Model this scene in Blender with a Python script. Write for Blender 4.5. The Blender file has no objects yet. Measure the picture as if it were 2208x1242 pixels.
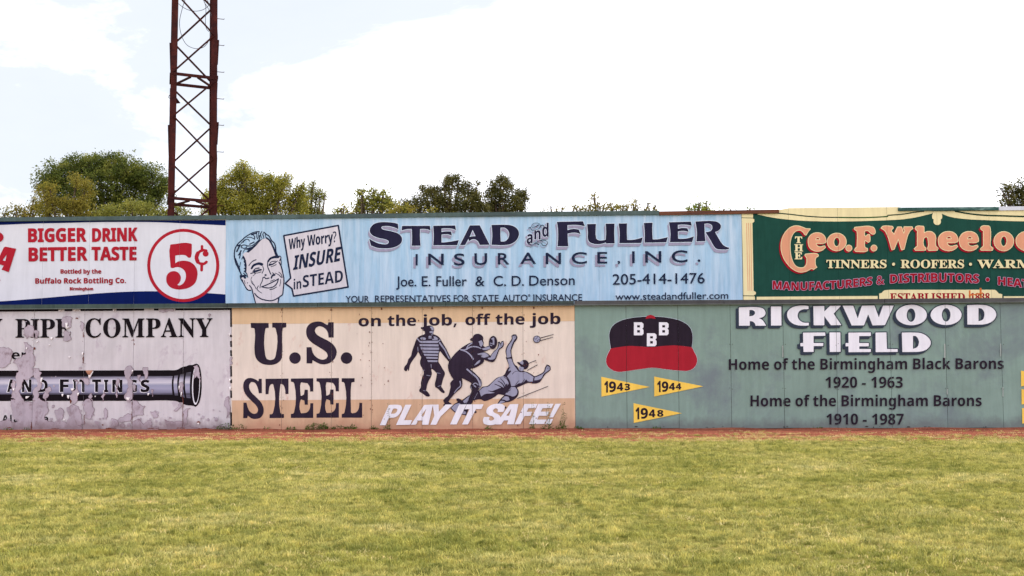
import bpy, bmesh, math, random
import numpy as np
from mathutils import Vector, Matrix, noise
from mathutils.geometry import delaunay_2d_cdt

sc = bpy.context.scene
col = sc.collection
rnd = random.Random(7)

# ------------------------------------------------------------------ camera
FPX = 2541.0                      # focal length in pixels of the 2208 px wide photograph
TILT = math.atan(155.0 / FPX)
ROLL = -0.0044
EYE = 1.6
cam_data = bpy.data.cameras.new('camera')
cam = bpy.data.objects.new('camera', cam_data)
col.objects.link(cam)
cam_data.sensor_width = 36.0
cam_data.lens = 36.0 * FPX / 2208.0
cam_data.clip_end = 3000.0
cam_data.clip_start = 0.1
F_ = Vector((0, math.cos(TILT), math.sin(TILT)))
U0 = Vector((0, -math.sin(TILT), math.cos(TILT)))
R0 = Vector((1, 0, 0))
R_ = R0 * math.cos(ROLL) + U0 * math.sin(ROLL)
U_ = U0 * math.cos(ROLL) - R0 * math.sin(ROLL)
cam.matrix_world = Matrix(((R_.x, U_.x, -F_.x, 0), (R_.y, U_.y, -F_.y, 0), (R_.z, U_.z, -F_.z, EYE), (0, 0, 0, 1)))
sc.camera = cam

# ------------------------------------------------------------------ world, sun, exposure
SUN_EL = math.radians(56)
SUN_AZ = math.radians(68)         # clockwise from +Y (the viewing direction): high, ahead and to the right
world = bpy.data.worlds.new('World')
sc.world = world
world.use_nodes = True
nt = world.node_tree
nt.nodes.clear()
wo = nt.nodes.new('ShaderNodeOutputWorld')
bg = nt.nodes.new('ShaderNodeBackground')
bg.inputs['Strength'].default_value = 0.12
sky = nt.nodes.new('ShaderNodeTexSky')
sky.sky_type = 'NISHITA'
sky.sun_disc = False
sky.sun_elevation = SUN_EL
sky.sun_rotation = SUN_AZ
sky.air_density = 1.0
sky.dust_density = 2.5
sky.ozone_density = 1.5
tc = nt.nodes.new('ShaderNodeTexCoord')
mp = nt.nodes.new('ShaderNodeMapping')
mp.inputs['Scale'].default_value = (1.0, 1.0, 2.6)
mp.inputs['Location'].default_value = (3.1, 0.4, 0.35)
n1 = nt.nodes.new('ShaderNodeTexNoise')
n1.inputs['Scale'].default_value = 2.3
n1.inputs['Detail'].default_value = 9
n1.inputs['Roughness'].default_value = 0.62
n1.inputs['Distortion'].default_value = 0.35
# a clearer opening in the veil of cloud up to the left, thick bright cloud elsewhere
open_dir = Vector((-0.42, 0.88, 0.22)).normalized()
dt = nt.nodes.new('ShaderNodeVectorMath'); dt.operation = 'DOT_PRODUCT'
dt.inputs[1].default_value = open_dir
mr = nt.nodes.new('ShaderNodeMapRange')
mr.inputs['From Min'].default_value = 0.86; mr.inputs['From Max'].default_value = 1.0
mr.inputs['To Min'].default_value = 0.30; mr.inputs['To Max'].default_value = 0.03
ad = nt.nodes.new('ShaderNodeMath'); ad.operation = 'ADD'
rp = nt.nodes.new('ShaderNodeValToRGB')
rp.color_ramp.elements[0].position = 0.30; rp.color_ramp.elements[0].color = (0, 0, 0, 1)
q_ = rp.color_ramp.elements.new(0.56); q_.color = (0.05, 0.05, 0.05, 1)
rp.color_ramp.elements[-1].position = 0.70; rp.color_ramp.elements[-1].color = (1, 1, 1, 1)
mx = nt.nodes.new('ShaderNodeMixRGB')
hazy = nt.nodes.new('ShaderNodeMixRGB')         # thin veil over the blue
hazy.inputs['Fac'].default_value = 0.9
hazy.inputs['Color2'].default_value = (5.6, 5.95, 6.5, 1)
mx.inputs['Color2'].default_value = (11.5, 11.6, 12.4, 1)
L = nt.links.new
L(tc.outputs['Generated'], mp.inputs['Vector']); L(mp.outputs['Vector'], n1.inputs['Vector'])
L(tc.outputs['Generated'], dt.inputs[0]); L(dt.outputs['Value'], mr.inputs['Value'])
L(n1.outputs['Fac'], ad.inputs[0]); L(mr.outputs['Result'], ad.inputs[1])
L(ad.outputs[0], rp.inputs['Fac']); L(rp.outputs['Color'], mx.inputs['Fac'])
L(sky.outputs['Color'], hazy.inputs['Color1']); L(hazy.outputs['Color'], mx.inputs['Color1'])
L(mx.outputs['Color'], bg.inputs['Color']); L(bg.outputs['Background'], wo.inputs['Surface'])

sd = bpy.data.lights.new('sun', 'SUN')
sd.energy = 1.5
sd.angle = math.radians(10)
sd.color = (1.0, 0.93, 0.82)
sun = bpy.data.objects.new('sun', sd)
col.objects.link(sun)
sdir = Vector((math.sin(SUN_AZ) * math.cos(SUN_EL), math.cos(SUN_AZ) * math.cos(SUN_EL), math.sin(SUN_EL)))
sun.rotation_euler = sdir.to_track_quat('Z', 'Y').to_euler()

sc.view_settings.view_transform = 'Standard'
sc.view_settings.look = 'None'
sc.view_settings.exposure = 0.42
sc.view_settings.gamma = 1.0
sc.view_settings.use_curve_mapping = False
sc.cycles.max_bounces = 6
sc.cycles.diffuse_bounces = 3
sc.cycles.transparent_max_bounces = 6

# ------------------------------------------------------------------ geometry of the two walls
WT = 0.0442                       # the walls run slightly nearer on the right
PSI = math.atan(WT)
LOWER, UPPER = 27.2, 29.4         # distance of each wall's face straight ahead

def ray(px, py):
    return F_ * FPX + R_ * (px - 1104) - U_ * (py - 621)

def on_wall(px, py, dist):
    d = ray(px, py)
    t = dist / (d.y + WT * d.x)
    return (t * d.x / math.cos(PSI), EYE + t * d.z)

def at(px, py, Y):
    d = ray(px, py)
    t = Y / d.y
    return Vector((t * d.x, Y, EYE + t * d.z))

def lin(c):
    return tuple(((v / 255.0) / 12.92 if v / 255.0 < 0.04045 else ((v / 255.0 + 0.055) / 1.055) ** 2.4) for v in c)

# ------------------------------------------------------------------ object helpers
def tag(o, label=None, cat=None, group=None, kind=None):
    if label: o['label'] = label
    if cat: o['category'] = cat
    if group: o['group'] = group
    if kind: o['kind'] = kind
    return o

def empty(name, loc=(0, 0, 0), rz=0.0):
    o = bpy.data.objects.new(name, None)
    o.location = loc
    o.rotation_euler = (0, 0, rz)
    o.empty_display_size = 0.2
    col.objects.link(o)
    return o

def link(name, me, parent=None, mats=()):
    for m in mats: me.materials.append(m)
    o = bpy.data.objects.new(name, me)
    col.objects.link(o)
    if parent: o.parent = parent
    return o

def mesh_obj(name, verts, faces, parent=None, mats=(), smooth=False, mi=None):
    me = bpy.data.meshes.new(name)
    me.from_pydata(verts, [], faces)
    if smooth: me.polygons.foreach_set('use_smooth', [True] * len(me.polygons))
    if mi: me.polygons.foreach_set('material_index', mi)
    me.update()
    return link(name, me, parent, mats)

class MB:
    def __init__(s): s.v = []; s.f = []
    def box(s, x0, x1, y0, y1, z0, z1):
        n = len(s.v)
        s.v += [(x, y, z) for z in (z0, z1) for y in (y0, y1) for x in (x0, x1)]
        s.f += [tuple(n + i for i in q) for q in ((0, 2, 3, 1), (4, 5, 7, 6), (0, 1, 5, 4), (2, 6, 7, 3), (0, 4, 6, 2), (1, 3, 7, 5))]
        return s
    def bar(s, a, b, w, t, up=(0, 0, 1)):
        a = Vector(a); b = Vector(b); d = (b - a).normalized()
        x = d.cross(Vector(up))
        if x.length < 1e-3: x = d.cross(Vector((0, 1, 0)))
        x.normalize(); y = d.cross(x).normalized()
        n = len(s.v)
        for p in (a, b):
            for sx, sy in ((-1, -1), (1, -1), (1, 1), (-1, 1)):
                s.v.append(tuple(p + x * (sx * w / 2) + y * (sy * t / 2)))
        s.f += [tuple(n + i for i in q) for q in ((3, 2, 1, 0), (4, 5, 6, 7), (0, 1, 5, 4), (1, 2, 6, 5), (2, 3, 7, 6), (3, 0, 4, 7))]
        return s
    def tube(s, pts, rads, k=6):
        n0 = len(s.v)
        pts = [Vector(p) for p in pts]
        for i, p in enumerate(pts):
            d = (pts[min(i + 1, len(pts) - 1)] - pts[max(i - 1, 0)]).normalized()
            x = d.cross(Vector((0.13, 0.97, 0.2))).normalized(); y = d.cross(x)
            for j in range(k):
                a = 2 * math.pi * j / k
                s.v.append(tuple(p + (x * math.cos(a) + y * math.sin(a)) * rads[i]))
        for i in range(len(pts) - 1):
            for j in range(k):
                a = n0 + i * k + j; b = n0 + i * k + (j + 1) % k
                s.f.append((a, b, b + k, a + k))
        s.f.append(tuple(n0 + j for j in range(k))[::-1])
        s.f.append(tuple(n0 + (len(pts) - 1) * k + j for j in range(k)))
        return s
    def build(s, name, mat, parent=None, smooth=False):
        return mesh_obj(name, s.v, s.f, parent, (mat,), smooth)

# ------------------------------------------------------------------ materials
def new_mat(name):
    m = bpy.data.materials.new(name)
    m.use_nodes = True
    t = m.node_tree
    return m, t, t.nodes['Principled BSDF']

def noise_node(t, scale, mapping=(1, 1, 1), detail=6, rough=0.6, vec=None, dist=0.0):
    g = t.nodes.new('ShaderNodeNewGeometry')
    mpn = t.nodes.new('ShaderNodeMapping')
    mpn.inputs['Scale'].default_value = mapping
    t.links.new(g.outputs['Position'], mpn.inputs['Vector'])
    n = t.nodes.new('ShaderNodeTexNoise')
    n.inputs['Scale'].default_value = scale
    n.inputs['Detail'].default_value = detail
    n.inputs['Roughness'].default_value = rough
    n.inputs['Distortion'].default_value = dist
    t.links.new(mpn.outputs['Vector'], n.inputs['Vector'])
    return n

def ramp(t, src, stops):
    r = t.nodes.new('ShaderNodeValToRGB')
    e = r.color_ramp.elements
    e[0].position, e[0].color = stops[0][0], (*stops[0][1], 1)
    e[1].position, e[1].color = stops[-1][0], (*stops[-1][1], 1)
    for p, c in stops[1:-1]:
        q = e.new(p); q.color = (*c, 1)
    t.links.new(src, r.inputs['Fac'])
    return r

def mixc(t, a, b, fac, mode='MIX'):
    m = t.nodes.new('ShaderNodeMixRGB'); m.blend_type = mode
    for s, v in (('Color1', a), ('Color2', b), ('Fac', fac)):
        if isinstance(v, (int, float)): m.inputs[s].default_value = v
        elif isinstance(v, tuple): m.inputs[s].default_value = (*v, 1)
        else: t.links.new(v, m.inputs[s])
    return m.outputs['Color']

def paint(name, rgb, var=0.08, streak=0.06, rough=0.6, patch=None, grain=0.3, per_obj=0.0, foot=None, spec=0.06, fade=None):
    """brushed paint on board: vertical streaks, cloudy wear, a little grain"""
    m, t, b = new_mat(name)
    c = lin(rgb)
    n = noise_node(t, 1.0, (9, 9, 0.9), 8, 0.65)
    r = ramp(t, n.outputs['Fac'], [(0.3, (1 - streak * 2.2,) * 3), (0.7, (1 + streak,) * 3)])
    out = mixc(t, c, r.outputs['Color'], 1.0, 'MULTIPLY')
    n2 = noise_node(t, 1.1, (1, 1, 1.2), 7, 0.62, dist=0.6)
    r2 = ramp(t, n2.outputs['Fac'], [(0.32, (1 - var,) * 3), (0.7, (1 + var * 0.6,) * 3)])
    out = mixc(t, out, r2.outputs['Color'], 1.0, 'MULTIPLY')
    if patch:                                    # (colour, lower, upper, mapping, scale)
        pc, lo, hi, mpg, s = patch
        n3 = noise_node(t, s, mpg, 10, 0.7, dist=0.3)
        r3 = ramp(t, n3.outputs['Fac'], [(lo, (0, 0, 0)), (hi, (1, 1, 1))])
        out = mixc(t, out, lin(pc), r3.outputs['Color'])
    if foot:                                     # splashed earth and mildew along the foot of the boards
        g = t.nodes.new('ShaderNodeNewGeometry'); sp = t.nodes.new('ShaderNodeSeparateXYZ')
        t.links.new(g.outputs['Position'], sp.inputs[0])
        n4 = noise_node(t, 2.6, (1, 1, 0.6), 8, 0.7)
        ms = t.nodes.new('ShaderNodeMath'); ms.operation = 'MULTIPLY_ADD'
        ms.inputs[1].default_value = -1.6; ms.inputs[2].default_value = 0.62
        t.links.new(sp.outputs['Z'], ms.inputs[0])
        a2 = t.nodes.new('ShaderNodeMath'); a2.operation = 'ADD'
        t.links.new(ms.outputs[0], a2.inputs[0]); t.links.new(n4.outputs['Fac'], a2.inputs[1])
        r4 = ramp(t, a2.outputs[0], [(0.66, (0, 0, 0)), (1.0, (1, 1, 1))])
        f4 = t.nodes.new('ShaderNodeMath'); f4.operation = 'MULTIPLY'; f4.inputs[1].default_value = 0.75
        t.links.new(r4.outputs['Color'], f4.inputs[0])
        out = mixc(t, out, lin(foot), f4.outputs[0])
    if per_obj:
        oi = t.nodes.new('ShaderNodeObjectInfo')
        r5 = ramp(t, oi.outputs['Random'], [(0.0, (1 - per_obj,) * 3), (1.0, (1 + per_obj,) * 3)])
        out = mixc(t, out, r5.outputs['Color'], 1.0, 'MULTIPLY')
    t.links.new(out, b.inputs['Base Color'])
    b.inputs['Roughness'].default_value = rough
    b.inputs['Specular IOR Level'].default_value = spec
    if grain:
        n6 = noise_node(t, 14, (3, 3, 0.5), 6, 0.6)
        bp = t.nodes.new('ShaderNodeBump'); bp.inputs['Strength'].default_value = grain; bp.inputs['Distance'].default_value = 0.004
        t.links.new(n6.outputs['Fac'], bp.inputs['Height']); t.links.new(bp.outputs['Normal'], b.inputs['Normal'])
    return m
# letter outlines, cap height = 1000: character, advance ~ contour ~ contour
GLYPHS_B = r''' 408~
&916~726 497 679 413 619 336 478 497 561 564 618 628 651 694 661 764 644 849 594 918 518 964 421 981 315 965 234 918 182 845 164 751 180 667 222 588 277 519 181 456 107 387 58 310 41 224 61 131 116 56 196 5 293 -13 364 -6 439 19 521 65 610 136 724 0 909 0 707 235 776 322 832 412 870 497~522 236 452 175 381 134 308 119 248 133 204 172 185 224 196 278 230 327 285 374 359 424~305 764 319 813 358 847 413 859 472 846 513 809 528 757 518 707 479 655 397 594 355 643 319 702
,321~87 -173 162 -138 216 -87 248 -26 258 38 251 97 230 142 197 170 154 180 109 169 79 140 67 97 77 54 102 26 139 15 142 -43 125 -101 87 -145
-474~415 391 59 391 59 255 415 255
.321~160 163 116 151 84 119 72 75 84 30 116 -1 160 -13 204 -1 236 30 248 75 236 119 204 151
0733~689 500 674 672 631 814 564 921 474 989 367 1013 259 989 169 921 102 814 59 672 44 500 59 328 102 186 169 79 259 11 367 -13 474 11 564 79 631 186 674 328~545 500 533 342 498 224 442 149 367 123 292 149 235 224 200 342 188 500 200 658 235 776 292 851 367 877 442 851 498 776 533 658
1733~440 1000 296 1000 296 0 440 0
2733~683 136 301 136 443 314 540 457 594 581 611 701 597 804 556 891 492 956 407 998 306 1013 227 1003 150 971 70 918 70 738 149 818 224 860 296 872 364 859 419 820 455 760 468 685 460 610 437 543 397 471 294 316 170 157 50 10 50 0 683 0
4733~584 1013 522 1013 16 394 16 328 440 328 440 0 584 0 584 328 691 328 691 457 584 457~437 742 440 457 208 457
5733~592 1000 148 1000 148 479 269 494 366 477 439 436 483 376 499 304 482 234 438 177 372 138 292 123 219 131 146 156 73 196 73 48 155 13 233 -7 315 -13 422 2 512 46 582 114 626 202 642 306 626 411 579 501 504 569 403 610 279 620 279 871 592 871
6733~465 1013 324 901 212 774 131 637 81 491 65 342 80 224 123 126 191 51 280 3 387 -13 479 2 560 45 624 110 667 192 682 286 668 380 629 460 569 523 492 563 402 578 341 572 288 556 245 537 290 641 361 741 450 831 551 903~214 389 269 420 318 437 372 441 439 430 491 397 526 349 538 287 527 220 494 168 443 135 378 123 318 135 265 169 225 224 207 298
7733~718 1000 72 1000 72 864 504 864 138 43 265 -13
A978~531 1006 430 1006 0 0 147 0 273 295 698 295 831 0 978 0~478 786 639 424 328 424
B826~110 0 453 0 585 16 682 58 748 120 785 192 796 267 780 361 732 437 656 494 556 528 623 568 671 615 699 673 708 745 697 820 662 889 602 947 515 986 400 1000 110 1000~254 871 386 871 469 860 522 829 551 785 560 732 547 662 508 612 442 582 349 572 254 572~254 443 427 443 525 431 594 399 635 350 648 287 638 231 604 180 539 143 434 129 254 129
C1038~962 931 835 978 723 1005 619 1013 468 995 335 944 225 864 142 758 89 630 70 485 84 376 127 263 199 157 303 69 440 9 610 -13 752 -2 869 29 972 75 972 232 857 170 739 132 623 119 489 137 377 188 292 268 237 373 218 499 238 623 293 728 378 810 488 863 617 881 731 870 844 836 962 777
D1100~111 0 501 0 655 19 786 73 891 154 968 256 1016 374 1032 500 1018 619 976 735 905 839 802 923 668 979 500 1000 111 1000~255 871 477 871 604 857 707 819 785 761 841 685 873 597 884 500 877 430 853 349 806 268 732 198 627 148 484 129 255 129
E733~677 1000 110 1000 110 0 691 0 691 129 254 129 254 440 663 440 663 569 254 569 254 871 677 871
F688~645 1000 111 1000 111 0 255 0 255 465 645 465 645 594 255 594 255 871 645 871
G1085~987 493 651 493 651 364 843 364 843 158 773 138 702 124 626 119 493 137 381 188 295 269 241 373 221 499 241 622 295 727 378 809 484 862 607 881 728 870 848 837 966 783 966 928 830 980 720 1006 610 1013 464 995 335 944 227 864 145 760 92 635 73 494 91 355 143 232 225 130 331 53 460 4 606 -13 737 -5 860 22 987 69
I367~255 1000 111 1000 111 0 255 0
J367~255 1000 111 1000 109 -53 97 -118 70 -164 22 -192 -54 -201 -91 -201 -65 -334 -21 -337 85 -321 163 -276 216 -207 246 -117 255 -12
K962~418 526 853 1000 674 1000 254 543 254 1000 110 1000 110 0 254 0 254 494 762 0 960 0
N1145~1035 1000 900 1000 900 226 223 1000 109 1000 109 0 243 0 243 770 912 0 1035 0
O1207~66 500 83 368 132 246 210 142 316 60 447 6 600 -13 757 6 891 60 997 142 1076 247 1124 368 1141 500 1124 635 1075 757 995 861 889 942 757 995 603 1013 450 994 319 942 213 861 133 756 83 634~214 500 233 624 287 729 370 810 477 863 603 881 729 863 837 810 920 729 974 624 993 500 974 376 920 271 837 190 729 137 603 119 477 137 370 190 287 271 233 376
P748~103 1000 103 0 246 0 246 433 396 433 520 447 615 486 681 546 720 623 733 713 721 803 684 882 621 944 532 985 415 1000~246 871 415 871 497 857 549 822 577 773 585 718 573 652 537 603 482 572 409 562 246 562
R886~113 1000 113 0 257 0 257 434 317 434 371 427 427 397 495 328 582 205 714 0 886 0 749 198 678 312 608 404 526 475 598 515 650 570 682 639 694 720 679 816 636 893 568 951 477 987 365 1000~257 877 349 877 438 866 499 837 534 789 545 726 537 665 505 613 445 577 349 563 257 563
S672~585 943 513 982 438 1005 362 1013 260 1001 176 966 113 911 73 837 59 746 104 608 211 510 339 430 446 347 491 242 481 199 452 158 401 128 328 116 256 125 187 153 123 199 65 261 65 79 150 27 242 -3 345 -13 436 0 513 37 573 95 611 170 625 258 593 393 512 488 408 559 304 619 224 683 192 765 204 814 237 851 287 876 350 884 422 875 501 843 585 780
T886~861 1000 25 1000 25 871 371 871 371 0 515 0 515 871 861 871
U1038~950 1000 806 1000 806 418 802 331 783 258 743 199 687 158 608 130 509 119 427 128 355 156 293 204 257 252 239 316 233 409 233 1000 89 1000 89 378 106 255 150 156 218 80 304 28 402 -3 506 -13 642 0 753 38 840 98 901 179 938 278 950 393
V886~886 1000 743 1000 444 298 144 1000 0 1000 433 -9 462 -9
Y886~441 655 173 1000 0 1000 371 529 371 0 515 0 515 528 886 1000 713 1000
a626~603 117 562 91 534 82 520 85 512 96 509 116 509 455 497 535 463 596 412 638 346 663 270 672 182 662 110 632 51 582 51 440 117 501 188 537 260 548 311 542 349 521 371 485 378 433 378 397 183 326 111 287 58 230 38 148 50 87 82 36 133 0 199 -13 259 -6 319 17 377 54 395 16 428 -6 477 -13 514 -9 552 7 603 38~378 133 342 104 304 86 264 79 215 91 182 123 170 172 187 223 232 263 299 296 378 326
b733~217 1000 87 1000 87 37 159 10 244 -7 331 -13 452 2 550 48 623 121 668 220 683 343 669 450 630 540 570 610 491 656 399 672 335 665 275 645 217 611~217 487 268 526 316 548 367 554 442 538 499 491 537 419 550 324 535 238 493 170 430 126 349 110 283 116 217 130
c642~576 626 516 650 455 666 386 672 275 655 185 609 117 535 75 437 60 317 76 208 121 117 192 47 284 3 394 -13 466 -8 536 6 591 25 591 154 529 130 472 115 416 110 325 125 254 168 209 237 194 328 208 420 249 490 313 535 394 551 450 546 509 526 576 487
d748~661 1000 531 1000 531 645 459 666 393 672 285 656 194 611 125 542 80 452 65 345 79 228 120 132 187 60 275 16 384 0 661 0~531 110 399 110 320 121 263 150 225 196 204 256 198 326 213 419 256 492 323 538 409 554 470 548 531 529
e702~642 191 566 148 490 121 412 111 327 124 262 161 216 223 191 309 654 309 641 441 604 542 544 614 465 657 368 672 266 656 181 611 116 541 75 449 60 337 74 231 114 135 179 58 268 6 380 -13 480 -5 564 21 642 65~194 396 215 465 251 516 304 548 371 559 433 547 481 515 512 463 525 396
f367~434 1000 355 1014 290 1008 235 986 189 950 144 892 116 815 106 707 106 658 13 658 13 541 106 541 106 0 236 0 236 541 355 541 355 658 236 658 236 721 243 790 266 841 309 873 375 884 405 882 434 872
g626~617 658 346 658 248 648 168 619 109 572 72 509 59 431 62 385 74 344 94 308 123 275 159 247 204 224 149 200 113 168 100 128 107 99 128 72 166 44 92 17 40 -21 10 -73 0 -138 22 -218 85 -281 181 -322 304 -337 411 -328 497 -301 561 -258 601 -199 614 -128 604 -68 572 -15 513 27 424 56 313 81 246 108 223 141 252 180 411 217 490 265 519 305 542 358 551 413 545 464 523 510 482 557 617 557~434 430 425 380 398 341 359 316 308 306 254 315 212 340 185 378 176 427 186 472 214 510 256 536 306 545 370 529 416 488~488 -138 476 -178 440 -208 383 -227 306 -233 228 -227 170 -207 135 -176 123 -132 134 -92 165 -60 212 -40 273 -32 340 -37 411 -54 466 -86
h733~220 1000 89 1000 89 0 220 0 220 472 277 527 330 558 384 567 438 556 478 524 504 473 513 408 513 0 644 0 644 403 633 500 602 576 554 629 492 661 419 672 347 660 280 626 223 572
i321~226 658 95 658 95 0 226 0~239 858 228 897 200 925 161 935 122 925 94 897 84 858 94 819 122 791 161 780 200 791 228 819
k702~674 658 519 658 227 336 557 0 733 0 393 336~221 1000 91 1000 91 0 221 0
l321~226 1000 95 1000 95 0 226 0
m1130~87 658 87 0 217 0 217 478 269 528 321 554 381 562 427 553 465 525 491 478 500 409 500 0 630 0 630 478 680 521 731 551 777 562 830 552 873 522 903 474 913 408 913 0 1044 0 1044 413 1029 519 985 601 916 653 826 672 739 655 667 612 606 553 554 618 487 658 409 672 347 661 283 628 217 572 217 658
n733~220 658 89 658 89 0 220 0 220 472 277 527 330 558 384 567 438 556 478 524 504 473 513 408 513 0 644 0 644 406 632 503 601 577 552 630 491 661 419 672 347 660 280 626 223 572
o809~400 672 289 655 193 608 119 536 70 443 53 336 70 222 117 126 191 51 286 4 400 -13 518 3 617 50 692 123 740 220 757 336 739 446 691 538 615 610 517 655~399 554 489 538 560 492 606 422 623 334 607 238 563 166 492 120 399 104 312 121 245 168 202 241 186 336 202 423 246 492 314 538
r581~101 658 101 0 232 0 232 345 244 424 278 488 329 531 391 547 428 539 471 516 513 482 582 595 529 638 477 663 425 672 363 655 300 601 235 507 232 658
s565~475 617 408 648 344 666 282 672 192 659 124 624 80 568 65 493 97 400 173 331 340 227 372 176 359 136 324 111 276 101 215 111 142 139 60 188 60 47 139 12 213 -7 289 -13 375 1 444 40 489 101 506 180 492 242 444 300 358 365 265 423 214 465 198 497 209 528 239 549 284 557 339 550 404 528 475 488
t488~245 795 0 556 0 541 114 541 114 194 128 111 168 46 235 2 328 -13 378 -7 435 8 487 31 487 152 435 126 386 109 339 104 308 109 277 125 254 155 245 204 245 541 453 541 453 658 245 658
u733~641 0 641 658 510 658 510 188 464 137 411 106 353 95 295 105 252 133 227 179 218 240 218 658 88 658 88 249 99 158 130 85 178 31 240 -2 315 -13 382 -1 450 32 510 84 510 0
w1054~576 658 479 658 312 260 139 658 0 658 293 -13 334 -13 528 447 723 -13 764 -13 1054 658 915 658 743 260
y642~642 658 496 658 326 287 148 658 0 658 255 141 31 -337 176 -337'''
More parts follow.
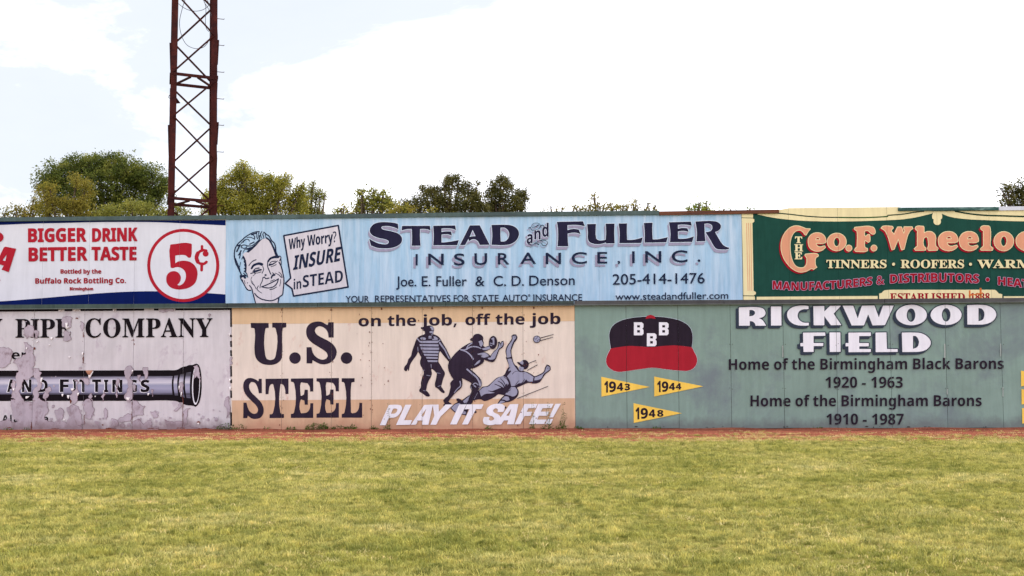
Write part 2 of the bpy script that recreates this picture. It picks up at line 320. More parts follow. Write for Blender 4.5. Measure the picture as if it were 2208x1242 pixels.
GLYPHS_S = r''' 383~
.395~196 -21 162 -15 133 3 113 34 106 80 113 126 133 156 162 173 196 178 232 173 262 156 282 126 289 80 282 34 262 3 232 -15
1824~143 0 143 78 264 78 297 83 320 99 333 128 338 174 338 913 237 802 192 770 147 760 115 767 87 789 68 824 62 869 162 904 289 982 392 1059 558 1059 558 174 572 103 595 84 633 78 752 78 752 0
3824~358 -15 258 -8 178 10 117 39 74 76 50 118 41 162 51 212 79 248 120 270 167 277 172 220 189 172 217 136 254 109 297 94 348 88 395 93 438 108 475 134 504 174 523 230 529 305 523 358 503 404 471 444 425 474 369 492 301 499 209 499 209 590 307 590 365 597 412 617 448 650 474 694 489 746 494 807 486 878 463 932 439 958 409 973 372 978 325 970 291 945 268 907 254 859 245 749 164 757 103 781 75 806 59 839 53 881 62 930 90 974 136 1013 199 1044 281 1062 379 1068 477 1061 560 1040 628 1005 679 958 710 898 720 827 713 765 691 710 655 662 582 603 494 562 614 523 669 488 715 442 746 381 757 304 748 221 723 153 684 98 633 55 573 23 506 1
8824~403 -15 291 -5 201 24 131 68 83 126 54 194 44 268 51 328 71 380 104 424 173 481 261 532 183 587 125 649 90 719 78 799 86 867 111 930 154 985 218 1029 306 1058 420 1068 516 1060 594 1035 656 995 699 942 726 880 735 810 729 755 711 708 681 670 617 619 535 571 649 506 724 438 755 390 774 336 780 279 769 193 736 121 681 63 606 20 513 -6~445 621 492 655 524 696 543 747 549 813 533 894 487 957 453 976 412 982 374 977 343 961 319 935 294 882 286 817 296 749 327 698 378 658~410 69 457 75 497 92 530 121 564 180 575 254 570 299 553 339 524 374 458 423 360 473 314 437 277 391 252 334 243 263 248 209 264 163 289 123 323 93 363 75
A959~-19 0 -19 40 20 46 52 66 80 104 108 164 453 1024 493 1022 844 190 903 75 933 49 973 40 973 0 503 0 503 40 569 47 609 67 622 100 599 178 555 291 227 291 173 155 166 129 164 106 176 69 212 47 280 40 280 0~249 353 531 353 388 701
B972~35 0 35 38 98 48 137 71 157 113 164 180 164 810 152 906 136 933 112 951 34 963 34 1000 484 1000 653 986 774 942 846 871 870 770 855 688 810 622 735 574 630 543 756 506 847 452 901 380 919 289 907 204 873 133 815 76 736 34 639 8 522 0~400 553 484 558 539 573 578 598 604 636 620 689 625 758 617 845 591 906 563 932 525 948 475 953 434 948 412 933 400 858~487 53 544 59 589 77 622 108 651 178 661 282 655 355 637 413 608 456 566 484 507 502 400 507 400 143 404 100 418 73 445 58
C1028~563 -24 469 -16 382 6 302 44 231 94 171 156 122 229 86 312 65 403 58 501 65 599 87 689 123 771 172 843 233 905 305 955 385 992 474 1015 569 1022 679 1008 807 966 851 956 883 963 906 985 920 1022 959 1022 959 677 922 677 884 762 838 834 782 894 721 938 654 965 583 973 466 944 382 854 332 705 316 497 327 337 363 212 422 123 504 69 611 52 699 63 786 98 868 155 941 233 982 195 899 99 802 31 690 -10
D1088~44 0 44 38 102 46 138 65 156 101 162 164 162 822 155 894 133 936 94 956 32 963 32 1000 487 1000 650 986 784 942 890 870 967 771 1013 648 1028 500 1007 320 944 180 838 80 691 20 501 0~488 53 576 65 647 103 701 164 739 252 762 364 770 503 759 664 725 790 669 880 591 933 490 951 443 946 417 930 404 898 400 845 400 158 404 106 417 74 443 58
E971~31 0 31 37 97 44 137 65 158 105 165 171 165 810 158 889 136 934 97 956 35 963 35 1000 876 1000 876 702 842 702 824 784 792 848 747 892 686 922 607 940 509 945 439 940 420 931 409 915 401 853 401 540 485 545 533 562 569 591 608 658 633 758 668 758 668 260 631 260 620 338 600 398 570 441 529 468 475 483 407 488 401 147 406 103 422 77 453 65 506 60 605 67 688 85 757 117 814 164 862 230 903 314 944 314 883 0
F888~34 0 34 38 98 50 137 74 157 116 164 184 164 823 157 889 135 929 95 951 31 963 31 1000 864 1000 864 702 829 702 809 784 780 847 738 892 681 923 604 941 504 947 439 943 408 925 400 875 400 543 477 548 525 565 562 594 590 635 610 691 624 761 664 761 664 260 625 260 612 337 591 398 563 440 526 469 476 485 400 491 400 177 412 94 430 68 460 52 563 38 563 0
G1115~588 -22 487 -15 394 7 310 43 237 92 176 153 126 226 90 309 68 401 60 503 68 601 90 691 126 773 175 845 235 906 306 956 386 993 472 1015 565 1022 684 1008 851 957 891 973 920 1022 960 1022 960 676 922 676 886 760 839 832 784 891 723 936 656 964 587 973 470 944 387 855 337 707 320 500 328 358 353 241 395 148 452 81 522 41 605 28 676 36 721 60 744 100 752 156 752 280 745 338 723 374 678 393 605 400 605 435 1099 435 1099 400 1039 393 1003 375 985 340 979 282 979 63 850 16 720 -13
H1149~34 0 34 38 98 48 137 69 157 110 164 177 164 832 157 892 136 931 98 953 35 963 35 1000 531 1000 531 963 448 948 425 934 410 912 400 832 400 550 751 550 751 832 741 912 727 934 704 948 619 963 619 1000 1114 1000 1114 963 1050 952 1012 931 993 894 987 832 987 177 993 114 1013 72 1051 48 1114 38 1114 0 619 0 619 38 683 47 723 67 744 107 751 177 751 485 400 485 400 177 406 110 426 69 466 48 531 38 531 0
I572~29 0 29 38 93 50 134 71 157 107 165 165 165 850 159 906 139 939 98 956 29 963 29 1000 537 1000 537 963 471 956 430 939 408 906 401 850 401 170 412 97 427 74 452 58 540 38 540 0
L937~34 0 34 38 98 48 137 69 157 110 164 177 164 832 157 894 136 933 98 954 35 963 35 1000 549 1000 549 963 457 953 430 938 412 914 400 832 400 181 407 103 419 81 439 69 513 60 611 67 691 87 757 122 812 175 858 246 898 339 938 339 882 0
M1392~31 0 31 38 94 48 135 69 158 110 165 174 165 839 155 913 140 935 116 949 32 963 32 1000 406 1000 696 313 987 1000 1355 1000 1355 963 1296 952 1257 929 1237 890 1230 830 1230 187 1240 94 1255 67 1277 51 1354 38 1354 0 869 0 869 38 950 55 973 71 988 97 999 183 999 876 633 0 593 0 232 854 232 176 239 106 263 65 305 45 372 38 372 0
N1084~885 -24 235 768 235 173 241 107 260 68 300 47 366 38 366 0 40 0 40 38 119 51 142 66 156 91 167 173 167 853 80 951 40 963 40 1000 344 1000 858 370 858 829 848 909 833 933 810 948 727 963 727 1000 1053 1000 1053 963 989 954 951 933 933 893 926 827 926 -24
O1153~572 -24 467 -14 370 16 283 64 207 127 145 204 99 294 70 393 60 500 70 607 99 706 145 795 208 872 285 936 374 984 474 1014 583 1024 688 1014 785 985 872 938 947 875 1009 799 1055 709 1085 609 1094 500 1085 393 1055 294 1008 204 945 127 869 64 779 16 680 -14~581 27 691 56 770 145 818 293 833 500 826 643 802 761 763 853 711 920 647 960 571 973 460 944 382 855 334 707 319 500 326 358 350 240 389 147 442 80 506 40
P917~34 0 34 38 98 48 137 69 157 110 164 177 164 832 157 892 136 931 98 953 35 963 35 1000 469 1000 631 992 737 966 805 927 855 873 888 807 898 729 888 651 857 583 805 527 734 485 642 460 531 451 400 451 400 177 406 110 426 69 466 48 531 38 531 0~400 504 442 504 508 510 559 527 597 555 622 596 637 652 642 723 632 823 604 892 573 923 530 941 475 947 438 943 415 931 404 909 400 875
R1038~34 0 34 38 98 48 137 69 157 110 164 177 164 832 157 892 136 931 98 953 35 963 35 1000 476 1000 611 993 722 971 807 935 867 884 904 817 916 735 902 651 860 582 790 529 692 491 948 111 993 56 1018 43 1050 38 1055 0 743 0 442 466 400 466 400 177 406 110 426 69 466 48 531 38 531 0~400 513 447 513 517 519 572 537 614 567 643 610 661 667 667 737 656 829 623 895 569 934 493 947 444 942 417 928 404 898 400 847
S857~94 -24 94 347 137 347 165 249 201 170 245 109 298 67 360 41 432 32 484 38 528 53 564 79 591 113 607 152 612 196 599 257 560 308 494 351 357 419 246 485 169 555 136 606 116 664 109 729 119 812 147 884 193 943 253 987 325 1014 406 1024 504 1013 658 976 680 982 695 997 704 1024 745 1024 745 701 708 701 682 778 645 845 598 900 545 942 487 968 426 976 359 966 307 937 274 891 263 835 272 782 301 739 348 701 414 665 556 599 636 556 697 512 740 464 768 413 784 356 789 292 778 204 744 127 690 64 617 17 527 -12 422 -22 348 -17 276 1 216 21 186 27 152 15 134 -24
T929~202 0 202 38 269 46 312 68 335 110 342 177 342 951 255 944 194 922 143 886 104 836 78 773 63 698 24 698 24 1000 901 1000 901 696 864 696 838 808 783 888 701 935 578 951 578 177 585 108 607 66 650 45 720 38 720 0
W1342~375 -24 71 863 33 938 6 956 -34 963 -34 1000 397 1000 397 963 329 948 313 930 308 901 324 819 490 336 661 774 628 876 610 919 587 943 503 963 503 1000 965 1000 965 963 908 957 874 937 863 904 876 848 1041 364 1187 811 1205 892 1199 925 1181 945 1105 963 1105 1000 1370 1000 1370 963 1333 950 1305 925 1263 833 979 -24 940 -24 693 678 417 -24
Y935~223 0 223 38 287 48 326 69 346 110 353 177 353 392 102 850 64 910 31 942 1 956 -29 962 -29 1000 454 1000 454 962 429 962 366 949 348 934 342 914 360 860 546 496 732 804 757 855 765 895 753 932 716 954 647 962 647 1000 965 1000 965 962 929 952 898 932 841 860 588 447 588 177 595 110 615 69 654 48 720 38 720 0
a755~559 -22 497 -11 457 22 440 77 369 23 293 -9 209 -19 141 -8 88 25 55 76 44 139 55 200 87 253 139 299 261 360 437 417 437 529 430 583 410 620 375 642 324 649 271 644 239 628 229 602 249 563 270 507 263 471 241 443 209 425 170 419 129 426 98 446 79 478 72 519 81 568 108 611 151 648 208 676 277 693 355 699 450 693 525 674 578 642 614 596 636 536 643 462 643 137 647 87 668 75 704 91 723 60 672 15 618 -13~332 74 382 90 437 139 437 372 338 333 279 270 260 184 268 123 292 86
b792~94 -25 94 853 91 909 80 941 58 956 18 965 18 1000 304 1000 304 612 356 660 417 689 485 699 559 688 623 656 676 605 717 538 742 457 751 364 740 258 709 165 659 87 592 28 540 0 483 -17 422 -22 357 -13 293 15 230 62 117 -25~401 31 448 39 484 65 509 108 531 208 538 351 531 469 507 551 482 587 448 608 404 615 371 609 341 592 317 565 304 531 304 150 315 84 347 44
c645~342 -22 262 -11 190 24 129 78 83 149 53 234 43 329 54 430 88 520 141 595 210 652 292 688 383 701 449 696 504 680 549 655 583 622 603 583 609 538 603 501 585 473 556 454 519 448 470 460 441 494 431 550 434 596 427 627 406 646 372 652 317 637 278 592 254 517 246 412 252 313 271 232 301 167 342 121 391 93 448 84 500 92 549 117 596 158 625 133 545 47 450 -5
e661~338 -22 257 -11 186 23 126 77 81 150 52 240 43 345 53 442 83 528 130 599 191 653 264 688 345 699 424 690 491 662 546 615 588 552 613 473 621 364 257 364 269 246 303 161 360 110 438 93 494 104 546 136 593 189 625 159 546 59 450 -2~255 422 442 422 438 553 424 608 408 633 385 647 354 652 299 629 266 561
h836~40 0 40 35 76 41 99 56 111 82 115 122 115 876 111 916 100 942 78 959 41 966 41 1000 324 1000 324 586 384 649 454 686 534 699 618 684 678 640 714 567 726 465 726 122 729 83 740 57 762 41 798 35 798 0 444 0 444 35 454 35 489 45 509 74 516 122 516 476 503 566 482 588 445 596 401 587 361 560 324 516 324 122 338 57 360 41 395 35 395 0
l438~40 0 40 35 77 42 100 56 111 81 115 122 115 873 103 942 83 958 44 965 44 1000 326 1000 326 122 339 58 360 42 395 35 395 0
m1217~40 0 40 35 76 41 99 56 111 82 115 122 115 556 100 623 78 640 41 646 41 681 322 681 322 581 381 647 447 686 521 699 608 685 669 643 704 574 765 643 837 685 917 699 1000 684 1059 640 1094 567 1106 465 1106 122 1120 57 1141 41 1177 35 1177 0 829 0 829 35 864 42 885 58 900 122 900 476 886 566 865 588 829 596 787 588 748 562 712 521 712 122 726 58 747 42 782 35 782 0 438 0 438 35 473 42 494 58 509 122 509 476 496 566 475 588 438 596 394 587 355 560 322 516 322 122 335 58 355 43 389 35 389 0
o739~370 -22 279 -10 198 25 132 81 83 154 52 241 41 338 52 437 83 524 132 597 198 653 278 688 369 699 459 688 538 653 604 599 654 527 686 439 696 338 686 238 654 150 604 78 539 24 460 -11~370 25 407 32 437 52 459 86 477 178 482 338 476 499 456 594 434 629 406 649 370 656 332 649 302 629 282 594 263 499 257 339 263 179 282 86 303 52 333 32
r631~40 0 40 35 77 42 100 56 111 81 115 122 115 553 112 599 102 626 81 639 44 645 46 681 320 681 320 553 362 616 411 662 462 690 512 699 566 691 605 667 628 631 636 584 629 545 611 515 581 495 544 488 511 493 487 507 454 549 437 565 414 571 384 561 355 530 334 483 327 422 327 122 333 81 349 55 381 42 434 35 434 0'''
GLYPHS_N = r''' 364~
!377~148 282 113 1000 263 1000 228 282~188 -20 154 -14 126 3 107 32 101 76 107 120 126 148 154 164 188 169 220 164 249 148 268 120 275 76 268 32 249 3 220 -14
&1025~389 -14 300 -6 223 18 160 57 112 112 84 179 74 261 81 328 100 385 132 433 201 496 290 555 207 662 178 725 168 797 176 861 199 915 237 958 289 990 352 1009 426 1015 495 1009 554 990 603 959 639 916 661 863 668 800 662 744 643 694 611 650 547 591 468 538 738 277 798 377 836 500 961 500 905 333 866 261 818 199 1022 0 856 0 734 118 664 64 587 22 497 -5~392 611 463 657 511 701 537 747 546 800 538 846 513 882 473 907 422 915 368 907 326 884 298 847 289 798 295 750 315 705~394 95 477 103 548 125 607 157 655 195 364 478 297 432 246 387 214 333 203 265 209 217 226 176 255 141 293 116 340 100
,375~57 -181 97 -6 127 162 259 162 269 147 216 -16 148 -181
-451~56 321 56 430 395 430 395 321
.375~186 -20 154 -14 126 3 107 32 101 76 107 120 126 148 154 164 186 169 220 164 249 148 268 120 275 76 268 32 249 3 220 -14
0801~399 -14 289 1 201 47 134 123 88 225 60 351 50 500 59 651 84 777 111 848 148 907 195 954 252 988 320 1009 399 1015 508 1000 596 955 664 880 711 777 740 650 749 500 741 350 715 224 687 153 651 95 604 48 548 13 479 -7~399 157 446 166 483 195 508 242 532 349 539 500 532 650 508 758 483 806 446 835 399 845 352 835 315 806 290 758 268 650 261 500 268 350 290 243 315 195 352 166
1801~367 0 373 777 300 709 185 616 83 744 405 1000 578 1000 578 0
2801~56 0 56 147 307 401 429 530 496 626 512 671 517 718 509 771 484 808 445 830 395 838 338 831 283 811 168 735 53 871 145 941 257 994 327 1009 410 1014 502 1005 579 978 642 936 688 882 717 817 727 744 719 665 694 593 654 525 599 458 448 308 319 188 319 178 755 178 755 0
3801~342 -14 237 -8 141 10 53 41 53 220 188 171 319 154 387 158 440 171 478 193 504 223 519 260 524 304 519 343 503 375 474 400 429 418 283 433 207 433 207 595 284 595 366 600 425 613 466 633 491 660 504 693 508 730 500 777 475 813 432 836 366 843 299 837 242 819 153 770 55 916 119 954 193 986 279 1007 381 1014 477 1007 558 986 625 952 676 904 706 846 716 776 709 711 688 656 653 611 584 559 500 527 574 508 635 484 683 450 717 406 738 353 745 291 734 209 702 135 669 92 625 56 571 26 469 -4
4801~451 0 451 207 24 207 24 354 462 1000 657 1000 657 371 777 371 777 207 657 207 657 0~210 371 451 371 459 758 394 648
6801~415 -14 349 -9 287 7 230 33 178 70 134 118 98 177 71 248 54 330 49 424 62 595 79 677 106 754 144 825 194 887 258 939 338 978 435 1003 550 1011 619 1009 685 1001 685 832 627 842 564 846 454 836 372 807 331 777 299 740 276 697 254 621 244 534 252 534 286 579 333 616 393 641 469 650 551 641 620 613 678 567 721 505 746 427 755 333 745 233 714 148 663 78 595 27 512 -4~410 155 466 166 511 198 533 232 546 276 550 331 542 396 517 445 491 469 456 483 415 487 371 482 333 467 302 444 279 415 264 382 259 349 276 258 297 218 327 185 365 163
7801~155 0 531 822 38 822 38 1000 755 1000 755 867 377 0
8801~401 -14 297 -6 210 18 141 57 90 111 59 176 49 254 55 318 74 374 105 420 167 477 241 522 179 569 127 624 101 667 85 717 80 773 85 823 100 868 125 906 177 953 243 986 319 1006 401 1013 484 1006 560 986 625 953 676 906 700 868 715 823 720 772 714 715 697 666 669 624 611 571 541 528 642 463 686 423 721 376 743 322 751 259 740 182 707 115 654 60 583 20 498 -6~401 616 485 670 512 707 521 756 512 800 487 832 448 852 399 859 352 852 313 832 287 800 279 756 288 709 315 672~398 141 466 150 515 175 545 214 555 265 549 300 532 331 477 383 391 436 332 402 286 364 255 319 245 266 255 216 284 176 331 150
9801~249 -14 181 -12 115 -4 115 165 174 155 235 151 312 156 376 169 428 191 486 239 524 301 546 377 556 464 548 464 513 418 470 381 410 356 326 347 247 357 179 384 122 430 79 493 53 571 45 664 55 764 86 849 137 919 205 970 288 1001 385 1011 451 1006 513 990 570 964 621 927 665 879 702 820 729 749 745 667 751 573 738 403 721 320 694 243 656 172 606 110 541 58 461 19 365 -6~385 510 429 515 467 531 521 583 536 615 541 648 524 739 503 780 473 813 436 835 389 842 333 831 289 800 267 766 254 722 249 667 258 602 283 552 309 528 343 514
?608~196 282 196 319 207 411 243 485 314 557 398 634 441 695 454 766 449 808 434 842 410 870 357 897 284 906 220 902 162 889 60 847 17 945 141 994 213 1009 293 1014 375 1007 443 985 499 948 539 899 563 839 571 769 566 711 551 662 494 581 335 433 303 375 294 305 294 282~251 -20 216 -14 188 3 170 32 164 76 170 120 188 148 216 164 251 169 283 164 311 148 330 120 336 76 330 32 311 3 283 -14
A966~0 0 353 1004 612 1004 966 0 738 0 665 238 301 238 228 0~354 416 615 416 483 849
B941~126 0 126 1000 437 1000 560 994 660 975 739 944 796 897 830 831 842 746 832 668 802 602 771 568 733 544 688 531 688 524 779 489 815 458 843 416 861 361 867 290 856 206 823 135 769 77 695 34 606 9 500 0~338 604 461 604 539 611 589 633 616 669 625 718 620 753 606 781 583 801 528 820 450 826 338 826~338 175 476 175 533 179 578 192 609 212 638 255 647 311 637 362 609 401 554 427 469 436 338 436
C892~531 -14 434 -7 349 14 277 50 216 98 166 158 129 229 102 310 87 400 81 499 87 596 106 685 136 766 178 838 231 899 295 948 370 985 455 1007 550 1014 700 995 843 944 775 772 662 818 606 833 550 838 476 827 413 797 364 746 328 678 307 595 300 497 306 399 326 316 359 250 407 201 471 172 550 162 673 176 805 216 805 38 675 -1
D1036~126 0 126 1000 440 1000 540 994 631 975 712 944 783 901 843 846 891 779 927 701 948 611 955 510 939 355 891 228 812 128 703 57 569 14 409 0~338 175 429 175 563 196 659 257 716 360 735 504 727 605 703 687 662 749 607 792 536 818 451 826 338 826
E784~126 0 126 1000 702 1000 702 826 338 826 338 606 676 606 676 433 338 433 338 175 702 175 702 0
F769~126 0 126 1000 699 1000 699 826 335 826 335 569 674 569 674 395 335 395 335 0
G1014~546 -14 408 1 293 45 202 118 135 219 95 347 81 501 88 601 108 692 142 773 189 844 248 903 319 951 403 986 497 1007 604 1014 761 997 901 952 831 783 725 822 602 838 516 827 442 796 382 745 337 677 309 594 300 497 306 405 326 324 361 256 410 205 453 181 502 167 560 162 637 167 695 176 695 385 506 385 506 562 902 562 902 43 739 1
H1071~126 0 126 1000 338 1000 338 608 734 608 734 1000 945 1000 945 0 734 0 734 431 338 431 338 0
I545~45 0 45 120 167 176 167 824 45 880 45 1000 500 1000 500 880 378 824 378 176 500 120 500 0
K930~126 0 126 1000 338 1000 338 542 378 602 692 1000 927 1000 578 557 930 0 689 0 427 422 338 357 338 0
L791~126 0 126 1000 338 1000 338 175 744 175 744 0
M1321~126 0 126 1000 415 1000 651 235 906 1000 1195 1000 1195 0 997 0 1007 783 744 0 549 0 308 784 308 700 315 0
N1139~126 0 126 1000 394 1000 828 251 822 527 822 1000 1013 1000 1013 0 744 0 308 756 315 471 315 0
O1115~557 -14 455 -7 366 15 289 50 225 99 173 159 132 231 104 313 87 404 81 503 87 602 104 692 132 773 173 844 225 904 289 952 366 987 456 1008 559 1015 661 1008 750 987 826 952 890 903 942 844 982 772 1011 691 1028 601 1034 501 1028 402 1011 312 982 230 942 159 890 99 826 50 750 15 660 -7~557 164 639 174 704 204 752 254 785 322 804 404 811 501 804 599 785 682 752 749 704 799 640 829 559 839 477 829 413 799 364 749 331 682 311 599 304 501 311 404 331 322 364 254 412 204 477 174
P880~126 0 126 1000 445 1000 563 991 657 963 728 917 777 854 807 778 817 688 807 603 780 525 750 477 710 436 659 402 596 376 519 361 429 356 338 356 338 0~338 529 408 529 488 538 550 565 579 594 596 632 602 681 592 744 560 790 508 817 434 826 338 826
R924~126 0 126 1000 417 1000 542 992 642 967 719 926 773 868 806 793 817 700 810 636 791 581 761 533 722 494 630 436 924 0 689 0 451 384 338 384 338 0~338 556 406 556 496 565 557 591 582 618 597 653 602 695 597 738 581 772 554 796 492 819 402 826 338 826
S772~347 -14 246 -7 151 13 64 46 64 244 212 187 288 168 364 161 431 169 475 191 500 225 508 268 502 303 484 333 452 359 238 470 160 528 127 567 99 612 82 666 76 730 86 813 116 883 167 939 235 981 317 1006 415 1014 491 1009 564 996 711 944 643 779 520 822 408 838 354 831 315 810 291 777 283 737 288 704 304 676 331 653 603 502 651 459 686 409 708 349 716 277 705 195 673 124 620 65 547 21 456 -5
T811~300 0 300 824 28 824 28 1000 783 1000 783 824 511 824 511 0
U1059~525 -14 403 -3 302 31 223 88 165 162 131 252 119 356 119 1000 331 1000 331 388 336 314 353 256 381 214 420 186 470 169 531 164 594 170 644 188 681 218 707 262 723 319 728 389 728 1000 940 1000 940 353 928 254 894 166 859 114 813 70 757 34 690 7 613 -9
W1354~255 0 0 1000 209 1000 373 275 385 192 431 440 577 1000 777 1000 969 192 1146 1000 1354 1000 1099 0 859 0 676 759 496 0
Y874~332 0 332 382 0 1000 230 1000 437 588 646 1000 874 1000 542 389 542 0
a846~296 -14 231 -7 175 12 126 46 89 92 66 153 59 228 68 302 97 362 144 408 211 441 296 462 401 472 534 476 534 510 526 562 502 598 464 619 415 626 305 610 199 570 130 711 267 762 343 776 423 780 518 773 596 751 659 714 704 661 732 593 741 510 741 0 595 0 555 104 499 50 445 14 381 -7~374 139 436 149 487 179 513 209 528 246 534 291 534 354 452 352 367 341 312 315 283 276 273 227 280 186 301 159 333 144
b887~529 -14 454 -6 397 16 318 84 304 84 269 0 109 0 109 1064 318 1064 318 817 310 665 318 665 354 709 401 746 460 770 535 779 615 768 685 734 744 679 788 601 815 503 824 384 815 264 787 165 742 87 683 31 612 -3~471 155 511 162 545 182 573 215 601 288 611 387 601 485 572 555 543 587 509 606 468 612 419 606 381 590 354 562 328 498 318 408 326 287 351 215 379 182 419 162
c720~420 -14 315 -4 227 28 156 81 104 156 73 255 63 378 68 466 84 542 111 606 147 660 191 704 243 737 334 768 438 779 575 763 676 727 615 566 523 598 438 611 367 596 317 553 286 481 276 380 281 310 295 253 319 210 351 180 391 162 438 155 500 160 555 173 653 221 653 43 553 -1
d887~352 -14 272 -3 202 31 144 86 99 163 72 262 63 381 72 501 99 600 144 678 204 734 275 768 357 779 432 771 493 746 541 710 577 667 584 667 574 732 569 819 569 1064 777 1064 777 0 618 0 577 99 569 99 533 55 486 19 426 -6~424 153 477 158 517 175 546 204 573 268 583 357 574 478 548 550 519 583 477 603 422 609 379 603 343 583 314 550 284 477 275 378 279 310 292 253 314 209 343 178 380 159
e828~455 -14 347 -3 252 29 197 62 151 105 113 158 85 221 69 294 63 377 68 461 83 536 109 600 143 655 185 699 235 734 323 768 424 779 523 769 606 739 675 688 726 620 757 534 768 431 768 331 275 331 282 276 299 230 327 192 364 164 410 147 465 141 599 156 724 202 724 41 606 -1~279 469 571 469 562 533 535 585 507 610 471 625 426 630 371 620 326 591 294 541
f542~143 0 143 608 28 608 28 709 143 765 143 821 151 908 176 973 216 1019 270 1049 336 1066 413 1071 525 1062 605 1039 552 887 500 900 436 906 398 900 372 880 357 849 352 812 352 765 532 765 532 608 352 608 352 0
g887~395 -336 244 -326 109 -291 109 -125 205 -157 305 -177 408 -183 478 -173 528 -140 559 -86 574 99 526 48 475 13 417 -7 352 -14 268 -2 197 32 139 90 97 169 72 266 63 381 72 497 98 594 141 674 200 732 272 767 357 779 445 766 518 729 578 667 601 765 777 765 777 -1 767 -102 734 -185 681 -251 606 -298 511 -327~426 150 474 155 514 170 544 195 566 233 578 286 578 454 566 513 545 556 514 586 474 603 423 609 359 595 313 551 285 479 276 378 285 278 313 207 360 164
h920~109 0 109 1064 318 1064 318 847 308 667 319 667 361 717 413 752 474 772 541 779 618 771 685 749 740 712 782 659 807 588 815 499 815 0 606 0 606 447 593 539 552 594 483 612 427 605 384 583 354 547 327 468 318 360 318 0
i427~214 860 170 866 134 882 109 914 101 962 109 1012 134 1043 170 1059 214 1064 257 1059 294 1043 319 1012 328 962 319 914 294 882 257 866~109 0 109 765 318 765 318 0
j427~214 860 170 866 134 882 109 914 101 962 109 1012 134 1043 170 1059 214 1064 257 1059 294 1043 319 1012 328 962 319 914 294 882 257 866~48 -336 -26 -331 -90 -319 -90 -155 -42 -165 8 -168 47 -162 80 -144 102 -109 109 -52 109 765 318 765 318 -83 311 -150 291 -210 256 -262 205 -302 136 -328
k868~109 0 109 1064 318 1064 318 588 307 416 401 532 615 765 850 765 546 433 868 0 627 0 408 310 318 238 318 0
l427~109 0 109 1064 318 1064 318 0
m1375~109 0 109 765 269 765 297 667 308 667 350 717 404 752 466 772 531 779 609 772 674 751 725 717 763 667 782 667 823 717 879 752 942 772 1007 779 1087 771 1152 749 1204 712 1241 659 1263 588 1270 499 1270 0 1062 0 1062 447 1049 539 1011 594 947 612 897 606 858 586 829 553 803 481 794 384 794 0 585 0 585 447 573 539 534 594 471 612 419 605 379 583 351 547 326 468 318 360 318 0
n920~109 0 109 765 269 765 297 667 308 667 351 717 408 752 474 772 543 779 620 771 686 749 741 712 782 659 807 588 815 499 815 0 606 0 606 447 599 519 577 571 554 594 522 607 483 612 426 605 383 583 353 547 327 468 318 360 318 0
o867~431 -14 363 -9 300 7 242 32 190 68 146 113 111 167 84 231 68 303 63 384 74 501 107 599 162 676 237 733 328 767 436 779 505 774 568 758 626 732 677 697 721 653 756 599 783 536 799 464 804 384 793 266 759 168 704 90 629 32 538 -2~434 154 484 161 524 180 554 212 582 284 591 384 582 483 554 554 524 585 484 604 433 611 383 604 343 585 313 554 285 483 276 384 285 284 313 212 343 180 383 161
r636~109 0 109 765 268 765 298 636 308 636 348 690 401 737 464 768 536 779 606 773 591 577 529 584 477 579 427 565 383 540 348 504 325 454 318 389 318 0
s696~317 -14 179 -4 64 31 64 203 197 157 324 139 376 143 411 157 430 178 437 204 426 239 381 275 272 325 154 386 114 419 85 459 69 507 63 566 72 631 100 684 146 725 207 755 280 773 366 779 501 765 634 718 571 569 465 609 363 625 311 619 281 602 270 574 282 541 328 510 430 465 543 410 586 377 617 338 636 289 643 227 634 155 606 96 561 48 497 14 416 -7
t608~371 -14 306 -8 249 8 200 39 163 86 140 152 132 239 132 608 32 608 32 696 147 766 207 927 340 927 340 765 555 765 555 608 340 608 340 239 347 202 366 174 395 158 431 153 499 160 563 176 563 21 480 -4
u920~377 -14 300 -7 234 16 179 53 138 106 113 177 105 266 105 765 314 765 314 318 321 246 343 195 367 171 398 157 437 153 494 160 537 182 567 218 593 297 602 405 602 765 811 765 811 0 651 0 623 98 612 98 569 47 512 13 446 -7
y797~154 -336 93 -333 48 -325 48 -160 130 -168 189 -158 235 -128 268 -84 291 -32 304 6 0 765 228 765 373 335 389 271 398 202 431 335 573 765 797 765 473 -98 440 -171 398 -230 347 -277 288 -310 224 -330'''

def parse(s):
    g = {}
    for ln in s.split('\n'):
        ch, rest = ln[0], ln[1:].split('~')
        cs = []
        for c in rest[1:]:
            if c:
                n = list(map(int, c.split()))
                cs.append(list(zip(n[0::2], n[1::2])))
        g[ch] = (int(rest[0]), cs)
    return g
FONT = {'B': parse(GLYPHS_B), 'S': parse(GLYPHS_S), 'N': parse(GLYPHS_N)}
FONT['N']['-'] = (FONT['N']['-'][0] + 60, [[(60, 265), (430, 265), (430, 430), (60, 430)]])

# ------------------------------------------------------------------ sign painting in flat shapes
def winding(x, y, cs):
    w = 0
    for c in cs:
        x0, y0 = c[-1]
        for x1, y1 in c:
            if (y0 <= y) != (y1 <= y):
                if (x1 - x0) * (y - y0) / (y1 - y0) + x0 > x:
                    w += 1 if y1 > y0 else -1
            x0, y0 = x1, y1
    return w

def dedupe(c, e=0.02):
    o = []
    for p in c:
        if not o or abs(p[0] - o[-1][0]) + abs(p[1] - o[-1][1]) > e: o.append(p)
    while len(o) > 1 and abs(o[0][0] - o[-1][0]) + abs(o[0][1] - o[-1][1]) <= e: o.pop()
    return o

def area(c):
    return sum(c[i - 1][0] * c[i][1] - c[i][0] * c[i - 1][1] for i in range(len(c))) / 2

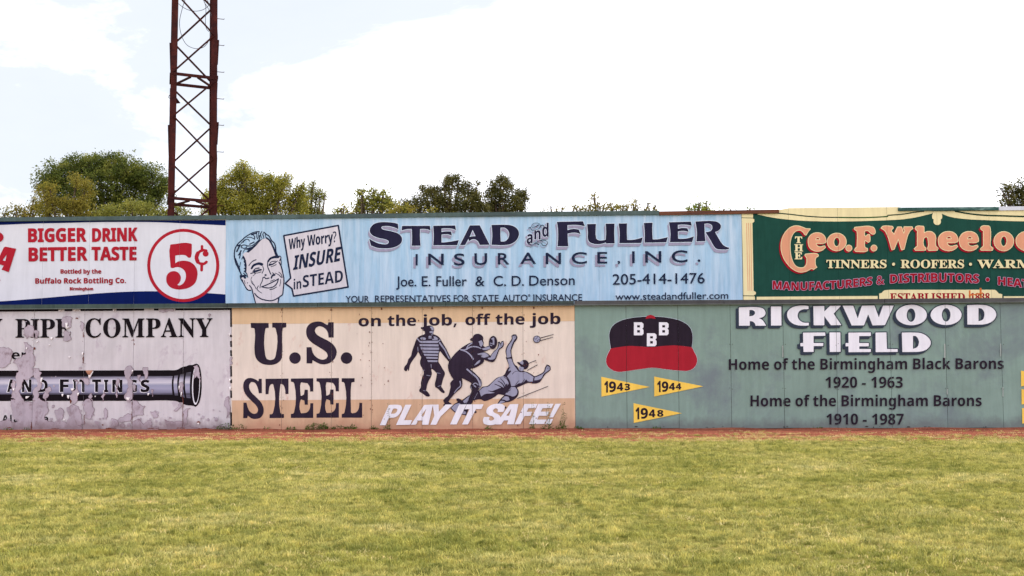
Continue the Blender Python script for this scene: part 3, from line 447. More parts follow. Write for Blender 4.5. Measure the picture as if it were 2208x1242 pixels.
def fill(cs, evenodd=True):
    """triangles inside a set of contours"""
    cs = [dedupe(c) for c in cs]; cs = [c for c in cs if len(c) > 2]
    vs, es = [], []
    for c in cs:
        n = len(vs)
        vs += [Vector(p) for p in c]
        es += [(n + i, n + (i + 1) % len(c)) for i in range(len(c))]
    V, _, T, *_ = delaunay_2d_cdt(vs, es, [], 0, 1e-4)
    out = []
    for t in T:
        x = sum(V[i].x for i in t) / 3; y = sum(V[i].y for i in t) / 3
        w = winding(x, y, cs)
        if (w % 2) if evenodd else w:
            out.append([(V[i].x, V[i].y) for i in t])
    return out

def union(polys):
    """triangles covering the union of convex pieces"""
    vs, es, keep = [], [], []
    for p in polys:
        p = dedupe(p)
        if len(p) < 3: continue
        a = area(p)
        if abs(a) < 4e-3: continue
        if a < 0: p = p[::-1]
        n = len(vs); vs += [Vector(q) for q in p]
        es += [(n + i, n + (i + 1) % len(p)) for i in range(len(p))]
        keep.append(np.array(p))
    V, _, T, *_ = delaunay_2d_cdt(vs, es, [], 0, 1e-4)
    V = np.array([(v.x, v.y) for v in V]); T = np.array(T)
    C = V[T].mean(axis=1)
    order = np.argsort(C[:, 0]); C = C[order]; xs = C[:, 0]
    inside = np.zeros(len(C), bool)
    for p in keep:
        i0, i1 = np.searchsorted(xs, (p[:, 0].min(), p[:, 0].max()))
        if i1 <= i0: continue
        c = C[i0:i1]; ok = (c[:, 1] > p[:, 1].min()) & (c[:, 1] < p[:, 1].max()) & ~inside[i0:i1]
        idx = np.nonzero(ok)[0]
        if not len(idx): continue
        c = c[idx]; q = np.roll(p, -1, axis=0); d = q - p
        cr = d[:, 0][:, None] * (c[:, 1][None] - p[:, 1][:, None]) - d[:, 1][:, None] * (c[:, 0][None] - p[:, 0][:, None])
        hit = idx[(cr > -1e-6).all(axis=0)]
        inside[i0 + hit] = True
    out = T[order][inside]
    V = [tuple(v) for v in V.tolist()]
    return [[V[i] for i in t] for t in out.tolist()]

def disc(x, y, r, k=10, ry=None, rot=0.0):
    ry = r if ry is None else ry
    c, s = math.cos(rot), math.sin(rot)
    o = []
    for i in range(k):
        a = 2 * math.pi * i / k
        u, v = r * math.cos(a), ry * math.sin(a)
        o.append((x + u * c - v * s, y + u * s + v * c))
    return o

def fat(cs, r, k=8):
    """pieces that together thicken the contours by r"""
    ps = []
    for c in cs:
        c = dedupe(c)
        for i in range(len(c)):
            a, b = c[i - 1], c[i]
            L_ = math.hypot(b[0] - a[0], b[1] - a[1])
            if L_ < 1e-6: continue
            nx, ny = -(b[1] - a[1]) / L_ * r, (b[0] - a[0]) / L_ * r
            ps.append([(a[0] + nx, a[1] + ny), (b[0] + nx, b[1] + ny), (b[0] - nx, b[1] - ny), (a[0] - nx, a[1] - ny)])
            ps.append(disc(b[0], b[1], r, k, rot=0.2))
    return ps

def smooth(c, closed=True, k=4, corner=48):
    """round off a traced contour, keeping its sharp corners"""
    n = len(c); out = []
    def tan(i):
        if not closed and (i == 0 or i == n - 1): return None
        p, q, r = c[i - 1], c[i], c[(i + 1) % n]
        a = math.atan2(q[1] - p[1], q[0] - p[0]); b = math.atan2(r[1] - q[1], r[0] - q[0])
        d = abs((b - a + math.pi) % (2 * math.pi) - math.pi)
        if d > math.radians(corner): return None
        t = (math.cos(a) + math.cos(b), math.sin(a) + math.sin(b)); l = math.hypot(*t) or 1
        return (t[0] / l, t[1] / l)
    T = [tan(i) for i in range(n)]
    for i in range(n if closed else n - 1):
        p, q = c[i], c[(i + 1) % n]
        L_ = math.hypot(q[0] - p[0], q[1] - p[1])
        d = ((q[0] - p[0]) / (L_ or 1), (q[1] - p[1]) / (L_ or 1))
        t0 = T[i] or d; t1 = T[(i + 1) % n] or d
        kk = 1 if (T[i] is None and T[(i + 1) % n] is None) else k
        for j in range(kk):
            s = j / kk; h00 = 2 * s**3 - 3 * s**2 + 1; h10 = s**3 - 2 * s**2 + s; h01 = 1 - h00; h11 = s**3 - s**2
            out.append((h00 * p[0] + h10 * L_ * t0[0] + h01 * q[0] + h11 * L_ * t1[0],
                        h00 * p[1] + h10 * L_ * t0[1] + h01 * q[1] + h11 * L_ * t1[1]))
    if not closed: out.append(c[-1])
    return out

def stroke(pts, w, w1=None, closed=False, sm=True):
    """a brush stroke as overlapping pieces"""
    w1 = w if w1 is None else w1
    if sm and len(pts) > 2: pts = smooth(pts, closed, 4, 75)
    if closed: pts = pts + [pts[0]]
    n = len(pts); ps = []
    for i in range(n):
        r = (w + (w1 - w) * i / max(1, n - 1)) / 2
        ps.append(disc(*pts[i], r, 8, rot=0.3))
        if i:
            a, b = pts[i - 1], pts[i]
            L_ = math.hypot(b[0] - a[0], b[1] - a[1])
            if L_ < 1e-6: continue
            r0 = (w + (w1 - w) * (i - 1) / max(1, n - 1)) / 2
            nx, ny = -(b[1] - a[1]) / L_, (b[0] - a[0]) / L_
            ps.append([(a[0] + nx * r0, a[1] + ny * r0), (b[0] + nx * r, b[1] + ny * r), (b[0] - nx * r, b[1] - ny * r), (a[0] - nx * r0, a[1] - ny * r0)])
    return ps

def Z(ox, oy, s):
    """trace made on an enlargement: its origin and scale"""
    def f(*cs, sm=True):
        r = [[(ox + x / s, oy + y / s) for x, y in c] for c in cs]
        return [smooth(c) if sm else c for c in r]
    f.p = lambda c: [(ox + x / s, oy + y / s) for x, y in c]
    f.s = s
    return f

def shift(cs, dx, dy):
    return [[(x + dx, y + dy) for x, y in c] for c in cs]

def glyph(font, ch, x0, y0, x1, y1):
    """one letter stretched into a box (top y0, bottom y1)"""
    cs = FONT[font][ch][1]
    X = [p[0] for c in cs for p in c]; Y = [p[1] for c in cs for p in c]
    a, b, c0, d = min(X), max(X), min(Y), max(Y)
    return [[(x0 + (x - a) / (b - a) * (x1 - x0), y1 - (y - c0) / (d - c0) * (y1 - y0)) for x, y in c] for c in cs]

def text(font, s, x0, x1, yb, cap, slant=0.0, track=0.0):
    """a word fitted between x0 and x1; yb is a number, a pair or a list of (x, y) for the baseline"""
    G = FONT[font]; pen = 0; items = []
    for ch in s:
        adv, cs = G[ch]
        items.append((pen, cs)); pen += adv + track
    X = [p[0] + o for o, cs in items for c in cs for p in c]
    a, b = min(X), max(X); k = (x1 - x0) / (b - a)
    if isinstance(yb, (int, float)): yb = [(x0, yb), (x1, yb)]
    elif isinstance(yb, tuple): yb = [(x0, yb[0]), (x1, yb[1])]
    def base(x):
        if x <= yb[0][0]: return yb[0][1]
        for (xa, ya), (xb, y2) in zip(yb, yb[1:]):
            if x <= xb: return ya + (y2 - ya) * (x - xa) / (xb - xa)
        return yb[-1][1]
    out = []
    for o, cs in items:
        for c in cs:
            q = []
            for x, y in c:
                X_ = x0 + (x + o - a) * k
                q.append((X_ + slant * y * cap / 1000, base(X_) - y * cap / 1000))
            out.append(q)
    return out

class Sign:
    """a painted board wall: everything is kept in the wall's own plane"""
    def __init__(s, name, dist, label, cat, seams, gap):
        s.root = empty(name, (0, dist, 0), -PSI)
        tag(s.root, label, cat)
        s.dist = dist; s.gap = gap
        s.seams = [on_wall(x, y, dist)[0] for x, y in seams]
        s.level = 0
    def loc(s, px, py): return on_wall(px, py, s.dist)
    def panels(s, z0, tops, mat, extra=None):
        """one box per sheet of board; tops is a height or list of heights"""
        us = s.seams
        for i in range(len(us) - 1):
            z1 = tops[i] if isinstance(tops, list) else tops
            dv = rnd.uniform(0, 0.0012)
            mb = MB().box(us[i] + s.gap / 2, us[i + 1] - s.gap / 2, 0.0 + dv, 0.018 + dv, z0 + rnd.uniform(0, 0.012), z1)
            mb.build('panel', mat, s.root)
    def put(s, name, mat, tris, parent=None, lvl=None, label=None, cut=True):
        """lay flat shapes on the board, one hair above the shapes before"""
        if lvl is None: s.level += 1; lvl = s.level
        v = -0.0012 * lvl - 0.0012
        vs, fs = [], []; idx = {}
        for t in tris:
            f = []
            for x, y in t:
                key = (int(x * 1000 + 0.5), int(y * 1000 + 0.5))
                if key not in idx:
                    u, z = s.loc(x, y)
                    idx[key] = len(vs); vs.append((u, v, z))
                f.append(idx[key])
            if len(set(f)) == len(f): fs.append(f)
        me = bpy.data.meshes.new(name); me.from_pydata(vs, [], fs)
        bm = bmesh.new(); bm.from_mesh(me)
        if cut and s.gap > 0:
            lo = min(p[0] for p in vs); hi = max(p[0] for p in vs)
            for u in s.seams:
                if lo < u < hi:
                    for e in (-1, 1):
                        bmesh.ops.bisect_plane(bm, geom=bm.verts[:] + bm.edges[:] + bm.faces[:], plane_co=(u + e * s.gap / 2, 0, 0), plane_no=(1, 0, 0))
                    bmesh.ops.delete(bm, geom=[f for f in bm.faces if abs(f.calc_center_median().x - u) < s.gap / 2], context='FACES')
        bm.normal_update()
        for f in bm.faces:
            if f.normal.y > 0: f.normal_flip()
        bm.to_mesh(me); bm.free()
        o = link(name, me, parent or s.root, (mat,))
        if label: o['label'] = label
        if name in ('bared_patch', 'painted_edge_shadow', 'rust_stain', 'screw_head', 'filler_strip'): o['kind'] = 'stuff'
        return o
    def shapes(s, name, mat, cs, parent=None, fatten=0.0, **k):
        """fill contours; fatten thickens them (outlines); lettering becomes one part per letter"""
        if 'lettering' in name:
            part = {'lettering_outline': 'letter_outline', 'lettering_shade': 'letter_shade'}.get(name, 'letter')
            s.level += 1; lv = s.level; n = 0
            cs = [c for c in map(dedupe, cs) if len(c) > 2]
            outer = [i for i, c in enumerate(cs) if not any(j != i and winding(*c[0], [d]) for j, d in enumerate(cs))]
            for i in outer:
                g = [cs[i]] + [c for j, c in enumerate(cs) if j not in outer and winding(*c[0], [cs[i]])]
                T = fill(g)
                if fatten: T = union(T + fat(g, fatten))
                s.put(part, mat, T, parent, lvl=lv + 0.2 * (n % 3)); n += 1
            return None
        T = fill(cs)
        if fatten: T = union(T + fat(cs, fatten))
        return s.put(name, mat, T, parent, **k)
    def swept(s, name, mat, cs, r, dx, dy, n, parent=None, **k):
        """thick drop shade: the outline dragged along (dx, dy)"""
        base = fill(cs); ps = []
        for i in range(n):
            f = i / max(1, n - 1)
            ps += [[(x + dx * f, y + dy * f) for x, y in t] for t in base]
            if r and i in (0, n - 1): ps += fat(shift(cs, dx * f, dy * f), r, 6)
        for c in cs:                            # the sides of the drag
            c = dedupe(c)
            for i in range(len(c)):
                a, b = c[i - 1], c[i]
                ps.append([a, b, (b[0] + dx, b[1] + dy), (a[0] + dx, a[1] + dy)])
        return s.put(name, mat, union(ps), parent, **k)
    def strokes(s, name, mat, pieces, parent=None, **k):
        return s.put(name, mat, union(pieces), parent, **k)

# ------------------------------------------------------------------ paints
P_WHITE = paint('white_paint', (222, 218, 226), 0.05, 0.03, per_obj=0.015)
P_RED = paint('red_paint', (176, 32, 48), 0.06, 0.05)
P_BLUE = paint('deep_blue_paint', (5, 24, 84), 0.1, 0.05)
P_SKY = paint('pale_blue_paint', (166, 196, 222), 0.07, 0.07, patch=((200, 214, 232), 0.42, 0.72, (7, 7, 0.5), 1.0), per_obj=0.01)
P_NAVY = paint('navy_paint', (40, 37, 62), 0.14, 0.14)
P_INK = paint('ink_blue_paint', (32, 40, 66), 0.08, 0.06)
P_SKIN = paint('pinkish_white_paint', (216, 206, 214), 0.05, 0.06)
P_LILAC = paint('lilac_shade_paint', (160, 152, 176), 0.07, 0.08)
P_PALE = paint('pale_outline_paint', (214, 224, 240), 0.04, 0.04)
P_GREEN = paint('bottle_green_paint', (32, 74, 64), 0.14, 0.08, per_obj=0.03)
P_CREAM = paint('cream_paint', (238, 220, 172), 0.05, 0.05)
P_SALMON = paint('salmon_paint', (226, 156, 124), 0.05, 0.05)
P_CRIM = paint('crimson_paint', (158, 24, 40), 0.06, 0.06)
P_PINK = paint('lilac_pink_paint', (206, 168, 200), 0.05, 0.04)
P_BLACK = paint('black_paint', (22, 16, 22), 0.1, 0.1)
P_MOSS = paint('moss_green_paint', (40, 84, 42), 0.1, 0.1)
P_DGREEN = paint('dark_green_paint', (26, 58, 44), 0.1, 0.1)
P_OLD = paint('old_grey_white_paint', (202, 196, 202), 0.08, 0.05, patch=((184, 174, 184), 0.56, 0.64, (2.2, 2.2, 1.3), 1.2), per_obj=0.015, foot=(120, 98, 104))
P_BARE = paint('weathered_undercoat', (180, 168, 180), 0.2, 0.05, patch=((142, 126, 134), 0.52, 0.66, (3, 3, 2.4), 2.2), foot=(120, 100, 104))
P_FLAKE = paint('curled_paint_back', (232, 222, 222), 0.05, 0.02)
P_RUSTY = paint('rust_stain', (116, 62, 50), 0.2, 0.2)
P_MID = paint('warm_cream_paint', (220, 206, 196), 0.05, 0.05, patch=((202, 170, 160), 0.60, 0.70, (2.5, 2.5, 1.2), 1.4), per_obj=0.012, foot=(190, 140, 120))
P_PEACH = paint('peach_paint', (214, 182, 148), 0.06, 0.05)
P_CLAY = paint('tan_paint', (203, 168, 140), 0.06, 0.06, foot=(176, 130, 108))
P_PLUM = paint('plum_black_paint', (48, 38, 54), 0.16, 0.14)
P_STEELB = paint('blue_grey_paint', (150, 150, 174), 0.07, 0.08)
P_SAGE = paint('sage_green_paint', (128, 150, 142), 0.08, 0.05, patch=((112, 124, 128), 0.50, 0.68, (0.9, 0.9, 0.8), 0.9), per_obj=0.025, foot=(100, 104, 106))
P_SLATE = paint('slate_outline_paint', (52, 60, 74), 0.08, 0.06)
P_LWHITE = paint('lilac_white_paint', (228, 226, 236), 0.05, 0.05)
P_YELLOW = paint('yellow_paint', (236, 196, 88), 0.06, 0.05)
P_CAPRED = paint('cap_red_paint', (160, 34, 48), 0.08, 0.05)
P_CHAR = paint('charcoal_purple_paint', (42, 33, 45), 0.15, 0.12)
P_BACK = paint('dark_backing_wood', (58, 46, 44), 0.2, 0.1)

# painted pipe: light and dark lie in the paint itself
m, t, b = new_mat('painted_pipe_bands')
g = t.nodes.new('ShaderNodeNewGeometry'); sp = t.nodes.new('ShaderNodeSeparateXYZ')
t.links.new(g.outputs['Position'], sp.inputs[0])
za = on_wall(200, 849.5, LOWER)[1]; zb = on_wall(200, 811, LOWER)[1]
n = noise_node(t, 1.0, (0.8, 0.8, 14), 6, 0.6)
mm = t.nodes.new('ShaderNodeMapRange'); mm.inputs['From Min'].default_value = za; mm.inputs['From Max'].default_value = zb
t.links.new(sp.outputs['Z'], mm.inputs['Value'])
m2 = t.nodes.new('ShaderNodeMath'); m2.operation = 'MULTIPLY_ADD'; m2.inputs[1].default_value = 0.3
t.links.new(n.outputs['Fac'], m2.inputs[0])
sb = t.nodes.new('ShaderNodeMath'); sb.operation = 'SUBTRACT'; sb.inputs[1].default_value = 0.15
t.links.new(mm.outputs['Result'], sb.inputs[0]); t.links.new(sb.outputs[0], m2.inputs[2])
r = ramp(t, m2.outputs[0], [(0.0, lin((60, 56, 76))), (0.1, lin((120, 118, 146))), (0.3, lin((150, 148, 176))), (0.5, lin((140, 142, 170))),
                            (0.62, lin((196, 192, 206))), (0.8, lin((176, 172, 192))), (0.92, lin((112, 108, 130))), (1.0, lin((50, 46, 58)))])
t.links.new(r.outputs['Color'], b.inputs['Base Color']); b.inputs['Roughness'].default_value = 0.6
P_PIPE = m

def wall_box(sign, name, mat, px0, px1, pt, pb, v0, v1, label=None):
    """a board given by its left/right top and bottom edges on the photograph"""
    u0, zt0 = sign.loc(px0, pt[0]); u1, zt1 = sign.loc(px1, pt[1])
    _, zb0 = sign.loc(px0, pb[0]); _, zb1 = sign.loc(px1, pb[1])
    vs = [(u, v, z) for v in (v0, v1) for (u, z) in ((u0, zb0), (u1, zb1), (u1, zt1), (u0, zt0))]
    fs = [(0, 1, 2, 3), (7, 6, 5, 4), (0, 4, 5, 1), (1, 5, 6, 2), (2, 6, 7, 3), (3, 7, 4, 0)]
    return mesh_obj(name, vs, fs, sign.root, (mat,))

# ================================================================== upper board 1: soda advertisement
# (panels run below the lower wall's top, which hides their feet)
ZU0 = 1.2
s1 = Sign('billboard', UPPER, 'white and blue painted soda billboard with a red ringed 5 cent price', 'billboard',
          [(x, 560) for x in (-590, -493, -396, -300, -200, -104, -6, 92, 192.5, 290, 387, 486.6)], 0.004)
top1 = [s1.loc(x, 470 - (x / 480) * 2.5 + 9.0)[1] for x in (-250, -150, -55, 43, 142, 241, 338, 437)]
s1.panels(ZU0, [5.19] * 11, P_WHITE)
MB().box(s1.seams[0], s1.seams[-1], 0.022, 0.06, ZU0, 5.15).build('backing_board', P_BACK, s1.root)
z1 = Z(0, 460, 4.416)
s1.shapes('blue_band', P_BLUE, [smooth([(-590, 481), (-300, 481), (-150, 487), (0, 485), (68, 482.2), (136, 480.8), (192, 479.2), (249, 478.6), (340, 479.2), (408, 482.2), (486.4, 486), (486.4, 474.5), (240, 475.5), (0, 476), (-590, 480)], corner=30)])
s1.shapes('blue_band', P_BLUE, [smooth([(-590, 668), (-300, 662), (-150, 655), (0, 649.8), (79, 643.9), (158, 637), (226, 631.6), (283, 628.7), (335, 628), (430, 631), (486.4, 634.8), (486.4, 690), (-590, 705)], corner=30)])
z5 = Z(310, 480, 6.9)
ring = s1.shapes('price_disc', P_WHITE, [disc(395.3, 572.3, 72.0, 64, 73.2)])
s1.shapes('red_ring', P_RED, [disc(395.3, 572.3, 77.7, 64, 79.0), disc(395.3, 572.3, 71.0, 64, 72.4)], parent=ring)
s1.shapes('price_numeral', P_RED, z5([(395, 335), (402, 325), (700, 311), (717, 325), (707, 500), (695, 522), (670, 523), (620, 487), (560, 481), (470, 490), (470, 605), (520, 577), (600, 567), (690, 585), (760, 640), (798, 720), (798, 800), (770, 890), (700, 955), (600, 990), (500, 995), (410, 970), (350, 910), (335, 840), (350, 775), (400, 732), (460, 722), (515, 745), (550, 800), (550, 850), (530, 895), (502, 925), (520, 933), (560, 925), (605, 880), (628, 800), (615, 730), (575, 685), (520, 663), (470, 667), (430, 678), (400, 668)]), parent=ring)
cs = [disc(922, 463, 44, 14)] + stroke([(930, 418), (880, 410), (825, 440), (788, 518), (815, 590), (865, 618), (910, 605), (935, 585)], 40) + \
     stroke([(806, 455), (785, 520), (806, 585)], 58) + stroke([(867, 350), (867, 420)], 37) + stroke([(865, 610), (862, 708)], 42)
s1.strokes('cent_sign', P_RED, [z5.p(c) for c in cs], parent=ring)
cs = text('N', 'BIGGER', 61.6, 186, (521.6, 520.3), 28.2) + text('N', 'DRINK', 199.7, 295.5, (520.8, 519.2), 27.8) + \
     text('N', 'BETTER', 62.7, 188, (563, 561.3), 28.4) + text('N', 'TASTE', 198.6, 293.7, (561.0, 560.6), 27.8)
s1.shapes('lettering', P_RED, cs, fatten=0.95)
cs = text('N', 'Bottled by the', 131, 218.5, (589.8, 589.8), 9) + text('N', 'Buffalo Rock Bottling Co.', 76.5, 271.7, (611.5, 610.2), 11.2) + \
     text('N', 'Birmingham', 151, 201, 625.9, 6.4)
s1.shapes('small_lettering', P_CRIM, cs, fatten=0.25)
zA = Z(0, 480, 6.9)
s1.shapes('lettering', P_RED, zA([(-130, 760), (60, 370), (80, 357), (243, 388), (133, 738), (27, 700), (57, 640), (0, 622), (-60, 612), (-90, 690)], [(38, 562), (105, 470), (82, 572)], sm=False) + [disc(-8, 511.5, 16, 24, 12)] + [disc(-1.2, 604.5, 2, 10, 2.5)])

# ================================================================== upper board 2: insurance advertisement
s2 = Sign('billboard', UPPER, 'pale blue insurance billboard with a grinning cartoon man and speech bubble', 'billboard',
          [(x, 560) for x in (486.6, 586, 686, 787, 887, 988, 1089, 1190, 1291.6, 1393, 1495, 1600.5)], 0.0022)
s2.panels(ZU0, 5.2, P_SKY)
MB().box(s2.seams[0], s2.seams[-1], 0.022, 0.06, ZU0, 5.15).build('backing_board', P_BACK, s2.root)
zf = Z(500, 490, 7.525)
face = s2.shapes('cartoon_face', P_SKIN, zf([(180, 440), (210, 410), (250, 400), (300, 385), (380, 310), (440, 240), (500, 195), (545, 180), (600, 210), (650, 285), (690, 380), (725, 465), (770, 470), (795, 500), (800, 590), (820, 700), (845, 840), (835, 1000), (822, 1090), (765, 1140), (745, 1262), (393, 1262), (365, 1170), (330, 1020), (300, 1025), (255, 1015), (200, 930), (150, 830), (145, 800), (215, 830), (255, 810), (235, 740), (240, 620), (215, 520)]))
F = []
def S(p, w, w1=None, closed=False): F.extend(stroke(p, w * 1.3, None if w1 is None else w1 * 1.3, closed))
S([(155, 770), (108, 672), (58, 560), (40, 450), (52, 350), (100, 268), (160, 212), (230, 150), (300, 108), (380, 76), (446, 70)], 16, 12)
S([(520, 78), (560, 115), (605, 145), (640, 210), (690, 262), (710, 330), (715, 400), (745, 470)], 12, 18)
S([(560, 172), (605, 205), (650, 280), (690, 370), (722, 465)], 20, 24)
for q in ([(440, 75), (428, 120), (420, 185)], [(487, 66), (462, 120), (452, 190)], [(462, 100), (470, 140), (492, 182)], [(522, 80), (505, 105), (515, 150), (522, 178)],
          [(500, 118), (512, 150), (518, 186)], [(540, 98), (545, 140), (556, 182)], [(405, 85), (398, 120), (402, 160), (416, 190)], [(445, 130), (440, 170), (448, 205)]): S(q, 10, 7)
F += [zz for zz in fill([[(175, 440), (180, 395), (205, 355), (250, 338), (330, 315), (390, 270), (440, 215), (505, 176), (445, 240), (392, 302), (330, 362), (270, 412), (236, 405), (262, 365), (215, 362), (190, 400)]])]
for q, w in (([(160, 335), (152, 302), (190, 286), (248, 298), (232, 332), (182, 340), (160, 325)], 11), ([(250, 302), (320, 300), (390, 255), (440, 205)], 12), ([(185, 245), (205, 208), (262, 196), (285, 224)], 10),
             ([(245, 165), (300, 162), (370, 192)], 10), ([(325, 112), (368, 150), (368, 195)], 12), ([(100, 300), (135, 285), (80, 392)], 18), ([(150, 380), (118, 440), (104, 450)], 16), ([(140, 420), (125, 500)], 14),
             ([(58, 505), (90, 590), (125, 670), (130, 695)], 13), ([(142, 568), (120, 670)], 8), ([(150, 260), (190, 225), (215, 210)], 11), ([(290, 275), (360, 240)], 14), ([(320, 120), (395, 95)], 16), ([(180, 470), (160, 520)], 9)): S(q, w)
F += fill([[(175, 452), (205, 480), (228, 540), (242, 620), (238, 700), (228, 742), (196, 708), (218, 690), (190, 668), (216, 650), (196, 610), (210, 590), (190, 560), (198, 530), (176, 500)]])
S([(200, 715), (240, 750), (258, 812)], 12); S([(190, 745), (235, 790)], 12)
S([(155, 770), (137, 790), (146, 832), (188, 905), (232, 985), (262, 1018), (306, 1024)], 14)
F += fill([[(135, 785), (175, 775), (215, 768), (232, 832), (205, 836), (180, 806), (148, 828)]])
S([(200, 862), (216, 912)], 8); S([(170, 850), (185, 890)], 7); F.append(disc(253, 903, 9))
S([(285, 945), (320, 990), (342, 1070), (366, 1160), (392, 1262)], 14)
S([(370, 1075), (410, 1122), (480, 1165), (560, 1186), (640, 1192), (720, 1165), (780, 1125), (820, 1092), (832, 1020), (845, 850), (830, 760), (802, 640), (765, 565)], 15)
S([(765, 1138), (742, 1262)], 15)
S([(752, 486), (780, 466), (796, 492), (776, 540)], 13); S([(795, 515), (802, 605)], 12)
S([(320, 668), (350, 622), (400, 598), (450, 590), (488, 604)], 24, 36); S([(275, 625), (310, 576), (350, 545), (392, 528)], 9, 13)
S([(338, 722), (385, 672), (442, 662)], 10, 16); S([(305, 752), (400, 720), (482, 690)], 12); S([(360, 715), (470, 690)], 22)
S([(362, 748), (402, 742)], 8); S([(412, 745), (440, 735), (475, 724)], 9); S([(500, 635), (516, 685), (490, 745)], 10)
S([(388, 750), (342, 790)], 6); S([(325, 805), (312, 840)], 6)
S([(310, 850), (326, 905), (362, 942)], 8); S([(335, 880), (350, 935)], 7); S([(358, 930), (396, 1002)], 9)
S([(582, 560), (582, 640), (610, 712), (632, 762)], 13); S([(588, 555), (620, 512), (680, 486), (752, 480)], 22, 34)
S([(605, 605), (640, 562), (705, 550)], 9, 12); S([(610, 612), (670, 595), (742, 545)], 24, 9); S([(635, 640), (682, 625), (722, 603)], 9)
F.append(disc(547, 776, 19, 10, 16)); S([(500, 822), (530, 805), (548, 832), (602, 825)], 12, 15)
S([(640, 825), (662, 782), (690, 772)], 18, 28); S([(662, 738), (690, 772)], 11)
S([(508, 812), (490, 880), (465, 932), (455, 985)], 10); S([(430, 952), (410, 1000), (442, 1040), (485, 1068)], 11, 8)
S([(700, 742), (760, 772), (802, 812)], 8, 12); S([(762, 728), (800, 765), (817, 815)], 9)
S([(484, 966), (560, 938), (640, 900), (700, 870), (756, 838), (732, 910), (680, 962), (600, 985), (540, 980)], 14, 14, True)
S([(628, 876), (690, 850)], 9); S([(618, 1012), (672, 1000), (724, 970)], 12, 10); S([(790, 848), (790, 900), (775, 955)], 8)
s2.strokes('face_linework', P_INK, [zf.p(c) for c in F], parent=face)
zb_ = Z(480, 460, 5.913)
bc = [(780, 285), (1475, 155), (1600, 940), (905, 1055), (885, 960), (800, 895), (868, 825)]
bub = s2.shapes('speech_bubble', P_SKIN, [zb_.p(bc)])
s2.strokes('bubble_outline', P_INK, stroke(zb_.p(bc), 3.5, 3.5, True, sm=False), parent=bub)
cs = text('N', 'Why', 623.2, 658, (538.2, 531.5), 22.5, slant=-0.02) + text('N', 'Worry?', 663, 725.4, (530.5, 521.5), 22.5, slant=-0.02)
s2.shapes('lettering', P_INK, cs, parent=bub, fatten=0.25)
s2.shapes('lettering', P_INK, text('N', 'INSURE', 632.5, 732.0, (582, 562.5), 30.5, slant=0.12), parent=bub, fatten=0.45)
s2.shapes('lettering', P_INK, text('N', 'in', 633.4, 649.6, (624.2, 622), 21.5) + text('N', 'STEAD', 653, 739.5, (619.8, 607.5), 25.5, slant=0.0), parent=bub)

za_ = Z(790, 470, 12.267); zc = Z(960, 470, 9.2); zd = Z(1190, 465, 11.04); ze = Z(1380, 465, 10.514)
big = za_([(835, 158), (848, 295), (760, 255), (640, 222), (500, 212), (420, 225), (395, 255), (420, 295), (520, 325), (700, 365), (850, 420), (930, 500), (945, 580), (920, 660), (830, 735), (680, 790), (500, 805), (300, 790), (125, 730), (80, 555), (160, 600), (280, 660), (400, 692), (500, 700), (570, 680), (598, 640), (580, 600), (500, 565), (300, 520), (170, 460), (105, 390), (95, 310), (130, 230), (230, 150), (380, 115), (560, 115), (720, 130)],
           [(950, 212), (1680, 210), (1697, 330), (1620, 300), (1520, 290), (1422, 292), (1418, 520), (1435, 735), (1203, 735), (1212, 520), (1203, 292), (1100, 292), (1010, 310), (932, 335)])
big += [smooth([(934.4, 487.1), (981.2, 486.3), (983.4, 496.1), (974.1, 493), (960, 492.3), (952.1, 492.8), (952.1, 500.6), (960, 499.3), (973, 499.3), (974.3, 508), (966.5, 505.3), (960, 505.0), (952.1, 505.9), (952.1, 523), (960, 522.7), (973, 521), (989.3, 517.8), (986, 528.7), (934.4, 528.9), (935.5, 510)])]
big += zc([(490, 150), (685, 148), (880, 532), (685, 535), (655, 470), (600, 428), (540, 425), (470, 460), (465, 410), (395, 538), (295, 540)], [(545, 235), (605, 365), (540, 365), (482, 380)],
          [(920, 140), (1200, 138), (1330, 155), (1430, 220), (1463, 310), (1440, 400), (1370, 480), (1250, 530), (920, 533), (935, 330)], [(1098, 192), (1180, 195), (1250, 250), (1272, 330), (1240, 420), (1180, 465), (1102, 470), (1095, 330)])
big += zd([(120, 150), (740, 138), (782, 252), (660, 228), (520, 220), (370, 228), (372, 348), (440, 328), (540, 318), (640, 335), (680, 440), (600, 412), (500, 405), (375, 428), (378, 600), (392, 728), (135, 730), (150, 500), (145, 300)],
          [(840, 203), (1048, 200), (1040, 350), (1045, 500), (1065, 560), (1120, 590), (1220, 590), (1280, 575), (1292, 400), (1280, 195), (1490, 192), (1483, 400), (1492, 660), (1290, 662), (1285, 640), (1200, 665), (1090, 680), (980, 665), (890, 620), (860, 560), (858, 400)],
          [(1590, 190), (1788, 188), (1783, 350), (1790, 580), (1900, 580), (2020, 560), (2162, 520), (2125, 652), (1605, 655), (1612, 400)])
big += ze([(88, 168), (282, 162), (275, 300), (285, 540), (400, 538), (520, 515), (628, 490), (595, 605), (105, 612), (108, 400)],
          [(658, 152), (1148, 138), (1172, 228), (1060, 208), (950, 202), (855, 210), (858, 300), (920, 285), (1000, 280), (1075, 290), (1100, 368), (1020, 350), (940, 345), (858, 358), (862, 525), (960, 528), (1080, 515), (1220, 472), (1180, 595), (680, 602), (690, 400)],
          [(1258, 135), (1650, 125), (1750, 145), (1815, 195), (1832, 250), (1800, 320), (1700, 375), (1760, 480), (1830, 600), (1900, 680), (1970, 715), (2020, 728), (2010, 758), (1930, 768), (1800, 765), (1730, 750), (1680, 700), (1600, 560), (1530, 450), (1485, 378), (1560, 365), (1620, 330), (1640, 270), (1620, 210), (1560, 182), (1460, 182), (1465, 400), (1482, 580), (1280, 585), (1290, 380)])
mid = []
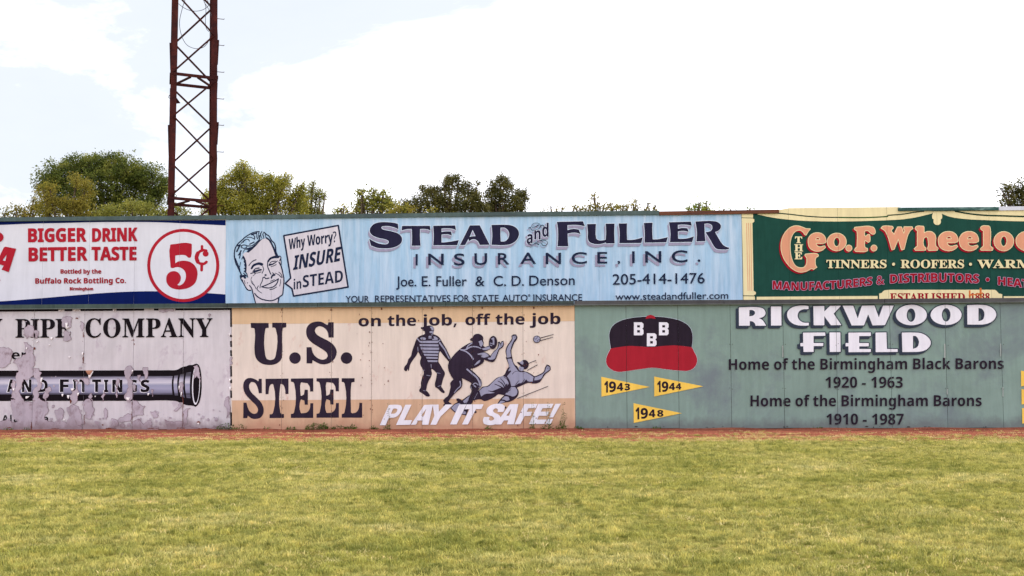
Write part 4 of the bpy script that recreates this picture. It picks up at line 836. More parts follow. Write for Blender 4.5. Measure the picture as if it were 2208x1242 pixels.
for ch, x0, x1, y0, y1 in (('I', 896.7, 900.3, 548.3, 571.7), ('N', 923.9, 956.3, 547.4, 571), ('S', 979.4, 1001.5, 547, 572), ('U', 1023.5, 1049.8, 546.5, 571), ('R', 1074, 1097.3, 546, 569.6),
                           ('A', 1122.7, 1154.9, 545, 568.5), ('N', 1177, 1209.2, 545.5, 569), ('C', 1233.1, 1265, 544, 568.6), ('E', 1288.3, 1308.8, 543.8, 567.7), (',', 1331.7, 1336.7, 563, 569.4),
                           ('I', 1363.3, 1368, 542.3, 566.9), ('N', 1391.5, 1425.4, 542, 565.8), ('C', 1448.8, 1481.7, 540, 565.4), ('.', 1504.6, 1509.8, 559.8, 564.2)):
    mid += glyph('B', ch, x0, y0, x1, y1)
s2.swept('lettering_shade', P_LILAC, big, 0.3, -3.4, 7.0, 4)
s2.shapes('lettering_shade', P_LILAC, shift(mid, -4.6, 6.6), fatten=0.55)
s2.shapes('lettering_outline', P_PALE, big, fatten=1.35)
s2.shapes('heading_lettering', P_NAVY, big, fatten=0.15)
s2.shapes('lettering', P_INK, mid, fatten=0.45)
# the small word between, with its scrolls
aw = glyph('N', 'a', 1135.8, 503, 1148.4, 523.4) + glyph('N', 'n', 1152.4, 496.8, 1165.6, 516.2) + glyph('N', 'd', 1169.2, 480.6, 1182.8, 510.8)
aw = [[(x, y - (x - 1159) * 0.12 * (1 if x < 1150 else 0)) for x, y in c] for c in aw]
fl = []
for q, w, w1 in (([(1655, 200), (1690, 188), (1712, 240)], 16, 10), ([(1730, 198), (1716, 150), (1770, 105), (1850, 108), (1888, 150), (1870, 202), (1800, 236), (1725, 246)], 7, 9), ([(1740, 185), (1800, 172), (1850, 140)], 10, 20),
                 ([(1880, 175), (1925, 142), (1958, 168)], 12, 16), ([(1655, 520), (1700, 522), (1706, 556)], 18, 10), ([(1725, 545), (1800, 490), (1900, 440), (1990, 448), (2032, 490), (2010, 535), (1940, 545), (1910, 505)], 8, 12),
                 ([(1770, 518), (1815, 508), (1852, 528)], 9, 20), ([(1900, 450), (1940, 468)], 14, 8)):
    fl += [zc.p(c) for c in stroke(q, w, w1)]
s2.put('lettering_shade', P_LILAC, union([[(x - 2.6, y + 4.0) for x, y in c] for c in fill(aw) + fat(aw, 1.6) + fl]))
s2.put('lettering_outline', P_PALE, union(fill(aw) + fat(aw, 1.3)))
s2.put('lettering', P_NAVY, union(fill(aw) + fat(aw, 0.25) + fl))
cs = []
for w, a, b_, ya, yb, c in (('Joe.', 854.4, 897.8, 617.6, 617.3, 21.5), ('E.', 909.8, 928.4, 617.2, 617.1, 21.4), ('Fuller', 941, 1006.5, 617, 616.8, 21.3), ('&', 1025.3, 1044.6, 616.8, 616.6, 21.3),
                            ('C.', 1064.5, 1091, 616.6, 616.4, 21.3), ('D.', 1103.5, 1129.5, 616.4, 616, 21.3), ('Denson', 1141.3, 1239, 615.9, 614.4, 21.3),
                            ('YOUR', 745.7, 796, 652, 651.6, 13.6), ('REPRESENTATIVES', 809, 971.4, 651.5, 650.6, 14), ('FOR', 978.5, 1011.3, 650.5, 650.2, 14), ('STATE', 1019, 1075, 650, 649.8, 13.8),
                            ('AUTO', 1083.7, 1137.4, 649.6, 649.2, 13.8), ('INSURANCE', 1150.3, 1255, 649, 648.4, 14), ('205-414-1476', 1321, 1519, 613.8, 610.8, 22.3), ('www.steadandfuller.com', 1327, 1570, 647, 644.2, 14.8)):
    cs += text('B', w, a, b_, (ya, yb), c)
cs += [disc(1141, 637, 2.3, 12), disc(1141, 637, 1.3, 12)]
s2.shapes('small_lettering', P_INK, cs, fatten=0.18)

# ================================================================== upper board 3: bottle green roofers' advertisement
s3 = Sign('billboard', UPPER, 'dark green tin roofers billboard with cream scrollwork and salmon lettering', 'billboard',
          [(x, 560) for x in (1600.5, 1702, 1808, 1914, 2022.5, 2135, 2247, 2361, 2476, 2592, 2710, 2830)], 0.004)
tops = [5.205, 5.335, 5.335, 5.22, 5.22, 5.22, 5.22, 5.22, 5.22, 5.22, 5.22]
us = s3.seams
for i in range(11):
    MB().box(us[i] + 0.002, us[i + 1] - 0.002, rnd.uniform(0, 0.001), 0.018, ZU0, tops[i]).build('panel', P_GREEN, s3.root)
MB().box(us[0], us[-1], 0.022, 0.06, ZU0, 5.18).build('backing_board', P_BACK, s3.root)
MB().box(us[3] + 0.002, s3.loc(1935.5, 450)[0], 0.0005, 0.018, 5.2215, 5.335).build('panel', P_GREEN, s3.root)
zg = Z(1580, 440, 5.4); zh = Z(1880, 440, 5.4)
def topline(xs):
    """the upper edge of the sheets, following their uneven tops"""
    o = []
    for x in xs:
        u, _ = s3.loc(x, 455)
        k = max([i for i in range(11) if us[i] <= u + 1e-6] or [0])
        o.append((x, u, 5.335 if k == 3 and x < 1935.6 else tops[k]))
    return o
def zpx(u, z):                                   # height on the wall back to a row of the photograph
    p = Vector((u * math.cos(PSI), UPPER - u * math.sin(PSI), z - EYE))
    return 621 - FPX * p.dot(U_) / p.dot(F_)
def crown(low):
    """cream field from a lower curve up to the sheets' top edge"""
    hi = []
    x0, x1 = low[0][0], low[-1][0]
    cuts = [x0] + [q for q in (1702, 1808, 1914, 1935.5, 2022.5, 2135, 2247, 2361) if x0 < q < x1] + [x1]
    for a, b_ in zip(cuts, cuts[1:]):
        for x in (a + 0.01, b_ - 0.01):
            _, u, z = topline([x])[0]
            hi.append((x, zpx(u, z) + 0.1))
    return [low + hi[::-1]]
cr1 = [(1633, 462.2), (1663, 468.7), (1700, 473.5), (1737, 476.3), (1793, 477.6), (1808, 477.6), (1840, 477.2), (1876, 476.2), (1914, 474.8), (1945, 473), (1972.6, 469), (1995, 464), (2012, 459.5)]
cr2 = [(2028, 459.4), (2046, 466.8), (2074, 471.5), (2120, 474.4), (2208, 477.2), (2290, 476.5), (2350, 470), (2408, 458)]
s3.shapes('cream_swag', P_CREAM, crown(smooth(cr1, False)), lvl=1)
s3.shapes('cream_swag', P_CREAM, crown(smooth(cr2, False)), lvl=1)
s3.shapes('cream_swag', P_CREAM, crown([(2012.3, 461), (2020, 462), (2027.7, 461)]), lvl=1)
s3.level = 1
s3.strokes('green_line', P_DGREEN, stroke([(1676, 459.5), (1702, 462), (1737, 466), (1774, 468.4), (1807, 468.8)], 2.4))
s3.strokes('green_line', P_MOSS, stroke([(1808.5, 468.8), (1850, 469.3), (1885, 468.5), (1914, 466.8)], 2.6))
s3.strokes('green_line', P_DGREEN, stroke([(1914, 464.3), (1945, 462), (1976, 457.2), (1992, 455.4)], 2.4))
s3.strokes('green_line', P_DGREEN, stroke([(2060, 455.6), (2085, 460.2), (2120, 464), (2160, 465.4), (2208, 466.8), (2290, 466.8), (2340, 462)], 3.2))
s3.shapes('cream_drop', P_CREAM, zh([(715, 90), (805, 90), (818, 140), (812, 172), (800, 180), (802, 215), (785, 238), (760, 245), (735, 238), (718, 215), (718, 180), (706, 172), (700, 140)]))
pl = s3.shapes('painted_pillar', P_CREAM, zg([(100, 112), (235, 112), (236, 170), (250, 180), (250, 205), (228, 222), (242, 1010), (268, 1025), (268, 1050), (245, 1060), (255, 1078), (255, 1190), (125, 1190), (105, 230)]))
s3.strokes('green_line', P_DGREEN, [zg.p(c) for c in stroke([(102, 160), (236, 163)], 7) + stroke([(122, 1068), (258, 1070)], 9)], parent=pl)
s3.strokes('salmon_flute', P_SALMON, [zg.p(c) for q in (0, 1, 2) for c in stroke([(160 + 24 * q, 224), (177 + 22 * q, 1008)], 7)], parent=pl)
s3.shapes('cream_border', P_CREAM, [zg.p([(278, 1080), (1686, 1070), (1686, 1150), (278, 1160)]), zh.p([(1533, 1074), (5120, 1070), (5120, 1160), (1533, 1160)])])
pq = s3.shapes('cream_plaque', P_CREAM, [zh.p([(83, 1042), (112, 1036), (130, 1014), (150, 1004), (210, 998), (1430, 998), (1450, 1012), (1475, 1042), (1515, 1050), (1515, 1200), (83, 1200)])])
s3.shapes('lettering', P_CRIM, text('S', 'ESTABLISHED', 1919, 2080, (648.6, 648.2), 15.8) + text('S', '1838', 2092, 2133.5, 648.2, 15.2), parent=pq, fatten=0.35)
zG = Z(1670, 470, 9.552)
geo = zG([(730, 228), (690, 275), (645, 350), (620, 335), (590, 290), (540, 255), (490, 248), (430, 270), (380, 320), (340, 400), (318, 500), (315, 620), (325, 740), (350, 850), (390, 940), (440, 1000), (520, 1030), (590, 1025), (640, 990), (665, 930), (668, 870), (665, 820), (640, 790), (628, 765), (640, 748), (870, 745), (895, 765), (890, 790), (850, 810), (835, 850), (832, 920), (840, 980), (865, 1015), (800, 1055), (780, 1040), (740, 1045), (680, 1080), (600, 1105), (530, 1112), (440, 1085), (340, 1020), (250, 920), (180, 800), (140, 650), (140, 520), (170, 400), (230, 290), (320, 205), (410, 170), (500, 172), (570, 195), (630, 220), (680, 228)],
         [(1642, 215), (1655, 197), (2020, 192), (2048, 220), (2068, 300), (2050, 328), (2010, 328), (1970, 300), (1930, 262), (1870, 256), (1850, 275), (1850, 370), (1880, 385), (1915, 350), (1950, 348), (1960, 400), (1958, 480), (1930, 498), (1900, 480), (1875, 458), (1850, 470), (1850, 590), (1870, 620), (1910, 635), (1910, 670), (1880, 685), (1670, 685), (1650, 660), (1665, 630), (1700, 600), (1705, 300), (1695, 260), (1655, 240)])
def lower_e(x0, y0, x1, y1):
    a = [(1040, 505), (850, 520), (855, 555), (890, 590), (950, 600), (1000, 585), (1030, 580), (1040, 605), (1000, 645), (930, 675), (860, 680), (780, 655), (720, 600), (697, 520), (700, 430), (740, 360), (810, 318), (880, 308), (960, 325), (1020, 375), (1048, 450), (1050, 492)]
    h = [(838, 455), (850, 415), (890, 392), (925, 415), (937, 455)]
    f = lambda c: [(x0 + (x - 697) / 353 * (x1 - x0), y0 + (y - 308) / 372 * (y1 - y0)) for x, y in c]
    return [smooth(f(a)), smooth(f(h))]
def lower_o(x0, y0, x1, y1):
    cx, cy = (x0 + x1) / 2, (y0 + y1) / 2
    return [disc(cx, cy, (x1 - x0) / 2, 28, (y1 - y0) / 2), disc(cx, cy, (x1 - x0) * 0.175, 20, (y1 - y0) * 0.29, 0.06)]
geo += lower_e(1743, 502.4, 1780, 541.2) + lower_o(1784, 503.3, 1824, 540.2)
geo += [disc(1830.0, 535.1, 6.0, 16), disc(1884.1, 534.9, 5.9, 16)]
geo += zh([(108, 280), (125, 263), (235, 262), (245, 280), (225, 300), (222, 320), (258, 358), (298, 270), (340, 270), (368, 350), (385, 310), (370, 290), (375, 268), (465, 268), (472, 285), (440, 310), (370, 525), (345, 530), (305, 400), (255, 525), (232, 530), (160, 320), (140, 300)],
          [(505, 275), (520, 262), (598, 262), (602, 280), (602, 340), (650, 322), (700, 330), (735, 370), (740, 490), (765, 515), (760, 535), (660, 538), (650, 520), (660, 480), (650, 390), (625, 375), (600, 400), (600, 490), (625, 515), (620, 536), (505, 536), (495, 520), (530, 490), (530, 310), (510, 295)],
          [(1265, 275), (1280, 260), (1360, 258), (1370, 275), (1372, 490), (1405, 515), (1400, 536), (1270, 536), (1265, 520), (1300, 490), (1298, 310), (1272, 295)],
          [(1940, 330), (1990, 360), (1985, 430), (1930, 430), (1900, 380), (1850, 350), (1800, 370), (1785, 430), (1800, 490), (1850, 515), (1920, 500), (1960, 480), (1985, 500), (1930, 545), (1830, 550), (1740, 525), (1685, 470), (1685, 390), (1740, 335), (1840, 318)])
geo += lower_e(2023.6, 499.7, 2064.6, 540.2) + lower_e(2069, 499.7, 2109, 540.2) + lower_o(2143.2, 500, 2184.6, 540.4)
s3.swept('lettering_shade', P_CRIM, geo, 0.9, -3.6, 3.4, 2)
s3.shapes('lettering_outline', P_CREAM, geo, fatten=1.35)
s3.shapes('heading_lettering', P_SALMON, geo)
cs = text('S', 'TINNERS', 1781.9, 1911, 578, 17.2) + text('S', 'ROOFERS', 1942, 2078, 578, 17.4) + text('S', 'WARM', 2107, 2224, 577.8, 17.2) + [disc(1926.3, 569.8, 3, 12), disc(2092, 569.8, 3, 12)]
s3.shapes('lettering_shade', P_BLACK, shift(cs, -0.5, 0.6), fatten=1.3)
s3.shapes('lettering', P_CREAM, cs, fatten=0.35)
cs = text('N', 'MANUFACTURERS', 1666, 1880, [(1672, 623.2), (1700, 625.4), (1717, 626), (1765, 624.6), (1810, 622), (1858, 617), (1880, 614.4)], 17) + text('N', '&', 1889.6, 1906, (613.6, 612.6), 17.5) + \
     text('N', 'DISTRIBUTORS', 1919, 2110, [(1919, 610.8), (1960, 609), (2010, 607.8), (2060, 608.4), (2110, 610.4)], 18.5) + [disc(2128.8, 603, 3.6, 12)] + text('N', 'HEAT', 2151.5, 2217, (614, 621), 17)
s3.shapes('lettering_outline', P_PINK, cs, fatten=1.15)
s3.shapes('lettering', P_CRIM, cs, fatten=0.45)
cs = glyph('S', 'T', 1714.2, 510.6, 1728.8, 524) + glyph('S', 'H', 1713, 527.4, 1730.8, 541.8) + glyph('S', 'E', 1713.2, 544.4, 1729.2, 558.8)
s3.shapes('lettering', P_CREAM, cs, fatten=0.5)

# ================================================================== lower wall 1: the peeling pipe maker's board
w1 = Sign('sign_wall', LOWER, 'peeling grey white sign wall with a painted black iron pipe', 'sign wall',
          [(-598, 790), (-484, 790), (-371, 790), (-258, 790), (-146, 790), (-38, 790), (72, 790), (181, 790), (287, 790), (395, 790), (498.6, 790)], 0.007)
ZT = 2.86
w1.panels(0.02, ZT, P_OLD)
MB().box(w1.seams[0], w1.seams[-1], 0.024, 0.09, 0.0, ZT).build('backing_board', P_BACK, w1.root)
rj = random.Random(11)
def ragged(c, amp=1.2, n=3):
    """fractal torn edge"""
    for k in range(n):
        o = []
        for i in range(len(c)):
            a, b_ = c[i], c[(i + 1) % len(c)]
            L_ = math.hypot(b_[0] - a[0], b_[1] - a[1])
            o.append(a)
            if L_ > 1.0:
                q = rj.uniform(-1, 1) * min(amp, L_ * 0.28) / (k + 1) ** 0.5
                o.append(((a[0] + b_[0]) / 2 - (b_[1] - a[1]) / L_ * q, (a[1] + b_[1]) / 2 + (b_[0] - a[0]) / L_ * q))
        c = o
    return c
yT = lambda x: 667.5 - x * 0.0075
blk = union([[(x0, yT(x0)), (x1, yT(x1)), (x1, yT(x1) + 4.6), (x0, yT(x0) + 4.6)] for x0, x1 in ((-598, 126), (139, 156), (174, 243), (251, 311), (332, 342), (378, 500))] +
            [[(496.2, a), (500.2, a), (500.6, b_), (496.6, b_)] for a, b_ in ((664, 705), (722, 727), (735, 748), (755, 768), (789, 812), (818, 826), (842, 858), (889, 918))])
w1.put('black_border', P_BLACK, blk)
zp = Z(300, 770, 7.76); zl = Z(0, 650, 4.138); zr = Z(240, 650, 4.139)
pipe = w1.shapes('painted_pipe', P_BLACK, [smooth([(-598, 799), (-100, 799), (100, 799)] + zp.p([(0, 220), (500, 219), (610, 217), (655, 202), (700, 176), (742, 160), (790, 152), (832, 133), (900, 130), (930, 116), (962, 107), (995, 130), (1020, 180), (1038, 270), (1047, 400), (1045, 560), (1025, 700), (990, 790), (945, 833), (905, 815), (800, 805), (740, 785), (728, 757), (680, 762), (640, 740), (600, 732), (0, 732)]) + [(100, 864.5), (-100, 865), (-598, 865)])])
w1.shapes('pipe_body', P_PIPE, [[(-598, 811), (372.5, 811)] + zp.p([(548, 400), (548, 520), (560, 630)]) + [(-598, 849.8)]] + zp([(590, 308), (655, 298), (641, 380), (638, 480), (655, 640), (598, 640), (582, 540), (578, 420)], [(688, 290), (755, 272), (742, 400), (742, 560), (765, 680), (705, 660), (672, 560), (668, 420)], [(790, 262), (870, 250), (852, 400), (850, 560), (862, 690), (795, 680), (775, 560), (768, 400)]), parent=pipe)
w1.shapes('pipe_mouth', P_LWHITE, [zp.p(disc(953, 465, 66, 32, 332, 0.03)), zp.p(disc(957, 468, 52, 32, 300, 0.03))], parent=pipe)
cs = []
for ch, a, b_, g_ in (('A', 16.5, 33.5, 0), ('N', 48, 67.5, 0), ('D', 83, 102.5, 0), ('F', 130, 148, 0), ('I', 158, 165, 0), ('T', 172, 187.5, 0), ('T', 199.5, 217.5, 0), ('I', 225, 233, 0), ('N', 243, 263.5, 0), ('G', 279, 295, 0), ('S', 304, 322, 0)):
    cs += glyph('N', ch, a, 818.6 + 0.6 * (a > 200), b_, 844.8 + 0.4 * (a > 200))
w1.shapes('lettering_outline', P_LWHITE, shift(cs, -0.7, 0.3), parent=pipe, fatten=1.5)
w1.shapes('lettering', P_BLACK, cs, parent=pipe, fatten=0.6)
cs = text('S', 'Y', -32, 5, 727.8, 40) + text('S', 'PIPE', 34, 153, (727.8, 727.6), 39.6) + text('S', 'COMPANY', 185, 458, (727.4, 726.4), 40, track=40)
w1.shapes('heading_lettering', P_BLACK, cs, fatten=0.35)
cs = text('N', 'er', 25.4, 59, 775, 20) + text('N', 'Alabama', 5, 104, 909.8, 14.6, track=160) + [disc(1, 773, 2, 8)]
w1.shapes('lettering', P_BLACK, cs)
# torn away paint
P_EDGESHADE = paint('painted_edge_shade', (132, 106, 116), 0.25, 0.1)  # dark tone for the shadow painted round the torn patches
T_ = lambda z, *cs: [z.p(c) for c in cs]
peel = T_(zl, [(215, 365), (245, 372), (300, 412), (312, 500), (295, 590), (300, 660), (260, 688), (190, 690), (165, 620), (150, 560), (118, 548), (180, 505), (235, 465), (228, 420)],
          [(150, 640), (190, 628), (200, 760), (168, 800), (205, 870), (215, 905), (150, 900), (100, 860), (108, 820), (140, 780), (145, 700)],
          [(300, 600), (345, 598), (372, 640), (365, 700), (372, 760), (340, 800), (332, 885), (290, 885), (296, 820), (335, 760), (325, 690), (300, 650)],
          [(560, 145), (600, 135), (647, 150), (635, 222), (590, 240), (555, 200)], [(565, 275), (590, 262), (632, 280), (635, 330), (600, 358), (568, 350)],
          [(215, 238), (250, 210), (300, 222), (302, 322), (240, 332), (213, 300)], [(640, 790), (682, 780), (702, 830), (680, 900), (650, 915), (628, 870), (640, 830)], [(300, 262), (345, 268), (335, 322), (318, 330)],
          [(398, 820), (440, 758), (458, 800), (430, 850), (412, 888), (385, 860)], [(0, 412), (80, 415), (112, 450), (100, 520), (60, 575), (-40, 580), (-60, 430)],
          [(100, 878), (300, 900), (330, 870), (372, 882), (425, 900), (432, 980), (385, 1040), (300, 1130), (200, 1140), (150, 1050), (108, 960)],
          [(490, 972), (540, 950), (572, 990), (560, 1042), (510, 1052)], [(598, 950), (650, 918), (700, 940), (732, 1010), (728, 1100), (640, 1142), (600, 1100), (620, 1020)],
          [(790, 845), (820, 820), (812, 870), (832, 890)], [(740, 900), (800, 870), (842, 960), (800, 1052), (760, 1040), (752, 970)], [(903, 850), (930, 800), (942, 830), (920, 892)],
          [(720, 690), (760, 685), (795, 700), (780, 750), (770, 740)], [(690, 700), (705, 720), (690, 790), (668, 800)], [(120, 700), (135, 760), (110, 800), (105, 750)],
          [(0, 1075), (70, 1060), (110, 1085), (180, 1060), (260, 1085), (330, 1075), (420, 1060), (480, 1085), (560, 1070), (620, 1100), (700, 1110), (735, 1130), (735, 1160), (0, 1160)],
          [(250, 1060), (300, 1020), (330, 1060), (330, 1085), (260, 1090)], [(380, 1020), (395, 1085), (350, 1085)], [(940, 950), (960, 1000), (945, 1050), (930, 1000)], [(720, 180), (748, 200), (735, 265)]) + \
    T_(zr, [(118, 620), (150, 578), (195, 600), (190, 640), (165, 690), (195, 720), (190, 862), (165, 900), (118, 862), (140, 800), (150, 720), (128, 680)], [(285, 590), (325, 590), (320, 690), (300, 702), (290, 640)],
       [(190, 880), (240, 900), (302, 935), (290, 1010), (200, 1032), (186, 960)], [(350, 985), (400, 978), (422, 1020), (380, 1042)], [(478, 1055), (520, 1075), (600, 1068), (635, 1080), (638, 1140), (500, 1140)],
       [(1012, 900), (1050, 850), (1064, 980), (1028, 1042)], [(0, 1050), (50, 1060), (62, 1110), (0, 1135)], [(735, 580), (760, 570), (790, 640), (795, 720), (765, 660), (740, 690), (732, 640)], [(200, 740), (218, 760), (215, 800), (200, 790)],
       [(605, 735), (635, 720), (640, 820), (605, 800)], [(235, 660), (262, 658), (260, 720), (245, 700)], [(560, 975), (620, 900), (625, 940), (590, 972)], [(640, 985), (705, 955), (680, 1000), (655, 1100), (660, 1142), (640, 1142)],
       [(60, 1060), (150, 1000), (180, 1010), (170, 1070), (110, 1075)], [(190, 1080), (250, 1050), (290, 1105), (350, 1060), (350, 1110), (420, 1120), (420, 1142), (190, 1142)], [(360, 785), (380, 790), (370, 850)], [(880, 110), (888, 120), (876, 142), (866, 125)], [(640, 1120), (760, 1125), (900, 1130), (1010, 1128), (1055, 1130), (1055, 1160), (640, 1160)],
       [(1062, 500), (1082, 505), (1080, 560), (1060, 570)], [(428, 72), (560, 74), (558, 86), (430, 92)], [(55, 690), (75, 700), (50, 860), (42, 800)])
peel = [ragged(c, 3.6, 4) for c in peel]
# a scatter of small losses, thickest along the foot
for k in range(150):
    x = rj.uniform(-250, 497); y = 921 - abs(rj.gauss(0, 20)) if rj.random() < 0.72 else rj.uniform(680, 915)
    if x > 300 and y < 880: continue
    r_ = rj.uniform(0.6, 3.4) * (1.4 if y > 900 else 0.8)
    peel.append(ragged(disc(x, y, r_, 7, r_ * rj.uniform(0.5, 1.6), rj.uniform(0, 3)), 1.1, 2))
pt_ = [t for c in peel for t in fill([c], False)]
w1.put('painted_edge_shadow', P_EDGESHADE, union(pt_ + [t for c in peel[:60] for t in fat([[(x + 0.25, y - 0.3) for x, y in c[::2]]], 0.55, 5)]))  # dark rim below the patches: their edge shadow put in as colour
w1.put('bared_patch', P_BARE, union(pt_))
rust = [ragged(disc(x, y, a, 8, b_), 1.2, 2) for x, y, a, b_ in ((68, 918, 1.0, 10), (180, 770, 0.9, 14), (180, 722, 1.2, 6), (182, 905, 0.8, 12), (394, 880, 0.9, 40), (285, 890, 0.7, 25), (428.5, 911, 3.6, 3), (166, 686, 3, 1.6), (290, 742, 1, 2), (288, 733, 1.4, 2.4), (222, 916, 2, 1.6),
                                                       (20, 922, 5, 1), (120, 924, 9, 0.9), (240, 924, 12, 0.9), (330, 924, 14, 0.8), (390, 923, 10, 1.3), (440, 924, 12, 0.8), (75, 751, 2, 3), (153, 866, 2, 4))]
w1.put('rust_stain', P_RUSTY, union([t for c in rust for t in fill([c], False)]))
# curls of paint that stand off the board
def curl(sign, px, py, w, h, lean, mat, label=None):
    u, z = sign.loc(px, py); k = 1 / 93.0
    w *= k; h *= k
    vs, fs = [], []
    for i in range(4):
        f = i / 3; wv = w * (1 - f * 0.75)
        vs += [(u - wv / 2 + lean * f * w, -0.006 - 0.055 * math.sin(f * 1.5) * (h / 0.1) ** 0.5, z - h * f * 0.9), (u + wv / 2 + lean * f * w, -0.006 - 0.05 * math.sin(f * 1.3) * (h / 0.1) ** 0.5, z - h * f)]
    for i in range(3): fs.append((2 * i, 2 * i + 1, 2 * i + 3, 2 * i + 2))
    o = mesh_obj('paint_curl', vs, fs, sign.root, (mat,), True)
    md = o.modifiers.new('thick', 'SOLIDIFY'); md.thickness = 0.002
    if label: o['label'] = label
P_TANBACK = paint('tan_curl_back', (168, 118, 96), 0.1, 0.05)
for x, y, w, h, ln in ((130.5, 669, 6, 4, .1), (163, 669, 7, 5, -.2), (172.4, 668.6, 5, 4, .2), (246, 669, 4, 5, .1), (146, 706, 7, 5, .3), (112.5, 730, 6, 6, -.1), (81, 737, 4, 4, 0), (178.8, 763, 4, 8, .1), (58, 751, 4, 5, .2), (30, 840, 5, 6, .3),
                       (90.5, 820, 5, 12, .1), (147.5, 856, 6, 8, .3), (169.4, 850, 5, 7, 0), (60, 857, 9, 5, -.2), (135.4, 852, 5, 6, .2), (157, 840, 9, 5, 0), (150, 770, 5, 3, .1), (206, 855, 3, 3, 0), (320.6, 850, 5, 5, 0), (276, 860, 10, 7, .2), (392, 850, 3, 11, 0), (387, 836, 3, 9, .2), (286.4, 800, 4, 5, 0), (495.6, 722, 3, 6, .1), (496.4, 820, 4, 6, -.1), (496.6, 838, 4, 8, .2), (250, 672, 3, 2, 0), (428, 913, 6, 4, .1), (107, 744, 4, 3, .2), (139, 905, 4, 3, .1)):
    curl(w1, x, y - h / 2, w, h, ln, P_FLAKE)
curl(w1, 192.6, 798.6, 17, 10, 0.1, P_TANBACK)
curl(w1, 196.4, 800.5, 11, 16, -0.1, P_FLAKE)
curl(w1, 144, 695, 6, 16, 0.4, P_FLAKE)

# ================================================================== lower wall 2: the steel maker's safety board
w2 = Sign('sign_wall', LOWER, 'peach and cream sign wall with steel lettering and three painted ballplayers', 'sign wall',
          [(498.6, 790), (607.9, 790), (714.8, 790), (801, 790), (910.3, 790), (1019, 790), (1128, 790), (1240, 790)], 0.007)
w2.panels(0.02, ZT, P_MID)
MB().box(w2.seams[0], w2.seams[-1], 0.024, 0.09, 0.0, ZT).build('backing_board', P_BACK, w2.root)
w2.shapes('colour_band', P_PEACH, [[(500.4, 659), (1239.4, 655), (1239.4, 692.2), (500.4, 699)]], lvl=1)
w2.shapes('colour_band', P_CLAY, [[(500.4, 863.3), (1239.4, 858.6), (1240.4, 924.8), (500.4, 926.4)]], lvl=1)
w2.level = 1
zs = Z(490, 650, 4.14)
E1 = [(568, 688), (768, 685), (768, 804), (740, 804), (735, 760), (715, 730), (660, 722), (655, 730), (655, 840), (662, 843), (685, 830), (692, 788), (720, 788), (720, 922), (692, 922), (688, 885), (660, 875), (655, 880), (655, 990), (662, 998), (710, 990), (735, 960), (742, 908), (768, 908), (768, 1040), (568, 1040), (568, 1005), (590, 1000), (598, 985), (598, 735), (590, 720), (568, 715)]
cs = zs([(210, 192), (370, 192), (370, 235), (345, 238), (340, 250), (340, 480), (352, 512), (385, 523), (420, 510), (433, 480), (433, 245), (425, 235), (402, 233), (402, 190), (527, 190), (527, 230), (500, 235), (494, 250), (492, 460), (480, 520), (440, 555), (380, 567), (310, 555), (262, 515), (245, 460), (245, 250), (240, 238), (212, 235)],
        [(950, 185), (950, 322), (905, 322), (895, 270), (860, 232), (820, 222), (790, 240), (783, 262), (800, 295), (860, 330), (930, 370), (965, 410), (977, 450), (965, 500), (930, 540), (880, 560), (830, 558), (790, 540), (762, 525), (758, 553), (708, 553), (708, 408), (752, 408), (765, 460), (800, 500), (850, 520), (885, 510), (897, 485), (885, 455), (830, 415), (760, 370), (720, 330), (705, 280), (710, 235), (740, 198), (790, 180), (840, 182), (875, 200), (897, 210), (902, 186)],
        [(308, 690), (310, 818), (283, 820), (270, 765), (245, 725), (215, 718), (198, 740), (196, 770), (215, 810), (265, 860), (305, 905), (325, 955), (322, 1000), (300, 1035), (262, 1048), (220, 1045), (185, 1020), (178, 1042), (143, 1042), (145, 903), (172, 903), (185, 950), (205, 985), (240, 1003), (265, 995), (275, 970), (262, 935), (215, 885), (165, 830), (145, 780), (147, 725), (170, 692), (210, 683), (250, 695), (278, 712), (283, 690)],
        [(342, 690), (547, 688), (547, 826), (520, 826), (515, 780), (500, 745), (478, 735), (475, 745), (475, 990), (482, 1003), (507, 1005), (507, 1040), (378, 1042), (378, 1008), (402, 1003), (410, 990), (412, 745), (405, 735), (385, 745), (372, 790), (368, 828), (342, 828)],
        E1, [(x + 229, y - 2) for x, y in E1],
        [(1022, 685), (1137, 685), (1137, 718), (1112, 722), (1108, 735), (1105, 990), (1115, 998), (1150, 990), (1172, 960), (1180, 905), (1205, 905), (1205, 1038), (1022, 1038), (1022, 1005), (1040, 1000), (1048, 985), (1048, 735), (1040, 720), (1022, 718)])
cs += [disc(490 + 605 / 4.14, 650 + 505 / 4.14, 12.4, 28), disc(490 + 1065 / 4.14, 650 + 505 / 4.14, 12.5, 28)]
w2.shapes('heading_lettering', P_PLUM, cs)
cs = text('N', 'on', 773.3, 821, (703.5, 703.1), 22.6) + text('N', 'the', 836, 897, (702.9, 702.2), 22.6) + text('N', 'job,', 908, 984.4, (702, 701.3), 22.6) + text('N', 'off', 1003.7, 1057.6, (701, 700.2), 22.6) + \
     text('N', 'the', 1068.8, 1131, (700, 699.3), 22.6) + text('N', 'job', 1143, 1208.3, (699.2, 698.4), 22.6)
w2.shapes('lettering', P_PLUM, cs, fatten=0.3)
zu = Z(860, 690, 7.307)
